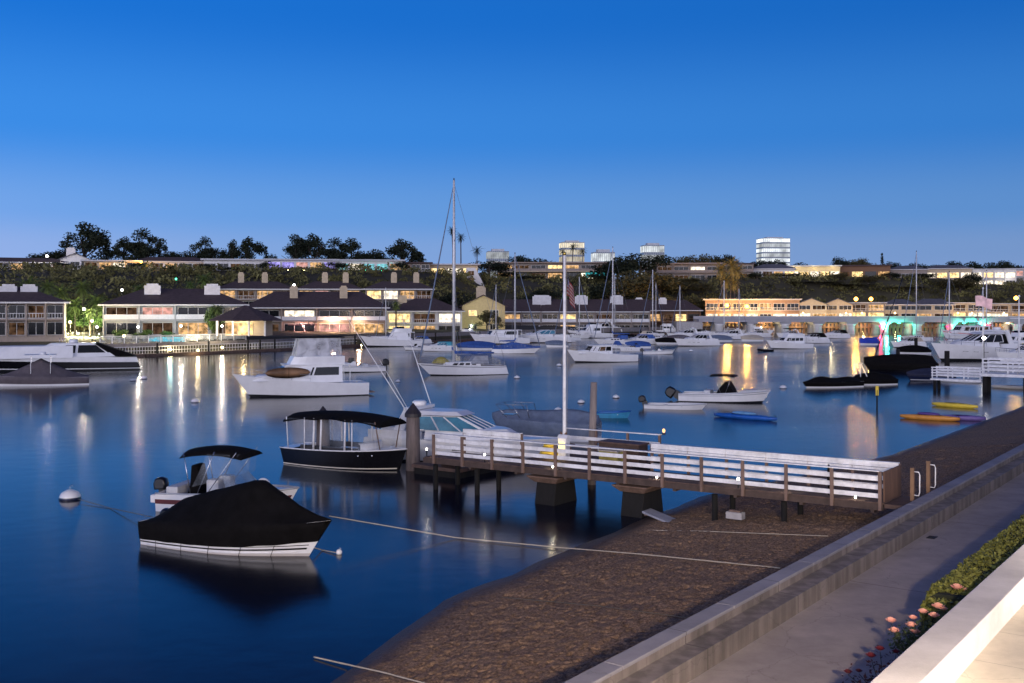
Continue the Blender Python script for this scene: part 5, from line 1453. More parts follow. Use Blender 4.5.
def terrain():
    m = MB(); xs = [-700+20*i for i in range(126)]; ks = [-.05, 0, .25, .5, .75, 1] + [1+i/14 for i in range(1, 15)] + [2.2, 2.8, 4, 8, 16, 40]
    vs = []
    for x in xs:
        s, a, b, zp = shv(x)
        for k in ks:
            d = s+(a-s)*k if k <= 1 else (a+(b-a)*(k-1) if k <= 2 else b+(k-2)*140)
            z = tz(x, d) if k > 0 else (1.7 if k == 0 else -2)
            if 1 < k < 2: z += 1.2*noise.noise(Vector((x*.03, k*4, 1)))*math.sin(PI*(k-1))
            if k > 2.5: z += min(30, (k-2.5)*1.2)*.5
            vs.append(dp(x, d, z))
    n = len(ks)
    m.add(vs, [(i*n+j, (i+1)*n+j, (i+1)*n+j+1, i*n+j+1) for i in range(len(xs)-1) for j in range(n-1)], True)
    structure(m.build('hillside_terrain', mat('hill_soil', (.045, .042, .026), .95, .45, .05, bump=.5, bscale=.6)))
    # bulkhead along the water
    m = MB(); secs = []
    for x in range(-700, 1300, 20):
        s = shv(x)[0]; p = dp(x, s, 0); o = Vector((0, -.5, 0))
        secs.append([p+o+Vector((0, 0, -1)), p+o+Vector((0, 0, 1.85)), p+Vector((0, .6, 1.85)), p+Vector((0, .6, 1))])
    m.loft(secs, False, False, False)
    structure(m.build('bulkhead_wall', CONCD))

# ---- plants
def crown_mesh(kind, seed):
    rr = random.Random(seed); m = MB()
    blobs = []
    if kind == 'gum':       # open umbrella crowns with holes
        n = rr.randint(15, 19)
        for i in range(n):
            a = rr.random()*6.28; q = rr.random()**.55
            blobs.append((Vector((math.cos(a)*q*.40, math.sin(a)*q*.40, .40+.48*rr.random()-.14*q)), .10+.085*rr.random(), .8))
        blobs.append((Vector((0.05, 0, .87)), .15, .8))
        nl, ls = 190, .025
    elif kind == 'round':
        n = 14
        for i in range(n):
            a = rr.random()*6.28; q = rr.random()**.5
            blobs.append((Vector((math.cos(a)*q*.42, math.sin(a)*q*.42, .28+.45*rr.random()*(1-.4*q)+.05)), .15+.09*rr.random(), .75))
        nl, ls = 170, .028
    elif kind == 'spire':
        for i in range(9):
            z = .08+.86*i/8; blobs.append((Vector((rr.gauss(0, .012), rr.gauss(0, .012), z)), .115*(1-z)**.7+.03, 1.4))
        nl, ls = 90, .022
    elif kind == 'pine':
        for i in range(10):
            z = .25+.7*i/9; w = .34*(1-z)+.06
            for k in range(2):
                a = rr.random()*6.28; blobs.append((Vector((math.cos(a)*w*.6, math.sin(a)*w*.6, z)), w*.55+.02, .6))
        nl, ls = 60, .026
    elif kind == 'shrub':
        for i in range(7):
            a = rr.random()*6.28; q = rr.random()**.5
            blobs.append((Vector((math.cos(a)*q*.42, math.sin(a)*q*.42, .35+.35*rr.random())), .22+.1*rr.random(), .8))
        nl, ls = 90, .055
    for c, r, fl in blobs:
        for i in range(nl):
            d = Vector((rr.gauss(0, 1), rr.gauss(0, 1), rr.gauss(0, 1))).normalized()*r*(.12+.95*rr.random()**.6)
            d.z *= fl
            leaf_quad(m, c+d, ls*(.6+.9*rr.random()), None, .5, rr)
    me = None
    return m, blobs

CR = {}
def get_crown(kind, i):
    if (kind, i) not in CR:
        m, blobs = crown_mesh(kind, 100+i*7+len(kind))
        me = bpy.data.meshes.new('crown'); me.from_pydata(m.v, [], m.f); me.update()
        t = MB(); rr = random.Random(i)
        t.tube([(0, 0, -.12), (.01, 0, .25), (0, .01, .6)], [.030, .022, .012], 7)
        for c, r, fl in blobs:
            if rr.random() < .8: t.tube([(0, 0, .18+.22*rr.random()), (c.x*.5, c.y*.5, c.z*.75), (c.x, c.y, c.z)], [.013, .009, .004], 5)
        tm = bpy.data.meshes.new('trunk'); tm.from_pydata(t.v, [], t.f); tm.materials.append(TRUNK); tm.update()
        CR[(kind, i)] = (me, tm)
    return CR[(kind, i)]

def tree(label, x, ytop, d, w, kind='gum', leaf=None, base=None, group=None, name='tree', cat='tree', var=None):
    """x, ytop: pixel of the top; w: crown width in pixels at distance d"""
    zb = tz(x, d) if base is None else base
    ht = (zat(ytop-(2.5 if d > 430 else 0), d)-zb)*1.06
    wm = w*d/FOC*(1.7 if d > 430 else 1.45)
    var = rnd.randint(0, 3) if var is None else var
    me, tm = get_crown(kind, var)
    t = empty(name, label, cat, dp(x, d, zb), 0, group)
    sx = wm/(.95 if kind in ('gum', 'round', 'shrub') else (.30 if kind == 'spire' else .7))
    lf = leaf or LEAFD
    key = (kind, var, lf.name)
    if key not in CR:
        mm = me.copy(); mm.materials.clear(); mm.materials.append(lf); CR[key] = mm
    for nm, dat in (('crown', CR[key]), ('trunk', tm)):
        if nm == 'trunk' and kind == 'shrub': continue
        o = bpy.data.objects.new(nm, dat); COL.objects.link(o); o.parent = t
        o.scale = (sx, sx, ht); o.rotation_euler = (0, 0, rnd.random()*6.28)
    return t

def palm(label, x, ytop, d, w, base=None, leaf=None, n=22, name='palm_tree', droop=1.0, group=None, trunk=.16, sphere=False):
    zb = tz(x, d) if base is None else base
    r = w*d/FOC/2; ht = zat(ytop, d)-zb-r*.55
    t = empty(name, label, 'palm tree', dp(x, d, zb), rnd.random()*6, group)
    lean = Vector((rnd.gauss(0, .02)*ht, rnd.gauss(0, .02)*ht, 0))
    MB().tube([(0, 0, -.5), Vector((0, 0, ht*.5))+lean*.3, Vector((0, 0, ht))+lean], [trunk*1.3, trunk, trunk*.9], 8).build('trunk', TRUNK, t)
    m = MB(); rr = random.Random(int(x*7+d)); c = Vector((0, 0, ht))+lean
    for i in range(n):
        a = 2.4*i; el = 1.35-2.1*((i+.5)/n) if not sphere else 1.4-2.7*((i+.5)/n)
        L = r*(.85+.3*rr.random()); prev = None
        for k in range(7):
            q = k/6
            e = el-droop*q*.9
            if k == 0: p = c.copy()
            else: p = prev+Vector((math.cos(a)*math.cos(e), math.sin(a)*math.cos(e), math.sin(e)))*L/6
            if k:
                sd = Vector((-math.sin(a), math.cos(a), 0)); hw = r*.17*math.sin(PI*min(1, q*.85+.12))
                for s_ in (-1, 1):
                    for f in range(2):
                        b0 = prev.lerp(p, f*.5); b1 = prev.lerp(p, f*.5+.42)
                        tip = b1+sd*s_*hw+(p-prev)*.5-Vector((0, 0, hw*.5))
                        m.add([b0, b1, tip], [(0, 1, 2)])
            prev = p
    m.build('crown', leaf or LEAFP, t)
    return t

def hillside_shrubs():
    m = MB(); rr = random.Random(11)
    for i in range(2600):
        x = rr.uniform(-120, 1150); s, a, b, zp = shv(x)
        d = a-6+(b-a+4)*rr.random()**.9
        p = dp(x, d, tz(x, d)); r = rr.uniform(1.3, 3.3)
        if rr.random() < .35: r *= .6
        for k in range(44):
            v = Vector((rr.gauss(0, 1), rr.gauss(0, 1), abs(rr.gauss(0, 1)))).normalized()*r*(.6+.45*rr.random())
            v.z *= .8
            leaf_quad(m, p+v, r*(.10+.13*rr.random()), None, .55, rr)
    o = m.build('hillside_shrubs', mat('hill_leaf', (.125, .120, .050), .8, .8, .14, spec=.1))
    o['kind'] = 'stuff'; o['label'] = 'dark scrub and bushes covering the whole slope'

# ---- buildings
def window(par, x0, x1, z0, z1, y, lit, frame=FRAMEW, mull=1, name='window', dy=.06):
    m = MB(); f = .08
    m.box(x0, x1, y-dy, y+.02, z0, z0+f); m.box(x0, x1, y-dy, y+.02, z1-f, z1)
    m.box(x0, x0+f, y-dy, y+.02, z0+f, z1-f); m.box(x1-f, x1, y-dy, y+.02, z0+f, z1-f)
    for i in range(1, mull+1):
        xx = x0+(x1-x0)*i/(mull+1); m.box(xx-.04, xx+.04, y-dy, y+.01, z0+f, z1-f)
    w = m.build(name, frame, par)
    MB().box(x0+f*.5, x1-f*.5, y-.02, y+.012, z0+f*.5, z1-f*.5).build('pane', PANES[lit], w)
    return w

def railing(par, x0, x1, y, z, h=1.0, m=RAILW, solid=False, step=.45, ends=0.0):
    b = MB(); b.box(x0, x1, y-.04, y+.04, z+h-.08, z+h); b.box(x0, x1, y-.03, y+.03, z+.08, z+.15)
    if solid: b.box(x0, x1, y-.02, y+.02, z+.152, z+h-.082)
    else:
        n = max(2, int((x1-x0)/step))
        for i in range(n+1):
            xx = x0+(x1-x0-.05)*i/n; b.box(xx, xx+.05, y-.02, y+.02, z+.15, z+h-.08)
    if ends:
        for xx in (x0+.03, x1-.03): b.box(xx-.03, xx+.03, y+.04, y+ends, z+h-.08, z+h)
    return b.build('railing', m, par)

def hip(par, x0, x1, y0, y1, z, h, m=ROOFB, over=.7, hipk=1.0, name='roof', fasc=FRAMEW):
    x0 -= over; x1 += over; y0 -= over; y1 += over; D = (y1-y0)/2; hx = D*hipk
    b = MB(); v = [(x0,y0,z),(x1,y0,z),(x1,y1,z),(x0,y1,z),(x0+hx,(y0+y1)/2,z+h),(x1-hx,(y0+y1)/2,z+h)]
    b.add(v, [(0,1,5,4),(1,2,5),(2,3,4,5),(3,0,4),(3,2,1,0)])
    r = b.build(name, m, par)
    f = MB(); f.box(x0, x1, y0-.03, y0+.06, z-.26, z-.003); f.box(x0-.03, x0+.06, y0+.07, y1, z-.26, z-.003); f.box(x1-.06, x1+.03, y0+.07, y1, z-.26, z-.003)
    f.build('fascia', fasc, r)
    return r

def gable(par, x0, x1, y0, y1, z, h, m=ROOFB, over=.6, wall=None, name='roof'):
    """ridge runs back from the viewer: the gable faces the water"""
    xm = (x0+x1)/2; b = MB(); t = .22
    for a, c in ((x0-over, xm), (x1+over, xm)):
        za = z-over*h/((x1-x0)/2)
        b.add([(a,y0-over,za),(c,y0-over,z+h),(c,y1,z+h),(a,y1,za),(a,y0-over,za-t),(c,y0-over,z+h-t),(c,y1,z+h-t),(a,y1,za-t)], [(0,1,2,3),(7,6,5,4),(0,4,5,1),(3,2,6,7),(0,3,7,4)])
    r = b.build(name, m, par)
    g = MB(); g.add([(x0,y0,z),(x1,y0,z),(xm,y0,z+h-t*1.2),(x0,y0+.2,z),(x1,y0+.2,z),(xm,y0+.2,z+h-t*1.2)], [(0,1,2),(5,4,3)])
    if wall: g.build('gable_wall', wall, r)
    return r

def chimney(par, x, y, z0, z1, w=1.5, d=1.1, m=STUCC, cap=True):
    c = MB().box(x-w/2, x+w/2, y-d/2, y+d/2, z0, z1).build('chimney', m, par)
    if cap: MB().box(x-w*.36, x+w*.36, y-d*.36, y+d*.36, z1, z1+.35).build('chimney_cap', m, c)

def house(label, x0, x1, d, yb, storeys=2, sh=2.75, bays=4, lit=None, wall=STUCT, roof='hip', roofm=ROOFB, rh=2.6, depth=11, balc=True, chim=(), yaw=0.0, ext_=4.0, frame=FRAMEW, name='house', group=None, railm=RAILW, solid=False, parap=.5, chimm=STUCC, winh=(.75, 2.25), party=True, hipk=1.0, chh=3.4, cat='house', wfrac=.86, over=.7, chw=2.2):
    W = (x1-x0)*d/FOC
    t = empty(name, label, cat, dp((x0+x1)/2, d, zat(yb, d)), math.atan((CX-(x0+x1)/2)/FOC)*.85+R(yaw), group)
    H = storeys*sh
    w = MB().box(-W/2, W/2, 0, depth, -ext_, H).build('wall', wall, t)
    bw = W/bays
    for s in range(storeys):
        for b in range(bays):
            c = lit[s][b] if lit else 0
            xa = -W/2+bw*b; g = bw*(1-wfrac)/2
            top = balc and s > 0
            window(t, xa+g, xa+bw-g, s*sh+(.08 if (balc or s == 0) else winh[0]), s*sh+winh[1], 0, c, frame, 2 if bw > 4 else 1)
            if top:
                bl = MB().box(xa+.08, xa+bw-.08, -1.35, -.02, s*sh-.22, s*sh).build('balcony', wall, t)
                railing(bl, xa+.08, xa+bw-.08, -1.31, s*sh, .95, railm, solid)
        if party and balc and s > 0:
            for b in range(bays+1):
                xx = min(W/2-.13, max(-W/2+.13, -W/2+bw*b))
                MB().box(xx-.12, xx+.12, -1.40, -.06, 0 if s == 1 else s*sh, s*sh+sh-.05).build('party_wall', wall, t)
    if roof == 'hip': r = hip(t, -W/2, W/2, -1.2 if balc else 0, depth, H, rh, roofm, over, hipk)
    elif roof == 'gable': r = gable(t, -W/2, W/2, 0, depth, H, rh, roofm, over, wall)
    else:
        r = MB().box(-W/2-over, W/2+over, -over*1.4, depth+over, H, H+parap).build('roof', roofm, t)
    for k in chim:
        chimney(r, -W/2+W*k, 3.4, H+.2, H+chh, chw, 1.2, chimm)
    return t, W, H

def far_houses():
    # left terrace
    t, W, H = house('grey town house with wooden balconies and broad chimneys above the motor yacht', -46, 60, 172, 336, 2, 2.8, 6, [[0,0,0,3,0,0],[0,3,0,0,3,0]], STUCT, chim=(.50, .68), depth=12, chimm=STUCW, chh=2.6, chw=2.6)
    t, W, H = house('long two storey house with two chimneys behind the blue lit pool', 108, 243, 188, 335, 2, 2.75, 4, [[0,3,1,3],[3,7,0,0]], mat('stucco_bluegrey', (.34,.36,.38), .85, .12, 1.5), chim=(.33, .76), depth=13, rh=2.9, railm=RAILW, solid=True, chimm=STUCW, chw=2.8, hipk=.9)
    g = empty('gazebo', 'brown roofed gazebo glowing orange inside beside the long house', 'gazebo', dp(241, 178, zat(336, 178)), R(-6))
    MB().box(-3.6, 3.6, 2.2, 5.6, 0, 2.6).build('wall', STUCC, g)
    for x in (-4.2, -1.4, 1.4, 4.2): MB().box(x-.14, x+.14, -.14, .14, 0, 2.6).build('post', FRAMEW, g)
    MB().box(-1.3, 1.3, 2.1, 2.19, .15, 2.2).build('lit_door', G_GOLD, g)
    MB().box(-3.5, -1.5, 2.1, 2.19, .3, 2.2).build('lit_window', G_WARM, g)
    r = MB().lathe([(6.6, 2.6), (6.4, 2.75), (2.0, 4.5), (.25, 5.2)], (0, 2.2, 0), 8, False); r.build('roof', ROOFB, g)
    point(g, (0, 1.2, 2.1), LY, 240, .2)
    t, W, H = house('two storey house with a pink lit patio and a hipped dark roof', 248, 386, 228, 334, 2, 2.9, 4, [[3,0,7,1],[0,2,0,0]], STUCT, solid=True, chim=(.33, .69), depth=14, rh=3.5, chimm=STUCC, chw=1.7, chh=4.4, hipk=.75)
    MB().ext([(-.2*W, 2.0), (-.2*W+.1, 2.0), (.1, 2.0), (.1, 2.1), (-.2*W, 2.1)], -3.4, -1.5).build('patio_awning', mat('awning_red', (.30,.07,.06), .8, .2), t)
    point(t, (3.5, -2.2, 1.9), (1, .60, .35), 1680, .2); point(t, (-3.0, -2.0, 1.7), (1, .5, .42), 880, .2); point(t, (9.0, -2.0, 1.7), (1, .62, .36), 1040, .2)
    for i, (a, b, lt, lb) in enumerate(((219, 292, [1,3,1,3], 'upper row house with twin chimneys, nearest the hedge on the slope'), (299, 360, [1,7,3,1], 'upper row house with twin chimneys behind the green street lamp'), (366, 432, [6,2,1,3], 'upper row house with twin chimneys and the brightest windows'))):
        house(lb, a, b, 268, 310, 2, 2.7, 4, [[0,0,0,0], lt], STUCT, chim=(.42, .76) if i else (.30, .62), depth=9, rh=2.0, chimm=STUCC, chw=1.5, chh=4.0, hipk=.8)
    t, W, H = house('white balconied house behind the big motor yacht', 387, 462, 252, 335, 2, 2.9, 3, [[6,1,0],[6,3,2]], STUCW, chim=(.2,), depth=12, rh=3.0, chw=2.2)
    t, W, H = house('beige gabled house flooded by a garden light', 462, 505, 262, 333, 2, 3.5, 2, [[0,0],[6,0]], mat('stucco_beige', (.50,.38,.20), .85, .12, 1.5), 'gable', depth=12, rh=2.6, balc=False, chim=(.44,), chw=2.4, chh=4.4, wfrac=.4)
    point(t, (3.0, -3.4, .7), LY, 1040, .2); point(t, (-1.5, -3.0, .6), LY, 480, .2)
    specs = ((502, 541, [[0,0],[1,0]], .95, 'terrace house with white balcony and a left lit window beside the beige gable'), (541, 577, [[0,1],[0,6]], .1, 'terrace house directly behind the flagpole, right window golden'),
             (577, 613, [[0,0],[0,3]], .12, 'terrace house with dim windows under the second pale chimney'), (613, 650, [[0,0],[0,0]], .1, 'unlit terrace house at the end of the row, under a sloping white wall'))
    for x0, x1, lt, ck, lb in specs:
        house(lb, x0, x1, 292, 333, 2, 3.0, 2, lt, STUCT, chim=(ck,), depth=13, rh=3.4, chimm=STUCW, chw=3.6, chh=4.2, solid=True, hipk=.02, over=.03)
    t, W, H = house('cedar house with a gold lit ground floor behind the shorter white mast', 636, 700, 312, 333, 2, 3.4, 5, [[2,2,6,2,0],[3,1,3,6,0]], WOODB, chim=(.05, .42), depth=13, rh=3.0, chimm=STUCW, chw=2.4, frame=FRAMED, railm=mat('rail_brown', (.12,.07,.05), .8, .2), hipk=.6)
    for k in range(6): MB().box(-W/2+1+2.4*k, -W/2+1.2+2.4*k, -7.2, -7.0, -2, 1.6).build('pergola_post', STUCC, t)
    MB().box(-W/2+.5, -W/2+14, -7.6, -1.5, 1.6, 1.85).build('pergola_roof', STUCC, t)
    for k in range(5): MB().box(-W/2+1.4+2.4*k, -W/2+3.2+2.4*k, -2.2, -2.1, -.6, 1.4).build('lit_panel', G_GOLD, t)
    point(t, (-5, -4.5, 1.2), LY, 880, .2)
    # club and houses at the bridge foot
    t, W, H = house('long pale club building with a bright ground floor under the two orange lamps', 706, 798, 332, 321, 2, 3.3, 7, [[2,6,2,2,0,2,2],[0,3,0,0,1,0,0]], mat('stucco_peach', (.27,.18,.13), .85, .12, 1.5), 'flat', ROOFW, depth=14, balc=True, parap=.4, chim=(), party=False, ext_=3)
    for x in (-8, 0, 8): point(t, (x, -2.6, 2.4), LW, 420, .25)
    for x0, x1, yb, d, lt, rf, h_, lb in ((797, 826, 320, 352, [[2,1],[0,3]], 'gable', 2.0, 'white gabled cottage beside the club building'), (824, 852, 320, 356, [[1,2],[0,0]], 'gable', 2.0, 'white gabled cottage next to the second pair of orange lamps'),
            (850, 884, 319, 360, [[6,6],[3,1]], 'flat', 0, 'flat roofed house glowing orange behind the second pair of lamps'), (884, 916, 320, 362, [[3,0],[0,0]], 'hip', 1.8, 'dim grey house left of the sloop masts behind the bridge'),
            (914, 952, 320, 364, [[1,3],[0,0]], 'hip', 2.0, 'wide grey roofed white house right of the sloop masts'), (950, 984, 319, 362, [[6,2],[3,0]], 'flat', 0, 'house with a yellow lit porch left of the pink flag'), (986, 1034, 320, 360, [[2,1],[3,3]], 'flat', 0, 'pale house with terraces below the last orange lamp')):
        house(lb, x0, x1, d, yb, 2, 2.7, 2, lt, (STUCW, STUCT, STUCC)[int(x0) % 3], rf, ROOFG if rf != 'flat' else ROOFW, rh=h_ or 2, depth=11, balc=(rf == 'flat'), parap=.35, ext_=3, hipk=.7)
    # lamps added before the low houses behind the bridge, for more orange sparkle
    for x, d, lb in ((803, 350, 'added orange light at the first white gabled cottage'), (846, 353, 'added orange light at the second white gabled cottage'), (862, 356, 'added orange light on the house behind the paired lamps'), (895, 358, 'added light at the dim grey house'), (958, 358, 'added orange light at the yellow lit porch'), (972, 357, 'second added orange light at the yellow lit porch'), (1004, 356, 'added orange light under the lone lamp')):
        z = zat(313, d); t = empty('added_porch_lamp', lb, 'added lamp', dp(x, d-3, z-2.2))
        MB().lathe([(.08, -1.2), (.05, 2.0)], n=6).build('post', SHELL, t)
        g = MB().ell((0, 0, 2.2), (.22, .22, .22), 10, 7).build('globe', E_Y, t); g.visible_shadow = False
        point(t, (0, -.1, 2.2), (1, .62, .26), 900, .24)
    # along the top of the slope
    hs = ((-14, 62, 316, 271, [3,0,1,0,0,3], STUCT, ROOFB, 'hip', 'long low house with a reddish roof at the very end of the ridge'),
          (60, 90, 318, 270, [0,0,0], STUCW, ROOFG, 'gable', 'blue white gabled house with a square chimney on the ridge'),
          (86, 138, 318, 269, [3,1,2,0], STUCC, ROOFW, 'flat', 'white flat roofed ridge house under the biggest gum tree'),
          (137, 206, 319, 271, [0,3,1,0,3], STUCW, ROOFB, 'hip', 'ridge house with a long white railing right of the orange hill lamp'),
          (205, 267, 322, 270, [0,0,3,0,0], STUCW, ROOFW, 'flat', 'flat roofed ridge house with white posts and dark glass'),
          (268, 336, 330, 270, [5,5,7,1,5], STUCW, ROOFW, 'flat', 'ridge house washed in violet light'),
          (336, 402, 336, 270, [4,2,4,4,1], STUCW, ROOFW, 'flat', 'ridge house lit turquoise inside'),
          (402, 430, 342, 270, [3,0,0], STUCT, ROOFB, 'flat', 'small dark brown house on the ridge next to the turquoise one'),
          (430, 478, 350, 275, [6,2,6], STUCC, ROOFW, 'flat', 'cream lit ridge house behind the tall mast'))
    for k_, (x0, x1, d, yb, lt, wm, rm, rf, lb) in enumerate(hs):
        yb += (.0, -1.2, 1.0, -.4, .9, -.9, .6, 1.4, 0)[k_]; d += (0, 7, -4, 5, -3, 6, 0, 4, 0)[k_]
        t, W, H = house(lb, x0, x1, d, yb, 1, (2.7, 3.0, 2.5, 2.9, 3.2, 2.8, 3.1, 2.6, 3.3)[k_], len(lt), [lt], wm, rf, rm, rh=(1.5, 1.9, 1, 1.5, 1, 1, 1, 1, 1)[k_], depth=10, balc=False, parap=.45, ext_=5, hipk=.8, over=.9, chim=(.35,) if rf == 'gable' else (), chw=2.6, chh=3.4, chimm=STUCW)
        dk = MB().box(-W/2, W/2, -2.6, -.02, -.35, -.02).build('terrace', wm, t); railing(dk, -W/2, W/2, -2.5, -.02, .95, RAILW, False, .9)
    # two-level houses farther along the ridge
    t, W, H = house('modern house with two long flat roofs and a turquoise lit pool', 497, 613, 388, 279, 2, 2.9, 7, [[1,0,3,1,0,2,0],[1,3,0,6,1,0,3]], STUCT, 'flat', mat('roof_tan', (.26,.20,.17), .8, .15), depth=12, parap=.4, over=1.4, ext_=6, solid=True, railm=STUCT, party=False)
    MB().box(.26*W, .44*W, -3.4, -2.0, .4, 2.2).build('pool_wall', glow('pool_turquoise', (.05, .55, .62), .9, .3), t)
    MB().box(-.46*W, .50*W, -3.9, -1.42, 2.55, 2.9).build('terrace', STUCC, t)
    # white stair wing below the cream house
    s = empty('hillside_stair', 'sloping white stair tower going down the hill below the cream lit house', 'stair', dp(476, 346, zat(292, 346)))
    MB().ext([(-3.2, -3), (3.4, -3), (3.4, .8), (-.3, 8.0), (-3.2, 8.0)], 0, 3.0).build('stair_wall', STUCW, s)
    for k in range(3): window(s, -2.6, -.6, .8+2.3*k, 2.4+2.3*k, 0, 3)
    t, W, H = house('brown two level ridge house with wide dark openings near the palms', 657, 722, 400, 281, 2, 3.2, 4, [[0,3,0,0],[3,0,2,0]], STUCT, 'flat', mat('roof_tan', (.26,.20,.17)), depth=11, parap=.5, over=1.2, ext_=6, solid=True, railm=STUCT)
    house('dim ridge house behind the orange lit palms', 721, 753, 408, 279, 2, 2.9, 2, [[0,3],[0,0]], STUCT, 'flat', ROOFB, depth=10, parap=.4, ext_=6, solid=True, railm=STUCT)
    house('white ridge house with two low gables left of the bright long one', 752, 794, 415, 277, 1, 3.4, 4, [[0,3,1,6]], STUCW, 'hip', ROOFG, rh=1.9, depth=10, balc=False, ext_=6)
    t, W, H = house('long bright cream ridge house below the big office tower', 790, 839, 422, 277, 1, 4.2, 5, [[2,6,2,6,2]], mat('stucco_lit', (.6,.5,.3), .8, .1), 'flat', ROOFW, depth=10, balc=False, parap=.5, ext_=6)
    for x in (-7, 0, 7): point(t, (x, -2.5, 3.4), LY, 260, .2)
    house('ridge house with brown frames and a glowing side room right of the bright long one', 839, 889, 425, 277, 1, 4.4, 4, [[3,6,0,1]], WOODB, 'flat', ROOFB, depth=10, balc=False, parap=.5, ext_=6, frame=FRAMED)
    house('grey unlit ridge house beside the dark cypress', 888, 926, 430, 279, 1, 4.0, 3, [[0,0,3]], STUCT, 'hip', ROOFG, rh=1.6, depth=10, balc=False, ext_=7)
    house('cream lit ridge house between the cypress and the round trees', 926, 970, 432, 278, 1, 4.0, 4, [[2,6,6,2]], STUCC, 'hip', ROOFG, rh=1.5, depth=10, balc=False, ext_=7)
    t, W, H = house('bright white two level ridge house nearest the photo edge but one', 974, 1014, 428, 286, 2, 3.3, 4, [[2,2,2,0],[2,6,2,2]], STUCW, 'flat', ROOFW, depth=10, parap=.5, ext_=7, balc=True)
    for x in (-6, 5): point(t, (x, -3, 3.0), LW, 260, .2)
    house('white ridge house at the very end of the ridge beside the round trees', 1013, 1048, 430, 283, 2, 2.8, 3, [[0,2,0],[7,0,3]], STUCW, 'flat', ROOFW, depth=10, parap=.5, ext_=7)

def tower(label, x0, x1, yt, floors, d=1500, bright=1.0, seed=1, base=19.0, bands=True, col=(.90, .96, 1.0)):
    W = (x1-x0)*d/FOC; zt = zat(yt, d)
    t = empty('office_tower', label, 'office tower', dp((x0+x1)/2, d, base), R(8))
    H = zt-base
    MB().box(-W/2, W/2, 0, W*.7, -5, H).build('tower_core', mat('tower_glass', (.16,.20,.26), .3, .15, .05), t)
    rr = random.Random(seed)
    fh = H/floors
    for k in range(floors):
        b = bright*(1.25 if k == floors-1 else rr.choice((.55, .8, 1.0, .7, .95)))
        m = glow(f'tower_floor_{round(b,2)}_{col[2]}', col, b*.85, .55, .07)
        z0 = fh*k+fh*.18
        MB().box(-W/2-.3, W/2+.3, -.3, W*.7, z0, z0+fh*.70).build('lit_floor', m, t)
    n = max(3, int(W/3)); 
    mm = MB()
    for i in range(n+1):
        xx = -W/2+W*i/n; mm.box(xx-.22, xx+.22, -.7, -.31, 0, H)
    mm.build('facade_rib', mat('tower_rib', (.42,.44,.48), .6, .1, .2), t)
    MB().box(-W*.3, W*.3, W*.15, W*.5, H, H+fh*.25).build('plant_room', mat('tower_rib', (.42,.44,.48)), t)

def skyline():
    tower('tallest office tower on the skyline, every floor blazing white', 763, 790.5, 238, 12, 1500, 1.5, 3)
    tower('cube-like office tower with white lit floors right of the dark tree mass', 644, 664.5, 245, 6, 1500, .8, 4)
    tower('cream lit office tower behind the palms of the modern house', 562, 584.5, 242, 8, 1500, 1.05, 5, col=(1, .88, .66))
    tower('low grey office block with a flat top on the skyline, near the tall mast', 488, 509, 251, 5, 1500, .45, 6)
    tower('low white office block just right of the cream lit tower', 594, 615, 252, 4, 1500, .85, 7)
    tower('faint low block on the skyline above the cypress', 917, 936, 268.5, 3, 1800, .30, 8, base=24)
    tower('faint low block on the skyline above the cream ridge house', 940, 955, 271, 2, 1800, .35, 9, base=24)

def bridge():
    t = empty('road_bridge', 'long pale road bridge on paired white columns, glowing green beneath', 'bridge', dp(900, 286, 0), R(-2))
    k = 286/FOC; X = lambda x: (x-900)*k
    pale = mat('bridge_paint', (.30,.30,.34), .75, .1, .4)
    x0, x1 = X(700), X(1180)
    MB().box(x0, x1, 0, 11, 3.35, 4.05).build('deck', pale, t)
    m = MB().box(x0, x1, -.18, .02, 4.052, 4.85); m.build('parapet', pale, t)
    MB().box(x0, x1, -.25, .10, 4.852, 4.96).build('coping', STUCW, t)
    MB().box(x0, x1, 10.8, 11.0, 4.052, 4.85).build('parapet', pale, t)
    for i, x in enumerate(range(721, 1180, 33)):
        c = MB()
        c.lathe([(1.15, -1), (1.15, 2.3), (1.5, 2.8)], (X(x), 1.6, 0), 12); 
        p = c.build('column', STUCW, t)
        MB().lathe([(1.15, -1), (1.15, 2.3), (1.5, 2.8)], (X(x), 9.2, 0), 12).build('column', STUCW, t)
        MB().box(X(x)-1.5, X(x)+1.5, .3, 10.6, 2.802, 3.348).build('column_cap', pale, t)
    # timber fender wall in the spans
    for x in range(737, 1180, 33):
        m = MB()
        for q in range(5): m.box(X(x)-2.6+q*1.1, X(x)-2.0+q*1.1, 6.5, 6.9, -1, 2.9)
        m.box(X(x)-2.8, X(x)+2.8, 6.2, 6.48, 1.6, 2.0)
        m.build('fender_piles', WOODB, t)
    MB().box(x0-6, X(704), .5, 10, -.5, 3.34).build('abutment', CONC, t)
    def under(x, kind, p, z=3.0, y=-.8):
        rgb, e = BULB[kind]
        l = MB().box(X(x)-.35, X(x)+.35, y-.2, y+.2, z, z+.25).build('bridge_lamp', e, t)
        MB().box(X(x)-.1, X(x)+.1, y+.2, .6, z+.1, z+.3).build('lamp_bracket', SHELL, l)
        point(t, (X(x), y-.1, z-.25), rgb, p*2.5, .3)
    under(886, 'g', 1100); under(898, 'g', 700); under(962, 'g', 900); under(978, 'g', 1100)
    under(880, 'r', 300, 2.2); under(946, 'r', 260, 2.0); under(986, 'r', 300, 2.3)
    for x in (770, 803, 836, 869, 922, 1010): point(t, (X(x), 4.5, 2.6), LY, 600, .3, 'span_light')
    # flag of soft pink light on the bridge: a windsock-like banner
    return t

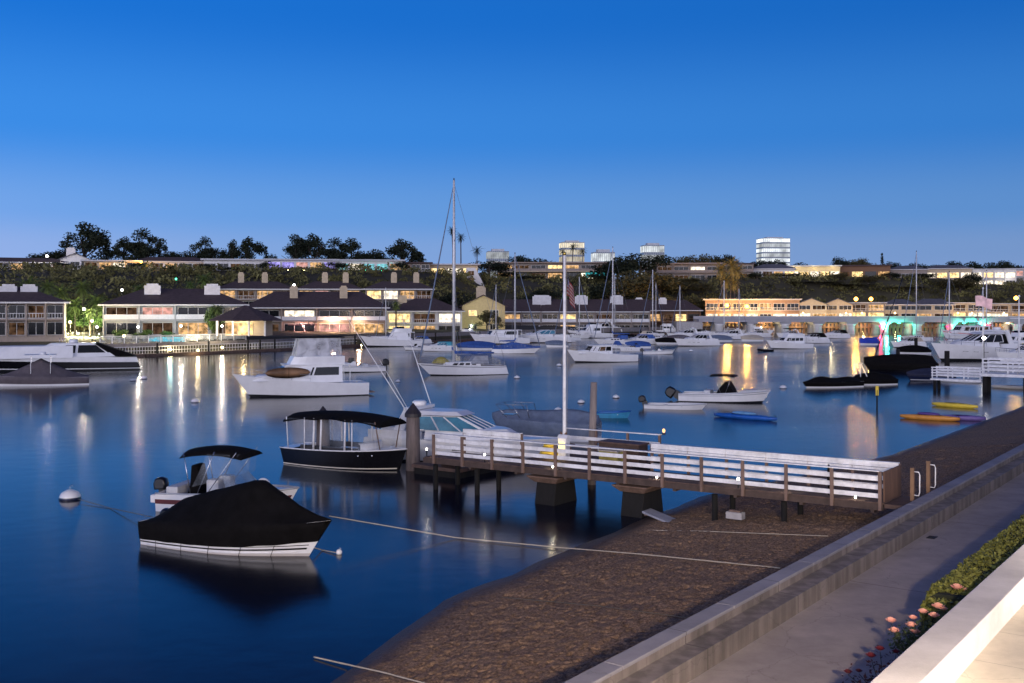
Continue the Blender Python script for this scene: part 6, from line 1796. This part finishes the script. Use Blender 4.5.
def far_lamps():
    def lp(label, x, y, d, kind, power, r=.17, zb=None, group=None, h=None, arm=0):
        power *= {'w': 3.4, 'y': 5.0, 'o': 4.5}.get(kind, 5.0)
        zb = tz(x, d) if zb is None else zb
        return lamp_post(label, dp(x, d, zb), zat(y, d)-zb, kind, power, r, 'lamp_post', group, arm)
    lp('white globe lamp at the stern end of the long motor yacht', 97, 327, 168, 'w', 260)
    lp('white globe lamp at the left end of the pool terrace', 138, 327, 172, 'w', 320)
    lp('white globe lamp in the middle of the pool terrace', 181, 326, 176, 'w', 320)
    lp('white globe lamp beside the gazebo', 222, 326, 176, 'w', 300)
    lp('low yellow path light in front of the long house', 124, 336, 172, 'y', 110, .22)
    lp('low yellow path light near the palm by the pool', 198, 336, 176, 'y', 110, .22)
    lp('small yellow dock light under the middle of the pool terrace', 170, 349.5, 166, 'y', 110, .22, .45)
    lp('small yellow dock light below the gazebo', 222, 347.5, 178, 'y', 120, .22, .45)
    lp('small dock light between the two brighter ones on the float', 198, 350.5, 168, 'y', 60, .18, .45)
    lp('small dock light by the yacht stern', 124, 352, 162, 'y', 60, .18, .45)
    lp('small light at the dock near the big motor yacht', 361, 345.5, 208, 'y', 70, .2, .4)
    lp('glaring white lamp on the ridge above the reddish roof', 47, 256, 312, 'w', 420, .35)
    lp('orange lamp on the ridge beside the spreading gum tree', 141, 262, 312, 'o', 700, .36)
    lp('green white street lamp rising in front of the upper row', 294, 285, 248, 'w', 220, .28)
    lp('white garden lamp up the slope beyond the palms', 122, 290, 232, 'w', 160, .25)
    lp('orange street lamp before the club, nearer the palms', 727, 305.5, 318, 'o', 3600, .62)
    lp('orange street lamp before the club, farther from the palms', 747, 306.5, 318, 'o', 3000, .60)
    lp('first of the paired orange lamps standing over the bridge', 856, 299, 288, 'o', 2000, .55, 4.3)
    lp('second of the paired orange lamps standing over the bridge', 871, 299, 288, 'o', 1700, .55, 4.3)
    lp('lone orange lamp over the bridge near the photo edge', 1016, 298, 288, 'o', 1700, .55, 4.3)
    lp('white lamp in front of the gabled cottages', 813, 318, 344, 'w', 260, .28, 3)
    lp('yellow lamp at the door of the second cottage', 834, 317, 346, 'y', 220, .26, 3)
    lp('warm lamp on the club forecourt', 764, 318, 326, 'w', 320, .28, 2.5)
    lp('green floodlight on the dark slope above the pool house', 176, 279, 246, 'g', 60, .2)
    for x, y, d, k, p, lb in ((64, 314, 184, 'w', 672, 'white garden light deep among the palms'), (70, 322, 178, 'y', 416, 'yellow garden light low among the palms'), (84, 309, 188, 'w', 384, 'white garden light high among the palms'), (92, 321, 176, 'y', 352, 'garden light behind the palm nearest the lit lamp')):
        lp(lb, x, y, d, k, p, .22)
    lp('orange floodlight added on the club roof to light the fan palms', 729, 299.5, 340, 'o', 5000, .2, 9.4)  # extra lamp added to light the palm crowns
    for i, (x, d, pw, lb) in enumerate(((58, 187, 2850, 'unseen uplight added at the foot of the tall lit palm'), (68, 193, 3420, 'unseen uplight added under the palm in the heart of the garden'), (78, 190, 4180, 'unseen uplight added under the green lit palm'), (90, 188, 2850, 'unseen uplight added under the small palm with yellow underlight'), (99, 193, 2280, 'unseen uplight added beside the long house wall'), (76, 208, 4940, 'unseen uplight added at the top of the garden'), (216, 176, 950, 'unseen uplight added at the young gazebo palm'), (396, 240, 1330, 'unseen uplight added at the small palm between two houses'), (470, 252, 1330, 'unseen uplight added in the bush by the beige gable'))):
        zb = tz(x, d); t = empty('added_uplight', lb, 'added light', dp(x, d, zb))  # unseen uplights, added to brighten the plants above them
        MB().lathe([(.05, 0), (.05, .25), (.16, .3), (.2, .5)], n=8).build('fixture', SHELL, t)
        e = MB().lathe([(.17, .45), (.01, .5)], n=8).build('lens', E_Y, t); e.visible_shadow = False
        point(t, (0, -.3, .75), (1, .86, .45) if i % 2 else (.85, 1, .6), pw, .15)
    for x, y, d, lb in ((288, 270.5, 322, 'first yellow floodlight under the violet ridge house'), (304, 270.5, 323, 'second yellow floodlight under the violet ridge house'), (322, 271, 325, 'third yellow floodlight under the violet ridge house')):
        lp(lb, x, y, d, 'y', 190, .2)
    for x, d, lb in ((366, 330, 'first green floodlight under the turquoise ridge house'), (382, 332, 'second green floodlight under the turquoise ridge house')):
        lp(lb, x, 270.5, d, 'g', 60, .2)

def far_docks():
    def pts(x0, x1, off, z): return [dp(x, shv(x)[0]+off, z) for x in [x0+(x1-x0)*i/12 for i in range(13)]]
    # pool terrace fence, on the bulkhead
    t = empty('pool_fence', 'pale glass and rail fence along the pool terrace', 'fence', dp(180, shv(180)[0], 1.85))
    o = Vector(t.location); P = [p-o for p in pts(100, 246, .2, 1.85)]
    m = MB()
    for a, b in zip(P, P[1:]): m.bar(a+Vector((0, 0, 1.15)), b+Vector((0, 0, 1.15)), .09, .10)
    m.build('top_rail', RAILW, t)
    for a in P: MB().bar(a, a+Vector((0, 0, 1.1)), .12).build('post', RAILW, t)
    m = MB()
    for a, b in zip(P, P[1:]): m.add([a+Vector((0, 0, .1)), b+Vector((0, 0, .1)), b+Vector((0, 0, 1.05)), a+Vector((0, 0, 1.05))], [(0, 1, 2, 3)])
    m.build('glass_panel', clear('fence_glass', (.5,.55,.6), .35), t)
    pl = empty('swimming_pool', 'turquoise lit pool edge seen through the terrace fence', 'pool', dp(167, 178, 1.9))
    MB().box(-3.2, 3.2, 0, 5, -.3, .45).build('pool_rim', CONC, pl)
    MB().box(-3.0, 3.0, .3, 4.7, .452, .47).build('pool_water', glow('pool_water_lit', (.06, .75, .95), 1.3, .3, .3), pl)
    MB().box(-3.0, 3.0, -.05, -.01, -.1, .42).build('pool_spill', glow('pool_spill_lit', (.06, .70, .95), 1.0, .5, .3), pl)
    point(pl, (0, 1.5, 1.0), (.2, .85, 1), 200, .4)
    for x0, x1, off, lb in ((58, 262, -7.0, 'long dark float with pale railing below the pool terrace'), (250, 356, -6.5, 'float with railing in front of the pink lit patio'), (392, 480, -7, 'float behind the tall-masted yacht'), (520, 640, -8, 'marina float behind the pilothouse boat'), (640, 760, -8, 'marina float in front of the cedar house')):
        t = empty('boat_dock', lb, 'dock', dp((x0+x1)/2, shv((x0+x1)/2)[0]+off, 0))
        o = Vector(t.location); P = [p-o for p in pts(x0, x1, off, 0)]
        m = MB()
        for a, b in zip(P, P[1:]): m.bar(a+Vector((0, 0, .15)), b+Vector((0, 0, .15)), 2.4, .55)
        m.build('float_deck', DECKW, t)
        if x0 < 300:
            m = MB()
            for a, b in zip(P, P[1:]):
                for z in (.9, 1.5): m.bar(a+Vector((0, 1.0, z)), b+Vector((0, 1.0, z)), .06, .08)
                for q in range(6): 
                    p = a.lerp(b, q/6); m.bar(p+Vector((0, 1.0, .4)), p+Vector((0, 1.0, 1.5)), .05)
            m.build('railing', RAILW, t)
        for a in P[::3]: MB().tube([a+Vector((0, -1.3, -1)), a+Vector((0, -1.3, 2.1))], .16, 7).build('guide_pile', PILED, t)

def right_pier():
    t = empty('white_railed_pier', 'white railed private pier with a gangway at the photo edge', 'pier', uv(103.5, -22, 0), UANG)
    def bx(m, u0, u1, v0, v1, z0, z1): m.box(u0-103.5, u1-103.5, -(max(v0, v1)+22), -(min(v0, v1)+22), z0, z1)
    zd = 1.75
    m = MB(); bx(m, 102.5, 104.7, -9.8, -22.7, zd-.25, zd); m.build('deck', PWHITE, t)
    m = MB(); bx(m, 102.8, 104.4, -22.7, -27.2, .95, 1.1); m.build('gangway', PWHITE, t)
    for v in (-12, -15.5, -19, -22.4):
        for u in (102.8, 104.4):
            m = MB(); m.lathe([(.2, -1), (.2, zd-.25)], (u-103.5, -(v+22), 0), 8); m.build('pile', PILED, t)
    for u in (102.5, 104.7):
        for i in range(7):
            v = -9.9-2.1*i; m = MB(); bx(m, u-.06, u+.06, v-.06, v+.06, zd, zd+1.35); m.build('post', PWHITE, t)
        for z in (.35, .68, 1.0, 1.32):
            m = MB(); bx(m, u-.03, u+.03, -9.9, -22.6, zd+z-.06, zd+z+.06); m.build('rail', PWHITE, t)
    for u in (102.8, 104.4):
        for i in range(4):
            v = -22.8-1.4*i; m = MB(); bx(m, u-.05, u+.05, v-.05, v+.05, 1.0, 2.2); m.build('post', PWHITE, t)
        for z in (1.4, 1.65, 1.9, 2.15):
            m = MB(); bx(m, u-.03, u+.03, -22.8, -27.1, z-.05, z+.05); m.build('rail', PWHITE, t)
    for u in (102.9, 104.3):
        m = MB(); m.lathe([(.16, -1), (.16, .94)], (u-103.5, -(-26.8+22), 0), 8); m.build('pile', PILED, t)
    pile('dark square-topped pile at the gangway of the white railed pier', 947, 377, 2.9, .3, False, mt=PILED)
    pile('dark pile beside the blue covered launch near the white railed pier', 898, 366, 2.2, .28, False, mt=PILED)
    pile('stubby dark pile at the harbour cruiser', 916, 352, 2.4, .3, False, mt=PILED)
    # poles
    def pole(label, x, d, ytop, zb, kind=None):
        t = empty('flagpole', label, 'flagpole', dp(x, d, zb))
        h = zat(ytop, d)-zb
        MB().lathe([(.10, 0), (.09, h*.5), (.05, h)], n=8).build('pole', PWHITE, t)
        MB().ell((0, 0, h+.08), (.12, .12, .12), 8, 6).build('finial', PWHITE, t)
        MB().bar((-.9, 0, h*.72), (.9, 0, h*.72), .07).build('yardarm', PWHITE, t)
        return h
    h = pole('white flagpole carrying a pink lit flag over the harbour cruiser', 983, 126, 289, .5)
    f = empty('lit_flag', 'pale pink flag glowing over the white flagpole', 'flag', dp(983, 125.8, zat(302, 126)))
    m = MB(); secs = []
    for i in range(13):
        a = i/12; secs.append([Vector((-.9+2.0*a, .15*math.sin(a*9+b), -.55+1.25*b-.3*a*a+.1*math.sin(a*6))) for b in [j/6 for j in range(7)]])
    m.loft(secs); m.build('flag_fabric', mat('flag_pink', (.75,.50,.52), .8, .25, 1.5), f)
    MB().tube([(-.9, 0, -.6), (-.9, 0, .8)], .02, 5).build('halyard', ROPE, f)
    lamp_post('white dock lamp at the foot of the pink flag', dp(984, 121, .5), zat(338, 121)-.5, 'w', 160, .2)
    pole('bare white flagpole at the photo edge by the white railed pier', 1019, 102, 297, 1.4)

def far_trees():
    gs = 'gum trees along the ridge'
    T = [  # x, ytop, d, width, kind, label
        (84, 224, 336, 40, 'gum', 'biggest gum tree on the ridge, dense and dark'), (56, 243, 340, 26, 'round', 'low dark tree on the ridge left of the biggest gum tree'), (38, 249, 345, 22, 'round', 'low bushy tree above the glaring ridge lamp'), (107, 241, 338, 9, 'spire', 'slim tree right of the biggest gum tree'),
        (124, 238, 338, 22, 'gum', 'ragged gum tree left of the orange ridge lamp'), (141, 230, 340, 30, 'gum', 'spreading gum tree over the orange ridge lamp'), (160, 242, 345, 12, 'gum', 'thin gum with a small tuft right of the orange ridge lamp'), (166, 250, 345, 10, 'round', 'small bush between two ridge gum trees'),
        (185, 247, 340, 26, 'round', 'broad dark tree over the white railing house'), (206, 238, 345, 20, 'gum', 'rounded gum over the white post house'), (220, 243, 345, 18, 'round', 'low dense tree beside the rounded gum'), (233, 241, 345, 16, 'gum', 'small gum left of the umbrella-shaped one'), (247, 238, 347, 24, 'gum', 'umbrella-shaped gum over the flat roofed ridge house'),
        (266, 248, 350, 8, 'spire', 'narrow tree left of the violet house'), (273, 250, 350, 8, 'round', 'little bush at the corner of the violet house'), (296, 236, 356, 26, 'gum', 'gum tree over the violet house with an open crown'), (314, 235, 358, 28, 'gum', 'tall gum at the middle of the violet house'), (334, 239, 360, 26, 'gum', 'dense gum between violet and turquoise houses'), (352, 239, 362, 26, 'gum', 'gum tree over the turquoise house'), (370, 243, 364, 24, 'round', 'lower dark tree over the turquoise house'),
        (402, 240, 368, 30, 'gum', 'single gum tree at the end of the turquoise house'), (384, 253, 366, 12, 'round', 'small bush left of the single gum tree'), (418, 250, 370, 12, 'round', 'small bush right of the single gum tree'),
        (489, 256, 372, 30, 'round', 'wide dark bush right of the cream lit house'), (523, 251, 412, 22, 'round', 'dark round tree left of the modern house roof'), (548, 254, 412, 26, 'round', 'low dark trees over the modern house'), (598, 259, 415, 22, 'round', 'low dark tree at the end of the modern house'),
        (618, 252, 372, 34, 'round', 'dark tree at the start of the big tree mass'), (640, 249, 380, 38, 'round', 'highest tree of the big dark tree mass'), (632, 263, 352, 44, 'round', 'olive tree in front of the big dark tree mass'), (660, 268, 365, 36, 'round', 'olive tree below the brown ridge house'), (610, 275, 345, 34, 'round', 'dark tree behind the second pale chimney'), (682, 279, 372, 36, 'round', 'spreading olive tree above the cedar house'), (650, 288, 345, 36, 'round', 'brown green tree over the cedar house roof'), (697, 290, 350, 26, 'round', 'small olive tree left of the palm group'),
        (676, 256, 440, 14, 'round', 'small round tree over the brown ridge house'), (692, 253, 440, 18, 'round', 'first of the dense trees over the brown ridge house'), (708, 251, 440, 18, 'round', 'second of the dense trees over the brown ridge house'), (722, 252, 440, 18, 'round', 'dense tree behind the orange lit palms'), (730, 254, 442, 16, 'round', 'lower dense tree right behind the orange lit palms'), (759, 259, 445, 14, 'round', 'dark tree left of the tallest office tower'),
        (844, 255, 460, 14, 'round', 'round dark tree right of the long bright ridge house'), (870, 262, 462, 16, 'round', 'low tree above the brown framed ridge house'), (882, 257, 452, 4.2, 'spire', 'dark slim cypress on the ridge'), (890, 261, 462, 10, 'round', 'little tree just right of the cypress'), (905, 264, 462, 14, 'round', 'low tree above the grey unlit house'), (955, 259, 466, 14, 'round', 'round tree left of the twin dark trees'), (967, 258, 466, 18, 'round', 'larger of the round dark trees by the cream ridge house'), (998, 259, 470, 16, 'round', 'round tree over the bright white ridge house'), (1014, 259, 470, 20, 'round', 'broad dark tree at the photo edge on the ridge'), (960, 275, 415, 32, 'round', 'bushy olive tree below the cream lit ridge house'), (985, 292, 405, 22, 'round', 'olive tree behind the pink flag'),
        (810, 284, 410, 40, 'round', 'wide brown bush on the slope under the long bright house'), (850, 284, 412, 40, 'round', 'wide olive bush on the slope under the brown framed house'), (905, 287, 415, 36, 'round', 'low olive bush on the slope under the grey unlit house'),
        (455, 285, 300, 26, 'round', 'dark shrub tree below the tall mast on the slope'), (420, 286, 298, 22, 'round', 'dark tree on the slope below the brown ridge house'), (520, 291, 325, 26, 'round', 'dark tree behind the beige gable chimney'), (575, 288, 335, 26, 'round', 'yellow green tree behind the flag'), (548, 284, 340, 26, 'round', 'dark tree behind the first terrace chimney'),
        (487, 311, 252, 22, 'gum', 'olive tree standing against the flood-lit beige gable'),
        (61, 260, 308, 12, 'round', 'dark shrub at the corner of the reddish roof house'), (112, 265, 306, 16, 'round', 'dark shrub below the white flat roofed ridge house'), (138, 261, 309, 12, 'round', 'dark shrub under the orange ridge lamp'), (172, 267, 309, 18, 'round', 'dark shrub below the long white railing'), (206, 262, 310, 12, 'round', 'dark shrub between railing house and white post house'), (236, 266, 312, 18, 'round', 'dark shrub below the white post house'), (267, 259, 316, 10, 'round', 'dark shrub at the corner of the violet house'), (337, 260, 322, 12, 'round', 'dark shrub between violet and turquoise houses'), (402, 260, 330, 12, 'round', 'dark shrub at the turquoise house end'), (508, 271, 374, 18, 'round', 'dark bush covering the near corner of the modern house'), (532, 275, 372, 20, 'round', 'dark bush under the terrace of the modern house'), (603, 272, 372, 18, 'round', 'dark bush at the turquoise pool of the modern house'), (664, 274, 388, 16, 'round', 'olive bush at the near corner of the brown ridge house'), (690, 277, 386, 18, 'round', 'olive bush under the middle of the brown ridge house'),
        (757, 271, 402, 14, 'round', 'dark bush below the white two gabled ridge house'), (786, 272, 408, 16, 'round', 'dark bush where the bright long ridge house begins'), (838, 271, 414, 13, 'round', 'dark bush between bright long house and brown framed house'), (868, 274, 414, 16, 'round', 'dark bush below the brown framed ridge house'), (890, 270, 420, 14, 'round', 'dark bush at the foot of the cypress'), (925, 272, 422, 16, 'round', 'dark bush between grey unlit house and cream house'), (973, 270, 420, 14, 'round', 'dark bush between cream house and bright white house'),
        (778, 258, 448, 14, 'round', 'dark tree at the foot of the tallest office tower'), (800, 260, 450, 12, 'round', 'low tree over the bright long ridge house'), (858, 257, 455, 14, 'round', 'round tree over the brown framed house roof'), (918, 262, 462, 16, 'round', 'low tree before the faint skyline block'), (938, 264, 462, 14, 'round', 'low tree over the cream lit house'), (984, 261, 468, 16, 'round', 'tree at the gap before the bright white house'), (655, 262, 440, 12, 'round', 'low tree at the near end of the brown house roof'),
        (20, 283, 225, 30, 'round', 'bushy green tree behind the grey town house roof'), (52, 290, 205, 24, 'round', 'lit bushy tree right of the grey town house'), (70, 300, 206, 26, 'round', 'lit bushy tree in the heart of the garden'), (94, 312, 198, 20, 'round', 'lit bushy tree beside the wall of the long house'), (36, 291, 236, 30, 'round', 'green tree high on the slope over the town house'), (110, 296, 232, 28, 'round', 'green tree on the slope at the corner of the long house'), (8, 280, 240, 30, 'round', 'green tree on the slope at the photo edge'), (160, 292, 250, 30, 'round', 'green tree on the slope over the first chimney'), (236, 284, 290, 30, 'round', 'dark tree over the roof of the upper row'), (212, 300, 182, 14, 'round', 'green tree at the pool corner before the gazebo'),
    ]
    for i, (x, yt, d, w, k, lb) in enumerate(T):
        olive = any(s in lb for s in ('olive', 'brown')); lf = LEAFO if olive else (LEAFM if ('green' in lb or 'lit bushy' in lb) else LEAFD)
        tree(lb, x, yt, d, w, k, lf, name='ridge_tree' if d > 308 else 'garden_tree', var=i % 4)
    palm('taller of the two thin fan palms by the high mast', 461, 233, 372, 14, sphere=True, n=30, leaf=LEAFD, trunk=.2)
    palm('shorter thin fan palm just behind the high mast', 453.5, 227, 374, 13, sphere=True, n=30, leaf=LEAFD, trunk=.2)
    palm('feathery palm beside the cream lit ridge house', 477, 246, 366, 16, leaf=LEAFD)
    palm('palm rising in front of the cream lit office tower', 572, 243, 400, 14, leaf=LEAFD); palm('palm left of the cream lit office tower', 563, 248, 402, 11, leaf=LEAFD); palm('palm right of the cream lit office tower', 583, 248, 402, 12, leaf=LEAFD)
    for x, y, w, lb in ((722, 262, 24, 'orange lit fan palm at the near end of its group'), (730, 258, 26, 'tallest orange lit fan palm of the group'), (738, 264, 23, 'orange lit fan palm at the far end of its group'), (726, 275, 20, 'lower orange lit fan palm in the middle of the group'), (735, 278, 18, 'smallest orange lit fan palm of the group')):
        palm(lb, x, y, 345, w, sphere=True, n=46, leaf=mat('leaf_fan_palm', (.17,.14,.045), .7, .4, 1.2), trunk=.22, base=3)
    for x, y, d, w, lb in ((28, 276, 235, 26, 'feathery palm behind the grey town house chimney'), (47, 278, 228, 24, 'drooping palm left of the lit garden'), (62, 283, 214, 26, 'tall lit palm in the garden'), (83, 278, 222, 26, 'yellow lit palm at the top of the garden'), (75, 296, 200, 24, 'green lit palm in the middle of the garden'), (97, 292, 204, 26, 'palm beside the long house wall'), (90, 306, 190, 18, 'small palm with yellow underlight'), (104, 303, 196, 20, 'dark palm at the corner of the long house'), (138, 283, 250, 16, 'palm on the slope over the long house roof'), (205, 272, 258, 22, 'wide palm on the slope over the right chimney'), (190, 280, 255, 14, 'small palm on the slope by the green floodlight'), (218, 303, 181, 17, 'young palm lit green at the gazebo roof'), (48, 318, 180, 12, 'small yellow green palm on the town house terrace'), (396, 300, 246, 13, 'small palm between the hipped house and the balconied house')):
        palm(lb, x, y, d, w*1.25, droop=1.3, n=30)
    for x, y, d, w, lb in ((120, 329, 178, 11, 'clipped bush left of the pool'), (142, 329, 181, 12, 'clipped bush by the first pool window'), (164, 329, 182, 12, 'clipped bush by the middle pool window'), (470, 331, 256, 12, 'low bush lit bright green by the beige gable'), (40, 322, 176, 9, 'bush on the grey town house terrace')):
        tree(lb, x, y, d, w, 'shrub', LEAFM, name='garden_bush', cat='bush')
    # clipped hedge with yellow light under the violet house
    m = MB(); rr = random.Random(3)
    t = empty('ridge_hedge', 'low hedge glowing yellow under the violet ridge house', 'hedge', dp(303, 324, tz(303, 324)-.2))
    for i in range(1500): leaf_quad(m, Vector((rr.uniform(-11, 11), rr.uniform(-.7, .7), rr.uniform(0, 1.2))), .16, None, .5, rr)
    m.build('foliage', LEAFM, t)
    c = MB().box(-11, 11, -.4, .4, -.8, .8); c.build('stem', TRUNK, t)
build_world()
near_ground(); hedge()
rl = mat('rose_leaf', (.045, .065, .022), .6, .6, 8); rd = mat('rose_leaf_red', (.085, .03, .025), .6, .5, 8)
pk = mat('petal_pink', (.85, .44, .36), .6, .25, 12); dr = mat('petal_dark_red', (.12, .012, .025), .6, .3, 12)
def blooms(u, v, lst):
    b = uv(u, v, 1.03); return [tuple(wp(x, y, z)-b)+(r*1.12,) for x, y, z, r in lst]
rose('rose bush with salmon pink blooms and one white bloom before the end of the hedge', 20.2, -5.55, blooms(20.2, -5.55, [(891,622,1.95,.085),(894,632,1.8,.085),(913,619,1.95,.07),(911.5,627,1.9,.09),(915,633,1.85,.075),(923,613,2.0,.08)]), .95, .65, 1500, pk, rl, 4)
rose('rose bush with salmon pink blooms against the clipped hedge and patio wall', 21.9, -5.4, blooms(21.9, -5.4, [(938,608,2.05,.095),(943,610,2.0,.07),(934,617,2.0,.085),(957,589,2.1,.10),(966,591,2.05,.06)]), 1.0, .55, 1100, pk, rl, 9)
rose('low thin rose bush with dark red buds nearest the photo corner', 18.4, -5.6, blooms(18.4, -5.6, [(871,657,1.6,.075),(880,650,1.65,.07),(896,653,1.55,.06),(848,673,1.45,.06),(859,672,1.4,.05)]), .6, .62, 620, dr, rd, 8)
pier(); near_things()
added_patio_lamp('tall lamp out of view, added in place of the lit room upstairs', 4.0, 1.3, 16500, 5.2, (1, .76, .54), .3)  # added out of view, stands in for the lit room behind the viewer
added_patio_lamp('assumed black patio lamp, added out of view beside the house end of the patio', 14.5, -1.6, 2100, .9)  # assumed lamp, not seen; added to brighten the patio and its wall
added_patio_lamp('assumed black patio lamp, added out of view at the middle of the patio', 26.0, -1.4, 1800, .9)  # second unseen lamp, assumed and added to light the patio farther along
fleet()
terrain(); hillside_shrubs(); far_houses(); skyline(); bridge(); far_docks(); right_pier(); far_lamps(); far_trees()
